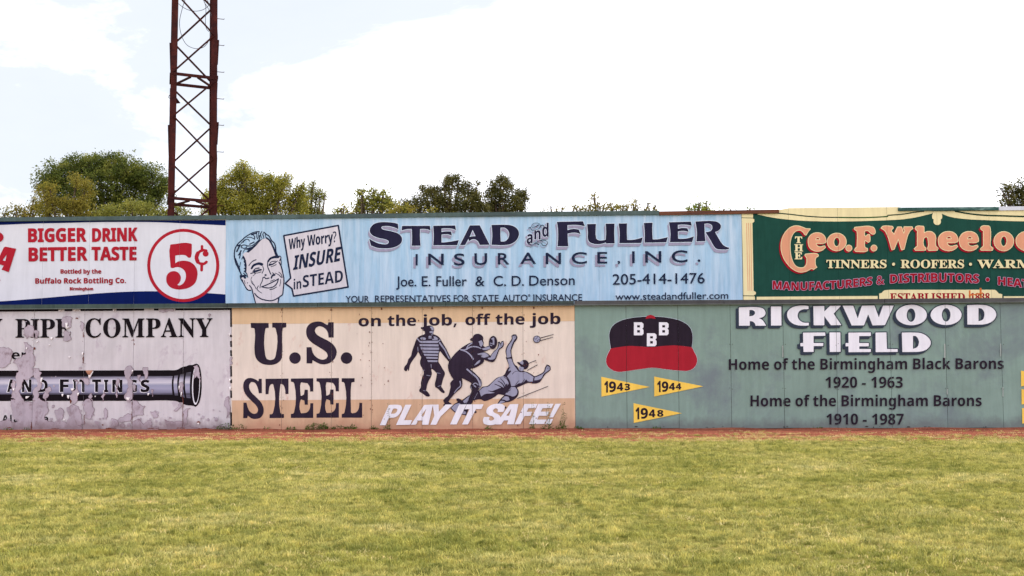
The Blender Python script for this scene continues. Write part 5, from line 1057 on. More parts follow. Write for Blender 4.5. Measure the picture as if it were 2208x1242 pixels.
um = [(365, 150), (385, 150), (402, 130), (428, 103), (465, 87), (505, 88), (540, 110), (555, 145), (548, 190), (540, 222), (570, 232), (610, 250), (650, 290), (690, 360), (740, 440), (780, 520), (818, 600), (790, 660), (740, 600), (690, 540), (652, 490), (640, 505), (628, 600), (625, 660), (650, 700), (690, 770), (725, 830), (720, 870), (695, 940), (672, 1030), (668, 1045), (690, 1080), (725, 1130), (718, 1150), (690, 1148), (650, 1118), (610, 1078), (575, 1060), (568, 1010), (588, 920), (600, 842), (560, 800), (515, 765), (512, 790), (522, 840), (505, 900), (470, 960), (445, 1030), (430, 1110), (470, 1150), (492, 1190), (475, 1207), (430, 1200), (380, 1162), (325, 1130), (320, 1105), (345, 1060), (350, 980), (370, 900), (393, 840), (385, 790), (340, 710), (335, 650), (350, 590), (332, 550), (305, 498), (275, 560), (230, 620), (185, 690), (170, 740), (160, 795), (146, 800), (140, 765), (125, 805), (100, 805), (82, 785), (88, 740), (130, 685), (150, 620), (190, 570), (210, 490), (245, 390), (280, 300), (330, 252), (385, 232), (412, 222), (410, 180), (388, 170)]
fig = w2.shapes('painted_umpire', P_PLUM, zu(um))
lt = [c for c in [[(330, 330), (620, 325), (612, 363), (345, 362)], [(328, 380), (625, 384), (628, 416), (332, 412)], [(342, 432), (636, 436), (634, 470), (355, 468)], [(370, 482), (630, 488), (626, 522), (380, 517)], [(390, 532), (620, 540), (615, 568), (405, 563)], [(425, 580), (615, 588), (612, 612), (438, 608)], [(448, 632), (612, 636), (608, 662), (460, 660)],
                  [(335, 288), (350, 278), (415, 280), (430, 296), (418, 312), (365, 312)], [(525, 298), (560, 296), (545, 258), (585, 265), (622, 300), (600, 312), (530, 314)], [(488, 110), (520, 100), (548, 130), (548, 162), (520, 165), (508, 135)]]]
lt = [t for c in lt for t in fill([smooth(c)])] + [disc(514, 190, 32, 12, 15), disc(492, 260, 26, 12, 11), disc(492, 283, 30, 12, 9)]
for q, a, b_ in (([(645, 360), (685, 415), (725, 470), (762, 545), (795, 608)], 26, 18), ([(290, 292), (335, 345)], 18, 18), ([(648, 316), (612, 350)], 18, 14), ([(508, 700), (512, 752)], 9, 7), ([(440, 870), (500, 880)], 9, 5), ([(600, 832), (655, 842)], 7, 4), ([(382, 1112), (432, 1115)], 6, 4), ([(615, 1048), (668, 1028)], 7, 4), ([(380, 802), (410, 788)], 6, 4), ([(298, 425), (303, 490)], 7, 9), ([(548, 185), (528, 215), (520, 240)], 12, 10)):
    lt += stroke(q, a, b_)
w2.strokes('figure_highlight', P_STEELB, [zu.p(c) for c in lt], parent=fig)
zk = Z(950, 710, 6.9)
ca = [(440, 150), (455, 132), (478, 122), (490, 95), (525, 70), (570, 68), (615, 90), (635, 130), (632, 165), (642, 205), (632, 240), (660, 266), (722, 243), (742, 290), (690, 318), (630, 342), (665, 343), (705, 362), (742, 395), (790, 330), (848, 270), (856, 190), (880, 182), (892, 212), (908, 178), (935, 172), (940, 240), (920, 272), (880, 300), (850, 370), (812, 460), (780, 487), (735, 484), (650, 452), (640, 490), (590, 530), (520, 570), (440, 590), (500, 640), (560, 700), (600, 750), (612, 830), (572, 890), (552, 935), (500, 1030), (450, 1130), (385, 1230), (340, 1210), (400, 1090), (440, 970), (462, 915), (440, 860), (460, 800), (390, 760), (318, 728), (325, 830), (300, 880), (250, 920), (200, 970), (150, 1030), (118, 1075), (165, 1110), (70, 1142), (35, 1130), (60, 1105), (38, 1060), (70, 1020), (110, 990), (140, 900), (150, 850), (145, 800), (190, 745), (150, 680), (120, 610), (112, 530), (140, 460), (200, 380), (270, 310), (350, 250), (430, 205), (475, 190), (470, 175), (450, 172)]
zq = Z(980, 715, 6.536)
ru = [(722, 365), (735, 358), (720, 270), (740, 205), (790, 130), (808, 90), (802, 60), (830, 40), (870, 42), (887, 80), (872, 120), (845, 155), (822, 210), (802, 270), (815, 370), (850, 465), (885, 490), (910, 545), (980, 555), (1060, 586), (1130, 630), (1180, 610), (1260, 560), (1275, 508), (1303, 460), (1347, 488), (1357, 535), (1332, 562), (1290, 592), (1240, 660), (1202, 712), (1110, 733), (1040, 722), (960, 754), (880, 790), (905, 840), (895, 900), (850, 950), (780, 987), (700, 1002), (640, 1020), (590, 1040), (640, 960), (700, 897), (620, 880), (560, 925), (460, 972), (420, 978), (370, 955), (290, 966), (240, 985), (190, 1110), (165, 1182), (100, 1167), (0, 1135), (-60, 1080), (0, 1018), (60, 985), (28, 968), (25, 945), (60, 942), (105, 968), (215, 890), (335, 835), (390, 780), (470, 762), (535, 705), (600, 650), (695, 615), (740, 530), (765, 490), (745, 420)]
fig2 = w2.shapes('painted_runner', P_PLUM, [smooth(zq.p(ru))] )
lt = []
for c in ([(817, 64), (862, 55), (874, 85), (842, 120), (802, 210), (788, 275), (800, 355), (740, 370), (734, 270), (755, 208), (815, 112)],
          [(745, 385), (800, 380), (840, 475), (872, 520), (915, 568), (1000, 572), (1060, 603), (1115, 640), (1103, 703), (1035, 700), (1010, 672), (965, 720), (905, 730), (850, 762), (800, 770), (778, 690), (742, 628), (800, 560), (790, 545), (760, 560), (768, 480)],
          [(1130, 645), (1180, 627), (1270, 572), (1290, 510), (1306, 480), (1340, 500), (1345, 532), (1310, 560), (1262, 592), (1222, 660), (1180, 680), (1125, 688)],
          [(350, 835), (400, 790), (480, 772), (540, 712), (600, 662), (680, 628), (722, 642), (758, 690), (768, 730), (720, 790), (660, 790), (590, 815), (500, 850), (590, 856), (520, 870), (430, 880), (375, 915)],
          [(715, 882), (760, 830), (800, 780), (855, 780), (888, 840), (870, 892), (820, 915), (790, 905), (770, 900)], [(665, 955), (712, 908), (762, 918), (778, 960), (740, 975), (700, 960)], [(610, 1030), (650, 975), (695, 975), (712, 990), (640, 1018)],
          [(5, 1028), (80, 1005), (125, 1060), (175, 1100), (155, 1165), (60, 1150), (0, 1118), (-45, 1075)], [(120, 980), (200, 915), (215, 925), (180, 990), (140, 1010)]):
    lt += fill([smooth(c)])
w2.strokes('figure_highlight', P_STEELB, [zq.p(c) for c in lt], parent=fig2)
dk = []
for q, a, b_ in (([(740, 372), (805, 365)], 9, 9), ([(1118, 640), (1108, 705)], 9, 9), ([(815, 600), (850, 565), (920, 558)], 7, 4), ([(860, 750), (900, 700), (912, 690)], 8, 4), ([(930, 745), (985, 680), (990, 665)], 12, 4), ([(780, 505), (745, 560), (735, 620)], 10, 18),
                 ([(570, 740), (640, 770), (690, 800)], 9, 18), ([(612, 695), (670, 730), (710, 790)], 8, 18), ([(655, 665), (700, 720), (728, 780)], 8, 16), ([(480, 835), (560, 850), (640, 850)], 9, 22), ([(700, 640), (748, 680), (770, 740), (740, 810)], 8, 14), ([(740, 740), (700, 830)], 16, 40), ([(620, 830), (700, 850)], 40, 36), ([(730, 840), (790, 826)], 10, 5), ([(740, 860), (800, 800)], 10, 5),
                 ([(715, 908), (765, 908), (785, 950)], 9, 9), ([(655, 965), (720, 980)], 8, 8), ([(835, 60), (850, 90)], 5, 4), ([(1300, 510), (1325, 530)], 5, 4), ([(860, 60), (868, 90)], 5, 4), ([(1305, 490), (1338, 520)], 4, 4), ([(115, 985), (150, 1025)], 8, 6), ([(660, 635), (640, 680)], 3, 3)):
    dk += stroke(q, a, b_)
dk += fill([smooth([(878, 430), (900, 428), (945, 450), (975, 490), (990, 510), (945, 490), (905, 462)])]) + [disc(985, 465, 61, 20, 68), disc(720, 1070, 15), disc(295, 1132, 17)] + fill([smooth([(25, 945), (60, 942), (110, 980), (142, 1030), (120, 1042), (75, 1012), (35, 975)])])
w2.strokes('figure_linework', P_PLUM, [zq.p(c) for c in dk], parent=fig2)
lt = fill([smooth([(918, 488), (950, 500), (978, 505), (975, 545), (945, 560), (912, 545), (905, 520)])]) + fill([smooth([(920, 430), (960, 405), (976, 440), (965, 466), (935, 452)])])
w2.strokes('figure_highlight', P_STEELB, [zq.p(c) for c in lt], parent=fig2)
w2.strokes('figure_linework', P_PLUM, [zq.p(c) for c in stroke([(922, 520), (945, 515)], 5) + stroke([(918, 542), (938, 538)], 5)], parent=fig2)
fig3 = w2.shapes('painted_catcher', P_PLUM, zk(ca) )
lt = []
for c in ([(565, 182), (612, 162), (622, 185), (636, 208), (625, 235), (612, 260), (590, 250), (578, 215)], [(612, 290), (700, 262), (760, 240), (772, 262), (740, 288), (640, 308)],
          [(550, 365), (620, 350), (680, 356), (720, 398), (690, 412), (640, 422), (600, 410), (622, 388), (558, 378)], [(700, 425), (745, 420), (768, 370), (830, 305), (862, 265), (870, 200), (885, 235), (912, 190), (930, 188), (925, 240), (905, 262), (868, 292), (838, 360), (800, 440), (760, 452), (715, 448)],
          [(497, 540), (560, 470), (592, 455), (588, 480), (545, 518)]):
    lt += fill([smooth(c)])
for q, a, b_ in (([(470, 205), (405, 250), (378, 300), (295, 302)], 17, 14), ([(300, 305), (380, 332), (440, 380), (485, 442)], 16, 22), ([(385, 298), (450, 262), (540, 262), (600, 285)], 20, 14), ([(395, 595), (470, 660), (540, 720), (578, 790), (588, 830)], 22, 26),
                 ([(480, 822), (520, 800), (560, 826)], 14, 12), ([(500, 838), (525, 858)], 18, 14), ([(290, 775), (298, 840), (250, 885), (205, 945)], 17, 10), ([(450, 850), (460, 890)], 6, 8), ([(440, 975), (380, 1110)], 5, 4), ([(550, 945), (500, 1040)], 5, 4), ([(598, 760), (602, 830), (570, 870)], 8, 8)):
    lt += stroke(q, a, b_)
w2.strokes('figure_highlight', P_STEELB, [zk.p(c) for c in lt], parent=fig3)
gl = w2.strokes('figure_linework', P_PLUM, [zk.p(disc(780, 197, 62, 20, 100, 0.08))] + [zk.p(c) for c in stroke([(905, 205), (895, 240)], 6) + stroke([(888, 250), (922, 235)], 4) + stroke([(555, 385), (615, 372)], 4)], parent=fig3)
lt = fill([smooth([(765, 130), (798, 122), (803, 180), (800, 235), (770, 226), (778, 180)])]) + stroke([(735, 205), (765, 212)], 11) + stroke([(735, 235), (765, 242)], 12) + stroke([(760, 145), (785, 135)], 12)
w2.strokes('figure_highlight', P_STEELB, [zk.p(c) for c in lt], parent=fig3)
ball = w2.shapes('painted_baseball', P_PLUM, [zq.p(disc(1160, 108, 52, 24))])
w2.shapes('figure_highlight', P_STEELB, [zq.p(disc(1160, 108, 43, 24))], parent=ball)
w2.strokes('figure_linework', P_PLUM, [zq.p(c) for c in stroke([(1120, 100), (1150, 105), (1172, 70)], 6) + stroke([(1165, 150), (1172, 122), (1200, 112)], 6)], parent=ball)
sl = []
for q in ([(1215, 88), (1395, 40)], [(1205, 128), (1385, 80)], [(1040, 450), (1150, 405)], [(1028, 545), (1170, 468)], [(890, 940), (1318, 770)]): sl += stroke(q, 10, 8)
w2.strokes('speed_line', P_PLUM, [zq.p(c) for c in sl])
zy = Z(800, 780, 4.906)
ps = [[(95, 670), (190, 458), (280, 455), (318, 462), (330, 490), (315, 530), (285, 570), (250, 588), (190, 590), (155, 670)], [(235, 495), (270, 495), (282, 507), (272, 532), (250, 548), (210, 550)],
      [(268, 668), (365, 455), (428, 455), (350, 618), (435, 618), (415, 665)], [(425, 665), (565, 458), (655, 453), (608, 665), (540, 665), (548, 620), (500, 620), (475, 665)], [(530, 572), (590, 490), (562, 572)],
      [(655, 455), (715, 453), (718, 530), (790, 453), (868, 453), (735, 580), (690, 665), (630, 665), (672, 572)], [(838, 662), (935, 452), (1010, 452), (905, 662)], [(1015, 452), (1190, 450), (1168, 498), (1110, 500), (1025, 662), (965, 662), (1045, 500), (992, 502)],
      [(1318, 662), (1470, 450), (1560, 447), (1512, 660), (1440, 660), (1452, 618), (1405, 620), (1378, 662)], [(1430, 570), (1488, 490), (1462, 572)],
      [(1520, 660), (1625, 447), (1760, 447), (1740, 490), (1665, 490), (1645, 530), (1705, 530), (1685, 572), (1625, 572), (1580, 658)], [(1672, 658), (1770, 447), (1930, 445), (1908, 488), (1815, 490), (1795, 528), (1885, 528), (1865, 570), (1775, 570), (1755, 612), (1855, 612), (1832, 657)],
      [(1885, 588), (1950, 447), (2008, 443), (1925, 588)], [(1845, 658), (1870, 605), (1925, 605), (1900, 657)]]
sS = smooth([(1400, 530), (1340, 530), (1345, 505), (1325, 490), (1300, 500), (1290, 520), (1300, 535), (1350, 560), (1372, 590), (1360, 630), (1310, 662), (1240, 668), (1195, 655), (1185, 620), (1195, 585), (1255, 585), (1245, 610), (1265, 625), (1295, 615), (1305, 600), (1290, 580), (1240, 560), (1222, 535), (1230, 495), (1270, 460), (1330, 445), (1390, 450), (1415, 470), (1412, 500)])
ps[0] = smooth(ps[0]); ps[1] = smooth(ps[1])
w2.shapes('slogan_lettering', P_LWHITE, [zy.p(c) for c in ps + [sS]], fatten=0.2)
st = []
for x, y in [(715, 668), (608, 668), (823, 666), (932, 665), (1040, 664), (1151, 664)]: st.append(ragged(disc(x, y, 1.7, 8, 2.4), 1, 2))
for k in range(70):
    x0 = rj.choice([608, 715, 715, 780, 801, 801, 910, 1019, 1128, 830, 1150, 1160])
    st.append(ragged(disc(x0 + rj.gauss(0, 5), rj.uniform(672, 918), rj.uniform(0.5, 1.3), 6, rj.uniform(0.5, 2.6)), 0.5, 1))
w2.put('rust_stain', P_RUSTY, union([t for c in st for t in fill([c], False)]))

# ================================================================== lower wall 3: the ballpark's own sage green board
w3 = Sign('sign_wall', LOWER, 'sage green sign wall with a painted black and red cap and yellow pennants', 'sign wall',
          [(x, 790) for x in (1240, 1351, 1463, 1576, 1690, 1804.5, 1921, 2040.5, 2160.5, 2282, 2405, 2530, 2658, 2788, 2920)], 0.008)
w3.panels(0.02, ZT, P_SAGE)
MB().box(w3.seams[0], w3.seams[-1], 0.024, 0.09, 0.0, ZT).build('backing_board', P_BACK, w3.root)
zn = Z(1230, 650, 4.139)
crown_ = [(360, 420), (347, 330), (348, 280), (375, 220), (440, 175), (540, 148), (680, 135), (760, 135), (900, 150), (1000, 180), (1065, 230), (1088, 290), (1090, 350), (1083, 410), (1000, 397), (900, 395), (800, 400), (740, 407), (700, 407), (600, 400), (500, 402), (430, 410)]
brim = [(360, 420), (430, 408), (520, 397), (600, 400), (700, 407), (740, 407), (820, 398), (950, 393), (1083, 408), (1100, 440), (1128, 500), (1130, 540), (1105, 590), (1050, 618), (980, 618), (850, 605), (735, 592), (620, 605), (500, 622), (420, 628), (360, 605), (325, 565), (318, 520), (335, 465)]
allc = zn(crown_); allb = zn(brim)
cap = w3.put('painted_cap', P_PALE, union(fill(allc) + fill(allb) + fat(allc, 0.5) + fat(allb, 0.45)))
w3.shapes('cap_crown', P_CHAR, allc, parent=cap); w3.shapes('cap_brim', P_CAPRED, allb, parent=cap)
w3.shapes('cap_button', P_CAPRED, zn([(670, 156), (680, 130), (715, 120), (748, 130), (760, 156), (715, 150)]), parent=cap)
bb = []
for x, y in ((566, 186), (790, 186), (682, 284)):
    bb += [[(x + a, y + c) for a, c in q] for q in ([(0, 0), (70, 0), (86, 14), (86, 44), (76, 56), (86, 70), (86, 102), (72, 116), (0, 116)], [(29, 26), (54, 26), (54, 46), (29, 46)], [(29, 70), (54, 70), (54, 92), (29, 92)])]
w3.shapes('cap_lettering', P_LWHITE, [zn.p(c) for c in bb], parent=cap)
for tri, ds in (([(275, 672), (708, 763), (277, 850)], (('1', 303, 333, 712, 812), ('9', 345, 405, 715, 808), ('4', 415, 470, 728, 795), ('3', 485, 530, 735, 792))),
                ([(747, 670), (1185, 757), (748, 848)], (('1', 775, 803, 710, 808), ('9', 816, 872, 715, 805), ('4', 880, 932, 728, 790), ('4', 940, 988, 732, 783))),
                ([(563, 908), (995, 997), (565, 1084)], (('1', 582, 612, 947, 1050), ('9', 627, 690, 952, 1045), ('4', 700, 756, 965, 1032), ('8', 775, 828, 970, 1027)))):
    pn = w3.shapes('pennant', P_YELLOW, [zn.p(tri)])
    cs = []
    for ch, a, b_, c0, c1 in ds: cs += glyph('N', ch, 1230 + a / 4.139, 650 + c0 / 4.139, 1230 + b_ / 4.139, 650 + c1 / 4.139)
    w3.shapes('year_lettering', P_CHAR, cs, parent=pn, fatten=0.45)
for a, b_ in ((799.2, 833), (838.7, 872.2), (879.6, 913.4)):
    w3.shapes('pennant', P_YELLOW, [[(2200.8 + (a - 799) * 0.03, a), (2304, (a + b_) / 2 - 1), (2201.2 + (a - 799) * 0.03, b_)]])
zi = Z(1580, 650, 7.36); zj = Z(1860, 650, 7.123)
ri = zi([(95, 95), (300, 88), (400, 92), (480, 115), (515, 165), (510, 215), (470, 250), (410, 265), (460, 290), (500, 335), (527, 385), (360, 385), (345, 345), (310, 318), (268, 312), (268, 385), (98, 385)], [(262, 138), (310, 138), (345, 158), (350, 190), (325, 222), (262, 236)],
        [(1200, 72), (1200, 122), (1120, 125), (1060, 150), (1030, 200), (1030, 250), (1060, 300), (1120, 335), (1205, 338), (1205, 380), (1100, 385), (980, 365), (900, 310), (862, 235), (870, 160), (930, 100), (1030, 70), (1120, 65)])
ri += [zi.p(c) for c in ([(603, 80), (768, 80), (770, 382), (605, 382)], [(1275, 75), (1450, 72), (1450, 160), (1540, 70), (1715, 68), (1598, 195), (1720, 375), (1555, 378), (1450, 235), (1450, 378), (1282, 378)])]
ri += [[(1816.4, 659.2), (1839.5, 659.2), (1849, 686.7), (1857.9, 659.2), (1885, 658.7), (1894.4, 684.4), (1903.5, 659), (1926.7, 659), (1907.7, 701), (1881, 701.7), (1871.5, 678), (1862.5, 701.6), (1836, 701.8)]]
ri += [zj.p(c) for c in (disc(745, 208, 238, 36, 158), disc(740, 210, 66, 24, 103), disc(1278, 207, 238, 36, 155), disc(1279, 206, 66, 24, 103))]
ri += zj([(1602, 58), (1800, 52), (1900, 62), (2000, 110), (2045, 180), (2040, 240), (1980, 310), (1870, 350), (1760, 355), (1605, 355)], [(1775, 102), (1820, 110), (1860, 160), (1865, 220), (1840, 280), (1775, 303)],
         [(598, 478), (800, 478), (900, 490), (990, 540), (1040, 610), (1035, 670), (980, 735), (880, 770), (780, 775), (607, 777)], [(770, 528), (815, 535), (855, 590), (860, 640), (835, 700), (770, 728)])
ri += [zi.p(c) for c in ([(1112, 495), (1465, 492), (1465, 545), (1280, 548), (1280, 660), (1435, 660), (1432, 707), (1280, 708), (1280, 800), (1120, 802), (1118, 712), (1072, 710), (1070, 660), (1115, 660)], [(1532, 492), (1705, 492), (1708, 800), (1537, 802)],
                         [(1832, 495), (2188, 492), (2188, 548), (2002, 550), (2002, 660), (2155, 660), (2155, 712), (2005, 712), (2005, 755), (2188, 755), (2188, 802), (1835, 805), (1832, 712), (1788, 712), (1788, 660), (1835, 660)])]
ri += [zj.p([(195, 478), (362, 475), (370, 730), (535, 732), (535, 775), (198, 778)])]
w3.swept('lettering_shade', P_SLATE, ri, 2.1, -4.9, 4.3, 2)
w3.shapes('heading_lettering', P_LWHITE, ri)
cs = text('N', 'Home of the Birmingham Black Barons', 1571.2, 2163.4, (797.4, 795.4), 23.2) + text('N', '1920 - 1963', 1779.7, 1946, 835.9, 23.4) + \
     text('N', 'Home of the Birmingham Barons', 1618, 2116, (876, 875.3), 23.4) + text('N', '1910 - 1987', 1781.6, 1948, 915.3, 23.4)
w3.shapes('lettering', P_CHAR, cs)
# screw heads and filler along the joints
st = []
for u in (1351, 1463, 1576, 1690, 1804.5, 1921, 2040.5, 2160.5):
    for y in (743, 838):
        for d in (-2.5, 3): st.append(disc(u + d + rj.uniform(-.5, .5), y + rj.uniform(-2, 2), 0.8, 6))
for k in range(26): st.append(ragged(disc(rj.uniform(1245, 2300), 921.5 - abs(rj.gauss(0, 1.2)), rj.uniform(0.8, 4), 7, rj.uniform(0.4, 1.4)), 0.6, 1))
w3.put('screw_head', P_BACK, union([t for c in st for t in fill([c], False)]), cut=False)
P_FILL = paint('pale_filler', (156, 164, 160), 0.1, 0.1)
st = [ragged([(u - w_ - 1.2, a), (u - 1.2, a), (u - 1.0, b_), (u - w_ - 1.0, b_)], 0.4, 1) for u, a, b_, w_ in ((1690, 745, 770, 3), (2039, 741, 772, 3), (2159, 741, 768, 2), (2044, 838, 850, 2), (2164, 835, 855, 2))]
w3.put('filler_strip', P_FILL, union([t for c in st for t in fill([c], False)]), cut=False)

for sg, us_, ys in ((w2, (608, 715, 801, 910.5, 1019, 1128), (672, 712, 760, 806, 852, 893)), (w1, (73, 181, 287, 395), (682, 733, 784, 875))):
    st = []
    for u in us_:
        for y in ys:
            for d in (-2.4, 2.4):
                if rj.random() < 0.7: st.append(disc(u + d + rj.uniform(-.6, .6), y + rj.uniform(-5, 5), rj.uniform(0.45, 0.8), 6))
    sg.put('screw_head', P_RUSTY, union([t for c in st for t in fill([c], False)]), cut=False)

# ================================================================== rails along the tops of both walls
M_RAILG = paint('rail_grey_green', (86, 100, 98), 0.14, 0.12, patch=((70, 80, 82), 0.5, 0.66, (0.5, 0.5, 4), 1.0))
M_RAILB = paint('rail_brown', (88, 62, 54), 0.16, 0.14, patch=((120, 72, 52), 0.45, 0.62, (0.4, 0.4, 9), 1.0))
M_RAILR = paint('rail_rough_green', (60, 92, 88), 0.2, 0.16, patch=((120, 146, 140), 0.56, 0.62, (0.9, 0.9, 7), 1.2))
M_RAILM = paint('rail_mid', (74, 88, 84), 0.16, 0.14, patch=((58, 60, 62), 0.46, 0.62, (0.25, 0.25, 2), 1.0))
M_RAILK = paint('rail_dark_grey', (78, 77, 80), 0.14, 0.12, patch=((96, 94, 94), 0.5, 0.7, (0.25, 0.25, 2), 1.0))
M_RAILW = paint('rail_white', (214, 212, 222), 0.06, 0.06)
M_RAILE = paint('rail_pale_edge', (106, 112, 108), 0.12, 0.1)
def rail(dist, mat, x0, x1, t0, t1, h, v0, v1, label, name='cap_rail', cat='cap rail', lip=None, sag=0.0):
    s = Sign(name, dist, label, cat, [], 0)
    if lip:
        a = wall_box(s, 'board', mat, x0, x1, (t0, t1), (t0 + h[0] - lip, t1 + h[1] - lip), v0, v1)
        wall_box(s, 'drip_edge', M_RAILE, x0, x1, (t0 + h[0] - lip + 0.02, t1 + h[1] - lip + 0.02), (t0 + h[0], t1 + h[1]), v0 - 0.006, v1)
    else:
        wall_box(s, 'board', mat, x0, x1, (t0, t1), (t0 + h[0], t1 + h[1]), v0, v1)
    return s
tl = lambda x: 657.3 - x * 0.00655
edges = [-598, 120, 492, 686, 962, 1238, 1560, 1905, 2208, 2920]
names = ['grey green cap rail above the left end of the peeling pipe wall', 'grey green cap rail above the black word on the peeling pipe wall', 'grey green cap rail under the cartoon face, above the big steel initials', 'cap rail just left of the middle, above the words on the cream wall',
         'cap rail above the painted catcher and baseball', 'dark grey cap rail above the painted black and red cap', 'dark grey cap rail above the left half of the white ballpark name', 'dark grey cap rail above the right half of the white ballpark name', 'dark grey cap rail at the right hand end of the green wall']
for i in range(9):
    x0, x1 = edges[i], edges[i + 1]
    h = (10.2 - 0.0002 * x0, 10.2 - 0.0002 * x1)
    jg = rnd.uniform(-0.25, 0.25)
    rail(LOWER, M_RAILM if i < 5 else M_RAILK, x0 + 0.4, x1 - 0.4, tl(x0) + jg, tl(x1) + jg, h, -0.085 - 0.002 * (i % 2), 0.1, names[i], lip=1.6)
tu = lambda x: 469.2 - x * 0.0098
rail(UPPER, M_RAILG, -590, 487, tu(-590), tu(487), (8.8, 8.6), -0.045, 0.08, 'grey green top rail over the white and blue soda billboard')
rail(UPPER, M_RAILG, 487.5, 921, tu(487.5) + 0.3, tu(921) - 0.3, (8.6, 8.2), -0.042, 0.08, 'grey green top rail over the cartoon face of the blue billboard')
rail(UPPER, M_RAILG, 921.4, 1421, tu(921.4) - 0.9, tu(1421) - 0.9, (8.8, 8.8), -0.046, 0.08, 'grey top rail over the middle of the blue insurance billboard')
rail(UPPER, M_RAILB, 1421.5, 1679, 456.2, 452.2, (8.2, 7.8), -0.048, 0.08, 'rusty brown top rail where the blue and dark green billboards meet')
rail(UPPER, M_RAILR, 1936, 2152, 447.8, 446.4, (7.2, 7.4), -0.05, 0.07, 'rough green painted board on top of the dark green billboard')
rail(UPPER, M_RAILW, 2152.6, 2830, 445.6, 439.7, (8.4, 8.4), -0.03, 0.07, 'white board on the top right end of the dark green billboard')

# orange timber trestle that shows between the two walls
M_ORANGE = paint('orange_timber', (214, 120, 62), 0.1, 0.1)
tr = empty('trestle', (0, 28.6, 0), -PSI); tag(tr, 'thin orange timber trestle poking up in front of the green billboard', 'trestle')
def tp(px, py): return on_wall(px, py, 28.6)
for a, b_, w_ in (((2090.5, 665), (2090.8, 626), 0.03), ((2116.5, 665), (2114.2, 621), 0.035)):
    p, q = tp(*a), tp(*b_); MB().bar((p[0], 0, 0), (q[0], 0, q[1]), w_, w_).build('leg', M_ORANGE, tr)
p, q = tp(2088, 637.5), tp(2118, 632); MB().bar((p[0], -0.04, p[1]), (q[0], -0.04, q[1]), 0.03, 0.03).build('crossbar', M_ORANGE, tr)

# ================================================================== ground
def ground_mat():
    m, t, b = new_mat('lawn_soil')
    n = noise_node(t, 1.4, (1, 1, 1), 10, 0.7); n2 = noise_node(t, 30, (1, 1, 1), 6, 0.7)
    a = ramp(t, n.outputs['Fac'], [(0.35, lin((96, 92, 44))), (0.52, lin((122, 116, 58))), (0.7, lin((150, 138, 84)))])
    r = ramp(t, n2.outputs['Fac'], [(0.3, (0.55,) * 3), (0.7, (1.1,) * 3)])
    t.links.new(mixc(t, a.outputs['Color'], r.outputs['Color'], 1.0, 'MULTIPLY'), b.inputs['Base Color'])
    b.inputs['Roughness'].default_value = 0.95; b.inputs['Specular IOR Level'].default_value = 0.0
    bp = t.nodes.new('ShaderNodeBump'); bp.inputs['Strength'].default_value = 0.8; bp.inputs['Distance'].default_value = 0.02
    t.links.new(n2.outputs['Fac'], bp.inputs['Height']); t.links.new(bp.outputs['Normal'], b.inputs['Normal'])
    return m
M_SOIL = ground_mat()
def track_mat():
    m, t, b = new_mat('red_brick_dust')
    n = noise_node(t, 1.3, (0.6, 1.6, 1), 8, 0.7); n2 = noise_node(t, 26, (1, 1, 1), 6, 0.75); n3 = noise_node(t, 3.5, (0.5, 2.2, 1), 10, 0.8)
    a = ramp(t, n.outputs['Fac'], [(0.3, lin((110, 64, 54))), (0.5, lin((144, 84, 68))), (0.7, lin((174, 108, 84)))])
    r = ramp(t, n2.outputs['Fac'], [(0.38, (0.42,) * 3), (0.62, (1.3,) * 3)])
    c = mixc(t, a.outputs['Color'], r.outputs['Color'], 1.0, 'MULTIPLY')
    r3 = ramp(t, n3.outputs['Fac'], [(0.56, (0, 0, 0)), (0.70, (0.6,) * 3)])
    c = mixc(t, c, lin((196, 150, 104)), r3.outputs['Color'])
    t.links.new(c, b.inputs['Base Color']); b.inputs['Roughness'].default_value = 0.95; b.inputs['Specular IOR Level'].default_value = 0.0
    bp = t.nodes.new('ShaderNodeBump'); bp.inputs['Strength'].default_value = 1.0; bp.inputs['Distance'].default_value = 0.02
    t.links.new(n2.outputs['Fac'], bp.inputs['Height']); t.links.new(bp.outputs['Normal'], b.inputs['Normal'])
    return m
M_TRACK = track_mat()
def wy(x, d): return d - x * WT
tag(mesh_obj('ground', [(-600, -600, -0.02), (600, -600, -0.02), (600, 900, -0.02), (-600, 900, -0.02)], [(0, 1, 2, 3)], None, (M_SOIL,)), kind='structure')
tag(mesh_obj('playing_field', [(-40, -20, 0), (40, -20, 0), (40, wy(40, 24.4), 0), (-40, wy(-40, 24.4), 0)], [(0, 1, 2, 3)], None, (M_SOIL,)), kind='structure')
# warning track: a sheet with gentle unevenness, banked a little against the boards
vs, fs = [], []
nx, ny = 320, 16
for j in range(ny + 1):
    for i in range(nx + 1):
        x = -32 + 64 * i / nx; f = j / ny
        y = wy(x, 23.2 + (LOWER + 0.1 - 23.2) * f)
        z = 0.004 + 0.012 * (noise.noise(Vector((x * 1.3, y * 2.0, 0))) + 0.5) * min(1, f * 6)
        if f > 0.9: z += 0.022 * (noise.noise(Vector((x * 0.9, 7, 0))) + 0.7)
        vs.append((x, y, z))
for j in range(ny):
    for i in range(nx):
        a = j * (nx + 1) + i; fs.append((a, a + 1, a + nx + 2, a + nx + 1))
tag(mesh_obj('warning_track', vs, fs, None, (M_TRACK,), True), kind='structure')

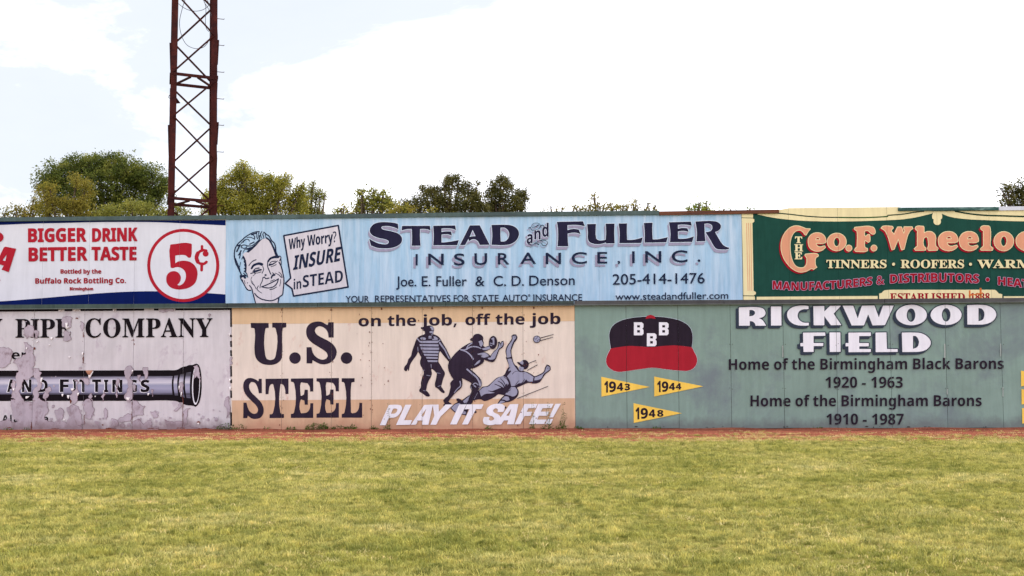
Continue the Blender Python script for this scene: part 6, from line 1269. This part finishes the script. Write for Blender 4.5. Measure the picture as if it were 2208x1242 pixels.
# ------------------------------------------------------------------ grass
def leafy_mat(name, cols, scale=0.5, trans=0.35, rough=0.55, mapping=(1, 1, 1), tip=None, inst=True, lo=0.3, hi=0.7, dark=False):
    m, t, b = new_mat(name)
    n = noise_node(t, scale, mapping, 6, 0.65)
    k = len(cols)
    a = ramp(t, n.outputs['Fac'], [(lo + (hi - lo) * i / (k - 1), lin(c)) for i, c in enumerate(cols)])
    c = a.outputs['Color']
    oi = t.nodes.new('ShaderNodeObjectInfo') if inst else None
    if inst:
        r = ramp(t, oi.outputs['Random'], [(0.0, (0.52, 0.58, 0.48)), (0.35, (0.88, 0.92, 0.86)), (0.7, (1.08, 1.06, 1.0)), (1.0, (1.4, 1.3, 1.25))])
    else:
        ge = t.nodes.new('ShaderNodeNewGeometry')
        r = ramp(t, ge.outputs['Random Per Island'], [(0.0, (0.62, 0.66, 0.6)), (0.5, (1, 1, 1)), (1.0, (1.38, 1.3, 1.1))])
    c = mixc(t, c, r.outputs['Color'], 1.0, 'MULTIPLY')
    if dark:                                      # noise flecks, darker green and paler, in the blade colour
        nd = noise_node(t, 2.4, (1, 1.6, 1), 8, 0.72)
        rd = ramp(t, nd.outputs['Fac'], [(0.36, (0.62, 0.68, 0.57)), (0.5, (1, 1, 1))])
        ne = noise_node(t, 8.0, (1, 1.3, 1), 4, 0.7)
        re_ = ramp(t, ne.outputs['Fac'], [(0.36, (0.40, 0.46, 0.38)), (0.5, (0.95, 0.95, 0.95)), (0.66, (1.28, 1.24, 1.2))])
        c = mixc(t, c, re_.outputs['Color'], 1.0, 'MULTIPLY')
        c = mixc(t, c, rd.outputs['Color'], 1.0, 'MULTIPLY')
    t.links.new(c, b.inputs['Base Color'])
    b.inputs['Roughness'].default_value = rough
    b.inputs['Specular IOR Level'].default_value = 0.08
    tr_ = t.nodes.new('ShaderNodeBsdfTranslucent'); t.links.new(c, tr_.inputs['Color'])
    ms = t.nodes.new('ShaderNodeMixShader'); ms.inputs['Fac'].default_value = trans
    t.links.new(b.outputs['BSDF'], ms.inputs[1]); t.links.new(tr_.outputs['BSDF'], ms.inputs[2])
    t.links.new(ms.outputs['Shader'], t.nodes['Material Output'].inputs['Surface'])
    return m
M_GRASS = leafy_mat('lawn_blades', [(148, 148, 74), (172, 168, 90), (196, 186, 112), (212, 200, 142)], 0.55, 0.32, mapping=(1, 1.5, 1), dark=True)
M_STRAW = leafy_mat('dry_blades', [(206, 190, 128), (218, 200, 144), (198, 188, 112)], 0.8, 0.3)
M_WEED = leafy_mat('weed_leaves', [(58, 86, 40), (78, 104, 48), (104, 122, 58)], 3.0, 0.3, inst=False)
lib = bpy.data.collections.new('grass_clumps')
lib2 = bpy.data.collections.new('straw_clumps')
def clump(name, mat, coll, n, rad, h, wid, lean, seed, dry=0):
    r = random.Random(seed); vs, fs = [], []
    for i in range(n):
        a = r.uniform(0, 6.283); d = rad * r.random() ** 0.6
        x, y = d * math.cos(a), d * math.sin(a)
        hh = h * r.uniform(0.5, 1.25); b_ = r.uniform(0, 6.283); ln = lean * r.uniform(0.2, 1.5) * hh
        fx, fy = math.cos(b_), math.sin(b_); w = wid * r.uniform(0.7, 1.3)
        px_, py_ = -fy * w / 2, fx * w / 2
        k = len(vs)
        vs += [(x - px_, y - py_, -0.004), (x + px_, y + py_, -0.004), (x + fx * ln * 0.45 + px_ * .8, y + fy * ln * 0.45 + py_ * .8, hh * 0.6), (x + fx * ln * 0.45 - px_ * .8, y + fy * ln * 0.45 - py_ * .8, hh * 0.6), (x + fx * ln, y + fy * ln, hh)]
        fs += [(k, k + 1, k + 2, k + 3), (k + 3, k + 2, k + 4)]
    me = bpy.data.meshes.new(name); me.from_pydata(vs, [], fs); me.materials.append(mat)
    o = bpy.data.objects.new(name, me); coll.objects.link(o)
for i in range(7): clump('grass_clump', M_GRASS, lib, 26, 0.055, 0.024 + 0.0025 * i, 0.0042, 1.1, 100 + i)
for i in range(4): clump('straw_clump', M_STRAW, lib2, 12, 0.06, 0.022, 0.005, 1.6, 200 + i)

def scatter(name, pts, scl, coll):
    """points carrying clumps of blades"""
    me = bpy.data.meshes.new(name)
    me.vertices.add(len(pts)); me.vertices.foreach_set('co', [c for p in pts for c in p])
    at_ = me.attributes.new('size', 'FLOAT', 'POINT'); at_.data.foreach_set('value', scl)
    o = bpy.data.objects.new(name, me); col.objects.link(o)
    tag(o, kind='stuff')
    ng = bpy.data.node_groups.new(name, 'GeometryNodeTree')
    ng.interface.new_socket('Geometry', in_out='INPUT', socket_type='NodeSocketGeometry')
    ng.interface.new_socket('Geometry', in_out='OUTPUT', socket_type='NodeSocketGeometry')
    gi = ng.nodes.new('NodeGroupInput'); go = ng.nodes.new('NodeGroupOutput')
    ip = ng.nodes.new('GeometryNodeInstanceOnPoints'); ci = ng.nodes.new('GeometryNodeCollectionInfo')
    ci.inputs['Collection'].default_value = coll; ci.inputs['Separate Children'].default_value = True; ci.inputs['Reset Children'].default_value = True
    ip.inputs['Pick Instance'].default_value = True
    ri_ = ng.nodes.new('FunctionNodeRandomValue'); ri_.data_type = 'INT'; ri_.inputs[4].default_value = 0; ri_.inputs[5].default_value = len(coll.objects) - 1
    rr = ng.nodes.new('FunctionNodeRandomValue'); rr.data_type = 'FLOAT_VECTOR'; rr.inputs[0].default_value = (-0.12, -0.12, 0); rr.inputs[1].default_value = (0.12, 0.12, 6.28)
    na = ng.nodes.new('GeometryNodeInputNamedAttribute'); na.data_type = 'FLOAT'; na.inputs['Name'].default_value = 'size'
    l = ng.links.new
    l(gi.outputs[0], ip.inputs['Points']); l(ci.outputs[0], ip.inputs['Instance']); l(ri_.outputs[2], ip.inputs['Instance Index'])
    l(rr.outputs[0], ip.inputs['Rotation']); l(na.outputs[0], ip.inputs['Scale']); l(ip.outputs[0], go.inputs[0])
    md = o.modifiers.new('clumps', 'NODES'); md.node_group = ng
    return o
rg = random.Random(5)
pts, scl, pts2, scl2 = [], [], [], []
N = noise.noise
def edge_y(x):                                    # where the turf gives out, ragged and creeping
    return 24.0 - x * WT + 0.55 * N(Vector((x * 0.55, 3, 0))) + 0.35 * N(Vector((x * 2.1, 9, 0)))
y = 6.5
while y < 27.0:
    dens = 430 * min(1.0, (15.0 / max(y, 9.0)) ** 0.7)
    dy = 0.25
    half = 0.47 * y + 3.0
    n_ = int(dens * dy * 2 * half)
    for k in range(n_):
        x = rg.uniform(-half, half); yy = y + rg.random() * dy
        e = edge_y(x) - yy
        v = N(Vector((x * 0.9, yy * 1.3, 1.0))) * 0.6 + N(Vector((x * 3.2, yy * 4.0, 5.0))) * 0.5 + N(Vector((x * 0.25, yy * 0.4, 11.0))) * 0.3
        if e < 0:
            if yy > wy(x, LOWER - 0.9): continue
            p = math.exp(e * 1.3) * 0.6 + 0.05
            if v + 0.25 < 0.1 or rg.random() > p: 
                continue
        if v < -0.36 and rg.random() < 0.5: continue
        v3 = N(Vector((x * 8.0, yy * 8.0, 40.0)))
        s_ = max(0.35, 0.92 + v * 0.7 + v3 * 0.95) * rg.uniform(0.6, 1.3)
        if e < 0: s_ *= 0.8
        if e < 1.2 and rg.random() < 0.4 or rg.random() < 0.04 or (N(Vector((x * 0.5, yy * 0.8, 20))) > 0.16 and rg.random() < 0.2):
            pts2.append((x, yy, 0.0)); scl2.append(s_ * 1.05)
        else:
            pts.append((x, yy, 0.0)); scl.append(s_)
    y += dy
for k in range(9000):                            # dry stalks and clippings over the track
    x = rg.uniform(-17, 17); f = rg.random() ** 1.5; yy = wy(x, 24.0 + 3.0 * f)
    if N(Vector((x * 0.7, yy * 1.6, 30))) + 0.25 - 0.5 * f < rg.random() * 0.5: continue
    pts2.append((x, yy, 0.01)); scl2.append(rg.uniform(0.5, 1.2))
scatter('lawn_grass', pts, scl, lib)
scatter('dry_grass', pts2, scl2, lib2)

# ------------------------------------------------------------------ weeds along the foot of the boards
def weed(px, w, h, n, label, stems=0, seed=1, lean=0.0):
    """low leafy tuft, or tall stalks with leaves, rooted at the foot of the wall"""
    r = random.Random(seed)
    u, _ = on_wall(px, 924, LOWER - 0.12)
    x = u * math.cos(PSI); y = LOWER - 0.12 - u * math.sin(PSI)
    root = empty('weed', (x, y, 0.01)); tag(root, label, 'weed', 'weeds along the foot of the sign walls')
    vs, fs = [], []; st = MB()
    def leaf(p, d, L_, wd):
        d = d.normalized(); s_ = d.cross(Vector((0.1, 0.2, 1))).normalized() * wd / 2
        if s_.length < 1e-4: s_ = Vector((wd / 2, 0, 0))
        k = len(vs); up = Vector((0, 0, L_ * 0.12))
        vs.extend([tuple(p), tuple(p + d * L_ * 0.5 + s_ + up), tuple(p + d * L_), tuple(p + d * L_ * 0.5 - s_ + up)]); fs.append((k, k + 1, k + 2, k + 3))
    for k in range(n):
        q = r.uniform(-1, 1); p = Vector((q * w / 2, r.uniform(-0.10, 0.08), r.random() ** 1.5 * h * (1 - q * q * 0.7)))
        leaf(p, Vector((r.uniform(-1, 1), r.uniform(-1, 0.6), r.uniform(-0.1, 1))), r.uniform(0.035, 0.075), r.uniform(0.018, 0.035))
    for k in range(max(2, n // 25)):
        a = Vector((r.uniform(-w / 2, w / 2) * 0.8, 0, 0)); st.tube([a, a + Vector((r.uniform(-.05, .05), -0.02, h * 0.7))], [0.004, 0.002], 4)
    for k in range(stems):
        a = Vector((r.uniform(-w / 3, w / 3), r.uniform(-0.05, 0.05), 0)); hh = (0.62 if k == 0 else r.uniform(0.25, 0.5)) * (1 if h < 0.3 else 1)
        pp = [a + Vector((lean * f * f + 0.02 * math.sin(5 * f + k), -0.02 * f, hh * f)) for f in (0, .3, .6, .85, 1)]
        st.tube(pp, [0.005, 0.004, 0.003, 0.002, 0.0015], 4)
        for j in range(int(14 * hh / 0.5)):
            f = r.uniform(0.1, 1); p = a + Vector((lean * f * f, -0.02 * f, hh * f))
            leaf(p, Vector((r.choice((-1, 1)), r.uniform(-0.6, 0.4), r.uniform(0.1, 0.9))), r.uniform(0.05, 0.085) * (1.2 - f * 0.6), 0.022)
    mesh_obj('leaves', vs, fs, root, (M_WEED,))
    st.build('stem', M_WEED, root)
weed(487, 0.42, 0.14, 120, 'low weed clump below the black strip at the right end of the peeling wall', seed=1)
weed(521, 0.22, 0.13, 40, 'small weed left of the big peach painted S', seed=2)
weed(574, 0.10, 0.06, 14, 'tiny weed below the foot of the first large steel T', seed=3)
weed(628, 0.20, 0.06, 36, 'flat weed between the painted T and E of the steel lettering', seed=4)
weed(682, 0.52, 0.15, 190, 'longest leafy weed clump, under the two large painted E letters', seed=5)
weed(697, 0.22, 0.17, 80, 'pointed weed at the middle of the long clump under the E letters', seed=6)
weed(733, 0.40, 0.08, 90, 'low spreading weed right of the long clump', seed=7)
weed(757, 0.26, 0.11, 80, 'weed below the large painted L', seed=8)
weed(807, 0.16, 0.07, 50, 'weed at the joint left of the white slogan', seed=9)
weed(835, 0.14, 0.09, 40, 'weed under the first white slogan letter', stems=1, seed=10)
weed(1053, 0.14, 0.05, 30, 'small weed under the gap between the white slogan words', seed=11)
weed(1147, 0.12, 0.15, 26, 'upright weed under the last E of the white slogan', stems=1, seed=12)
weed(1181, 0.28, 0.12, 50, 'bushy weed under the white exclamation mark', stems=2, seed=13)
weed(1212, 0.26, 0.12, 60, 'tallest thin stalked weed beside the green wall', stems=4, seed=14, lean=0.02)
weed(1246, 0.2, 0.07, 44, 'weed at the left corner of the sage green wall', seed=15)
weed(20, 0.2, 0.05, 26, 'weed at the far left foot of the peeling wall', seed=16)
weed(60, 0.14, 0.04, 16, 'faint weed by the second joint of the peeling wall', seed=17)
weed(1420, 0.30, 0.035, 18, 'thin creeping weed below the painted cap', seed=18)
weed(1765, 0.2, 0.03, 14, 'thin weed below the word HOME on the green wall', seed=19)

# ================================================================== light tower
M_STEEL = paint('rusty_red_steel', (80, 38, 34), 0.25, 0.2, rough=0.75, patch=((54, 28, 29), 0.45, 0.62, (1.5, 1.5, 1.5), 2.0))
M_CABLE = paint('grey_cable', (96, 96, 106), 0.1, 0.1)
TY = 33.0
TH = math.radians(16.6)
a0 = at(363, 465, TY); a1 = at(371, 0, TY)
dR = ray(466.5, 465); mR = dR.x / dR.y
W0 = (mR * TY - a0.x) / (math.cos(TH) - mR * math.sin(TH))
tw = empty('light_tower', (a0.x, TY, 0), TH); tag(tw, 'rusty red steel lattice light tower rising behind the soda billboard', 'tower')
HT = 15.5
def corner(i, j, z):
    """leg centre line: i 0 left 1 right, j 0 front 1 rear, in the tower's own axes"""
    e = 0.075 + 0.0063 * (z - a0.z)
    return Vector((e if i == 0 else W0 - e, e if j == 0 else W0 - e, z))
def tl_(px, py, dy=0.25):
    p = at(px, py, TY + dy) - Vector((a0.x, TY, 0))
    return Vector((p.x * math.cos(TH) + p.y * math.sin(TH), -p.x * math.sin(TH) + p.y * math.cos(TH), p.z))
for i in (0, 1):
    for j in (0, 1):
        mb = MB(); p, q = corner(i, j, 0), corner(i, j, HT)
        sx = 1 if i == 0 else -1; sy = 1 if j == 0 else -1
        # angle iron: two flanges
        for dx0, dx1, dy0, dy1 in ((-0.085, 0.085, -0.085, -0.065), (-0.085, -0.065, -0.065, 0.085)):
            n = len(mb.v)
            for P_ in (p, q):
                for u, v in ((dx0, dy0), (dx1, dy0), (dx1, dy1), (dx0, dy1)): mb.v.append((P_.x + sx * u, P_.y + sy * v, P_.z))
            fsx = [(3, 2, 1, 0), (4, 5, 6, 7), (0, 1, 5, 4), (1, 2, 6, 5), (2, 3, 7, 6), (3, 0, 4, 7)]
            mb.f += [tuple(n + k for k in f) for f in fsx]
        mb.build('leg', M_STEEL, tw)
zH = [at(374, 427, TY).z, at(374, 158, TY).z]
stp = zH[1] - zH[0]
levels = [zH[0] + stp * k for k in range(-3, 5) if 0.2 < zH[0] + stp * k < HT - 0.2]
off = 0.03
def brace(name, p, q, w=0.075, t=0.02, up=(0, 1, 0)): MB().bar(p, q, t, w, up).build(name, M_STEEL, tw)
for z in levels:
    for j in (0, 1):
        d = Vector((0, (-0.10 if j == 0 else 0.10), 0))
        MB().bar(corner(0, j, z) + d, corner(1, j, z - 0.06) + d, 0.03, 0.085).build('cross_beam', M_STEEL, tw)
    for i in (0, 1):
        d = Vector(((-0.10 if i == 0 else 0.10), 0, 0)); MB().bar(corner(i, 0, z) + d, corner(i, 1, z) + d, 0.03, 0.085).build('cross_beam', M_STEEL, tw)
    mid_ = (corner(0, 0, z) + corner(1, 0, z)) / 2 + Vector((0, -0.05, -0.06))
    for i in (0, 1):
        MB().bar(mid_ + Vector(((-0.1, 0.1)[i], 0, 0)), corner(i, 1, z) + Vector((0, 0, -0.06)), 0.05, 0.05).build('plan_brace', M_STEEL, tw)
for z in [levels[0] - stp] + levels:
    z3 = [z + 0.06, z + stp * 0.33, z + stp * 0.655, z + stp * 0.95]
    for k in range(3):
        for j in (0, 1):
            d = Vector((0, (-0.09 if j == 0 else 0.09), 0))
            # the front zigzag starts at the left leg foot, the rear one is its mirror
            i0 = (k % 2) if j == 0 else 1 - (k % 2)
            p, q = corner(i0, j, max(0.05, z3[k])), corner(1 - i0, j, z3[k + 1])
            if q.z < 0.3 or q.z > HT: continue
            mb = MB(); mb.bar(p + d, q + d, 0.012, 0.088, (0, 1, 0)); mb.bar(p + d + Vector((0, 0.02 * (1 if j == 0 else -1), 0.02)), q + d + Vector((0, 0.02 * (1 if j == 0 else -1), 0.02)), 0.05, 0.012, (0, 1, 0))
            mb.build('diagonal_brace', M_STEEL, tw)
        for i in (0, 1):
            d = Vector(((-0.09 if i == 0 else 0.09), 0, 0))
            j0 = (k % 2) if i == 0 else 1 - (k % 2)
            p, q = corner(i, j0, max(0.05, z3[k])), corner(i, 1 - j0, z3[k + 1])
            if q.z < 0.3 or q.z > HT: continue
            MB().bar(p + d, q + d, 0.05, 0.02, (1, 0, 0)).build('diagonal_brace', M_STEEL, tw)
for i in (0, 1):                                   # splice plates with bolts
    for z in levels:
        p = corner(i, 0, z - 0.02)
        MB().box(p.x - 0.085, p.x + 0.085, p.y - 0.095, p.y - 0.078, z - 0.3, z + 0.22).build('splice_plate', M_STEEL, tw)
        mb = MB()
        for k in range(6):
            for s_ in (-0.04, 0.04): mb.box(p.x + s_ - 0.012, p.x + s_ + 0.012, p.y - 0.112, p.y - 0.095, z - 0.26 + 0.08 * k, z - 0.236 + 0.08 * k)
        mb.build('bolt', M_STEEL, tw)
for y_ in (-20, 38, 95, 153, 211, 268, 326, 385, 442):
    z = at(470, y_, TY + 0.35).z; p = corner(1, 0, z)
    MB().tube([(p.x + 0.05, p.y - 0.03, z), (p.x + 0.27, p.y - 0.03, z - 0.008), (p.x + 0.275, p.y - 0.03, z + 0.012)], [0.009, 0.009, 0.012], 6).build('step_rung', M_STEEL, tw)
for pts_ in ([(402, -10), (392, 22), (387, 50), (392, 78), (402, 96), (414, 103), (426, 105), (440, 101), (450, 88), (456, 64), (460, 40), (464, 10)],
             [(385, 8), (395, 16), (408, 22), (424, 24), (440, 20), (452, 10)], [(436, -5), (442, 8), (444, 20), (443, 40), (445, 62), (450, 68), (456, 60), (458, 44), (452, 24), (440, 4)], [(446, -5), (452, 14), (460, 10), (462, -4)]):
    pp = []
    for x, y_ in smooth(pts_, False, 4):
        pp.append(tuple(tl_(x, y_, 0.6)))
    MB().tube(pp, [0.009] * len(pp), 5).build('cable', M_CABLE, tw, True)
for i_, y0_, y1_ in ((0, 90, 148), (0, 268, 334), (1, 76, 130), (1, 256, 305)):     # side bracing ends that stick out past the legs
    z0_, z1_ = at(367 if i_ == 0 else 468, y0_, TY).z, at(367 if i_ == 0 else 468, y1_, TY).z
    p, q = corner(i_, 0, z0_), corner(i_, 0, z1_); sg = -1 if i_ == 0 else 1
    MB().bar(p + Vector((sg * 0.115, 0.02, 0)), q + Vector((sg * 0.08, 0.02, 0)), 0.05, 0.04, (0, 1, 0)).build('side_plate', M_STEEL, tw)
p = corner(0, 0, at(363, 206, TY).z) + Vector((-0.1, 0, 0))
MB().tube([p + Vector((.02, 0, .05)), p + Vector((-.02, 0, .02)), p + Vector((-.03, 0, -.05)), p + Vector((0.02, 0, -.06))], [0.012] * 4, 5).build('hook', M_CABLE, tw)
p = corner(0, 0, at(380, 215, TY).z) + Vector((0.1, 0, 0))
mesh_obj('sheet_scrap', [tuple(p + Vector(v)) for v in ((-.02, 0, .1), (.1, .02, -.06), (-.02, .05, -.07), (0, .1, 0))], [(0, 1, 2), (0, 2, 3), (0, 3, 1)], tw, (M_STEEL,))

# ================================================================== trees
M_BARK = paint('bark', (92, 78, 66), 0.2, 0.1, rough=0.9)
def tree(label, Y, lobes, n, leaf, mat, seed, base=None, cl=0.26, twig=True, sprig=0.10, group='trees behind the ballpark walls'):
    """lobes: (px, py, radius px) in the photograph set out at distance Y; n leaves in all"""
    r = random.Random(seed)
    k = Y / FPX
    L3 = []
    for px, py, rr in lobes:
        c = at(px, py, Y); R = rr * k
        L3.append((Vector((c.x, Y + r.uniform(-0.5, 0.6) * R * 1.4, c.z)), R))
    cx = sum(c.x * R for c, R in L3) / sum(R for c, R in L3) if base is None else at(base, 400, Y).x
    root = empty('tree', (cx, Y, 0)); tag(root, label, 'tree', group)
    o = Vector((cx, Y, 0))
    zlow = min(c.z for c, R in L3)
    vs, fs = [], []
    wood = MB()
    fork = Vector((r.uniform(-.2, .2), 0, max(1.2, zlow * 0.55)))
    wood.tube([(0, 0, -0.1), (0.03, 0, 0.6), tuple(fork)], [0.26, 0.2, 0.15], 8)
    wt = [R ** 2 for c, R in L3]; tot = sum(wt)
    for (c, R), w in zip(L3, wt):
        cc = c - o
        midp = fork.lerp(cc, 0.5) + Vector((r.uniform(-.2, .2), r.uniform(-.2, .2), 0.15 * R))
        wood.tube([tuple(fork), tuple(midp), tuple(cc)], [0.11, 0.07, 0.03], 5)
        nl = int(n * w / tot); ncl = max(3, nl // 9)
        nb = max(4, ncl // 14)
        tips = []
        for b in range(nb):
            d = Vector((r.gauss(0, 1), r.gauss(0, 1), r.gauss(0.25, 0.9))).normalized()
            tip = cc + Vector((d.x, d.y, d.z * 0.95)) * R * r.uniform(0.45, 1.0)
            tips.append((tip, d))
            wood.tube([tuple(cc - d * R * 0.1), tuple(cc.lerp(tip, 0.55) + Vector((0, 0, 0.06))), tuple(tip)], [0.022, 0.014, 0.006], 4)
        for q in range(ncl):
            tip, d = r.choice(tips)
            s_ = R * 0.38 + cl * 0.5
            p = tip + Vector((r.gauss(0, s_ * 0.55), r.gauss(0, s_ * 0.55), r.gauss(0, s_ * 0.42)))
            if (p - cc).length > R * 1.18: p = cc + (p - cc) * (R * 1.1 / (p - cc).length)
            out = (p - cc).normalized() if (p - cc).length > 1e-3 else d
            for l in range(9):
                a = p + Vector((r.gauss(0, sprig), r.gauss(0, sprig), r.gauss(0, sprig * 0.8)))
                e = (out * 0.6 + Vector((r.gauss(0, 1), r.gauss(0, 1), r.gauss(-0.1, 0.8)))).normalized()
                s2 = e.cross(Vector((r.gauss(0, 1), r.gauss(0, 1), r.gauss(0, 1)))).normalized()
                L_ = leaf * r.uniform(0.7, 1.35); w_ = L_ * 0.28
                i = len(vs)
                vs += [tuple(a), tuple(a + e * L_ * 0.5 + s2 * w_), tuple(a + e * L_), tuple(a + e * L_ * 0.5 - s2 * w_)]
                fs.append((i, i + 1, i + 2, i + 3))
    mesh_obj('crown', vs, fs, root, (mat,))
    wood.build('trunk', M_BARK, root, True)
M_LG = leafy_mat('leaf_mid_green', [(46, 58, 28), (92, 102, 46), (150, 148, 74)], 1.5, 0.42, inst=False)
M_LY = leafy_mat('leaf_yellow_green', [(102, 106, 46), (146, 142, 62), (190, 178, 90)], 1.5, 0.45, inst=False)
M_LO = leafy_mat('leaf_olive_gold', [(104, 96, 42), (142, 130, 58), (112, 116, 50)], 1.6, 0.42, inst=False)
M_LU = leafy_mat('leaf_light_olive', [(104, 106, 48), (134, 134, 64), (160, 154, 84)], 0.9, 0.35, inst=False)
M_LD = leafy_mat('leaf_dark_olive', [(62, 64, 36), (94, 92, 50), (128, 120, 70)], 1.6, 0.35, inst=False)
M_LF = leafy_mat('leaf_fresh', [(92, 110, 30), (122, 134, 40), (150, 150, 60)], 1.5, 0.35, inst=False)
tree('large round mid green tree behind the left billboard', 58, [(135, 395, 46), (178, 372, 40), (225, 365, 36), (272, 368, 40), (318, 385, 38), (340, 412, 30), (245, 352, 24), (290, 395, 46), (230, 408, 52), (180, 415, 50), (120, 430, 40), (300, 440, 44), (245, 455, 50), (340, 450, 34), (190, 465, 50), (150, 362, 20), (105, 400, 22), (205, 352, 20), (352, 410, 16), (165, 370, 30), (200, 364, 28), (255, 364, 30), (298, 374, 28), (330, 395, 26), (128, 408, 30)], 50000, 0.10, M_LG, 1, base=235)
tree('golden olive tree in front of the large round green tree', 50, [(160, 392, 17), (178, 405, 20), (112, 412, 15), (104, 434, 22), (140, 446, 22), (178, 438, 18), (160, 462, 24), (110, 462, 26), (92, 408, 10), (195, 466, 14)], 8000, 0.08, M_LO, 2, base=140)
tree('low light olive bush tree between the round green tree and the tower', 50, [(250, 458, 18), (285, 452, 18), (318, 460, 20), (345, 462, 16), (215, 470, 20), (385, 460, 16), (400, 468, 14)], 5000, 0.085, M_LU, 3, base=300)
tree('sparse low tree at the far left edge of the picture', 55, [(10, 464, 10), (38, 452, 9), (30, 462, 12), (55, 460, 14), (15, 470, 18), (75, 452, 14), (70, 432, 7), (80, 445, 12), (48, 468, 16), (-20, 462, 16), (-50, 455, 22)], 2600, 0.10, M_LO, 4, base=25)
tree('tall yellow green tree right of the tower', 52, [(520, 372, 18), (505, 385, 22), (540, 388, 22), (478, 402, 18), (565, 398, 20), (585, 388, 12), (612, 402, 18), (600, 425, 26), (640, 425, 20), (500, 420, 30), (545, 425, 32), (470, 440, 26), (575, 450, 30), (525, 458, 32), (630, 452, 26), (455, 425, 14), (620, 385, 10), (526, 358, 9), (485, 455, 26), (448, 450, 14), (602, 398, 12), (650, 405, 10)], 30000, 0.085, M_LY, 5, base=540)
tree('thin branched olive tree at the right end of the yellow green tree', 54, [(672, 405, 11), (682, 420, 13), (660, 432, 20), (690, 430, 10), (650, 452, 22), (685, 452, 14), (676, 396, 6), (665, 458, 24), (700, 424, 6)], 4800, 0.08, M_LU, 6, base=660)
tree('wispy little tree left of the upright leaved tree', 50, [(742, 447, 6), (736, 456, 9), (750, 458, 8), (728, 462, 7), (760, 462, 6)], 330, 0.10, M_LY, 7, base=742)
tree('upright leaved light green tree above the blue billboard', 48, [(780, 420, 8), (778, 435, 12), (806, 420, 9), (804, 435, 14), (827, 420, 7), (825, 436, 13), (790, 450, 18), (820, 452, 20), (845, 445, 10), (768, 446, 9), (850, 458, 12), (780, 412, 4), (806, 412, 4), (828, 412, 3)], 2300, 0.12, M_LU, 8, base=805)
tree('dark olive tree with the tallest crown near the middle', 62, [(968, 386, 11), (990, 388, 10), (975, 400, 16), (990, 412, 18), (958, 402, 13), (950, 415, 14), (918, 418, 16), (910, 410, 9), (930, 412, 9), (935, 430, 18), (900, 440, 18), (1012, 402, 10), (1010, 418, 16), (1026, 412, 10), (1030, 396, 6), (1005, 440, 24), (965, 440, 26), (930, 455, 24), (1035, 440, 18), (985, 460, 28), (875, 438, 10), (890, 452, 18), (870, 455, 14), (1030, 458, 22), (1020, 425, 14)], 17000, 0.10, M_LD, 9, base=970)
tree('dark olive tree with a side tuft, right of the tallest dark crown', 64, [(1078, 392, 11), (1095, 395, 12), (1065, 402, 12), (1085, 410, 20), (1058, 415, 12), (1112, 418, 14), (1070, 435, 22), (1100, 440, 20), (1134, 418, 6), (1130, 428, 7), (1118, 430, 10), (1060, 455, 22), (1090, 460, 22), (1118, 450, 12), (1125, 440, 8), (1082, 384, 6), (1135, 424, 5)], 11000, 0.10, M_LD, 10, base=1080)
tree('small yellowish shrub tree in front of the dark olive trees', 46, [(862, 452, 10), (878, 460, 12), (925, 458, 6), (850, 462, 10), (932, 452, 4)], 650, 0.10, M_LO, 11, base=868)
tree('sparse pale tree whose thin top shows above the blue billboard', 50, [(1281, 420, 3), (1281, 432, 6), (1272, 444, 9), (1262, 452, 9), (1292, 448, 9), (1288, 440, 5), (1275, 455, 12), (1318, 442, 7), (1330, 448, 12), (1344, 446, 10), (1352, 452, 10), (1322, 454, 10), (1366, 446, 8), (1372, 436, 6), (1375, 454, 8), (1398, 440, 4), (1400, 452, 4), (1300, 455, 12), (1240, 448, 2), (1390, 454, 6), (1413, 446, 3), (1250, 452, 4)], 1000, 0.10, M_LO, 12, base=1320, sprig=0.07)
tree('tip of a fresh green tree above the brown rail', 47, [(1508, 440, 6), (1506, 448, 8), (1524, 440, 4), (1522, 450, 6), (1490, 454, 6), (1512, 456, 10), (1530, 455, 6), (1485, 450, 3)], 520, 0.10, M_LF, 13, base=1510)
tree('tiny leaf tips above the right end of the brown rail', 47, [(1560, 454, 2.5), (1617, 451, 2.5), (1575, 454, 2)], 45, 0.08, M_LF, 14, base=1590)
tree('pale leaf tips just right of the dark olive trees', 52, [(1188, 448, 3), (1200, 453, 3), (1212, 450, 3), (1238, 448, 3), (1170, 458, 3)], 60, 0.09, M_LO, 15, base=1200)
tree('dark tree at the right edge of the picture', 60, [(2168, 405, 8), (2160, 408, 6), (2180, 416, 11), (2195, 402, 11), (2200, 412, 10), (2195, 432, 14), (2180, 436, 10), (2212, 425, 18), (2230, 415, 26), (2260, 425, 30), (2158, 438, 5), (2165, 442, 5), (2200, 445, 12), (2225, 445, 24), (2172, 426, 8)], 5200, 0.125, M_LD, 16, base=2230)
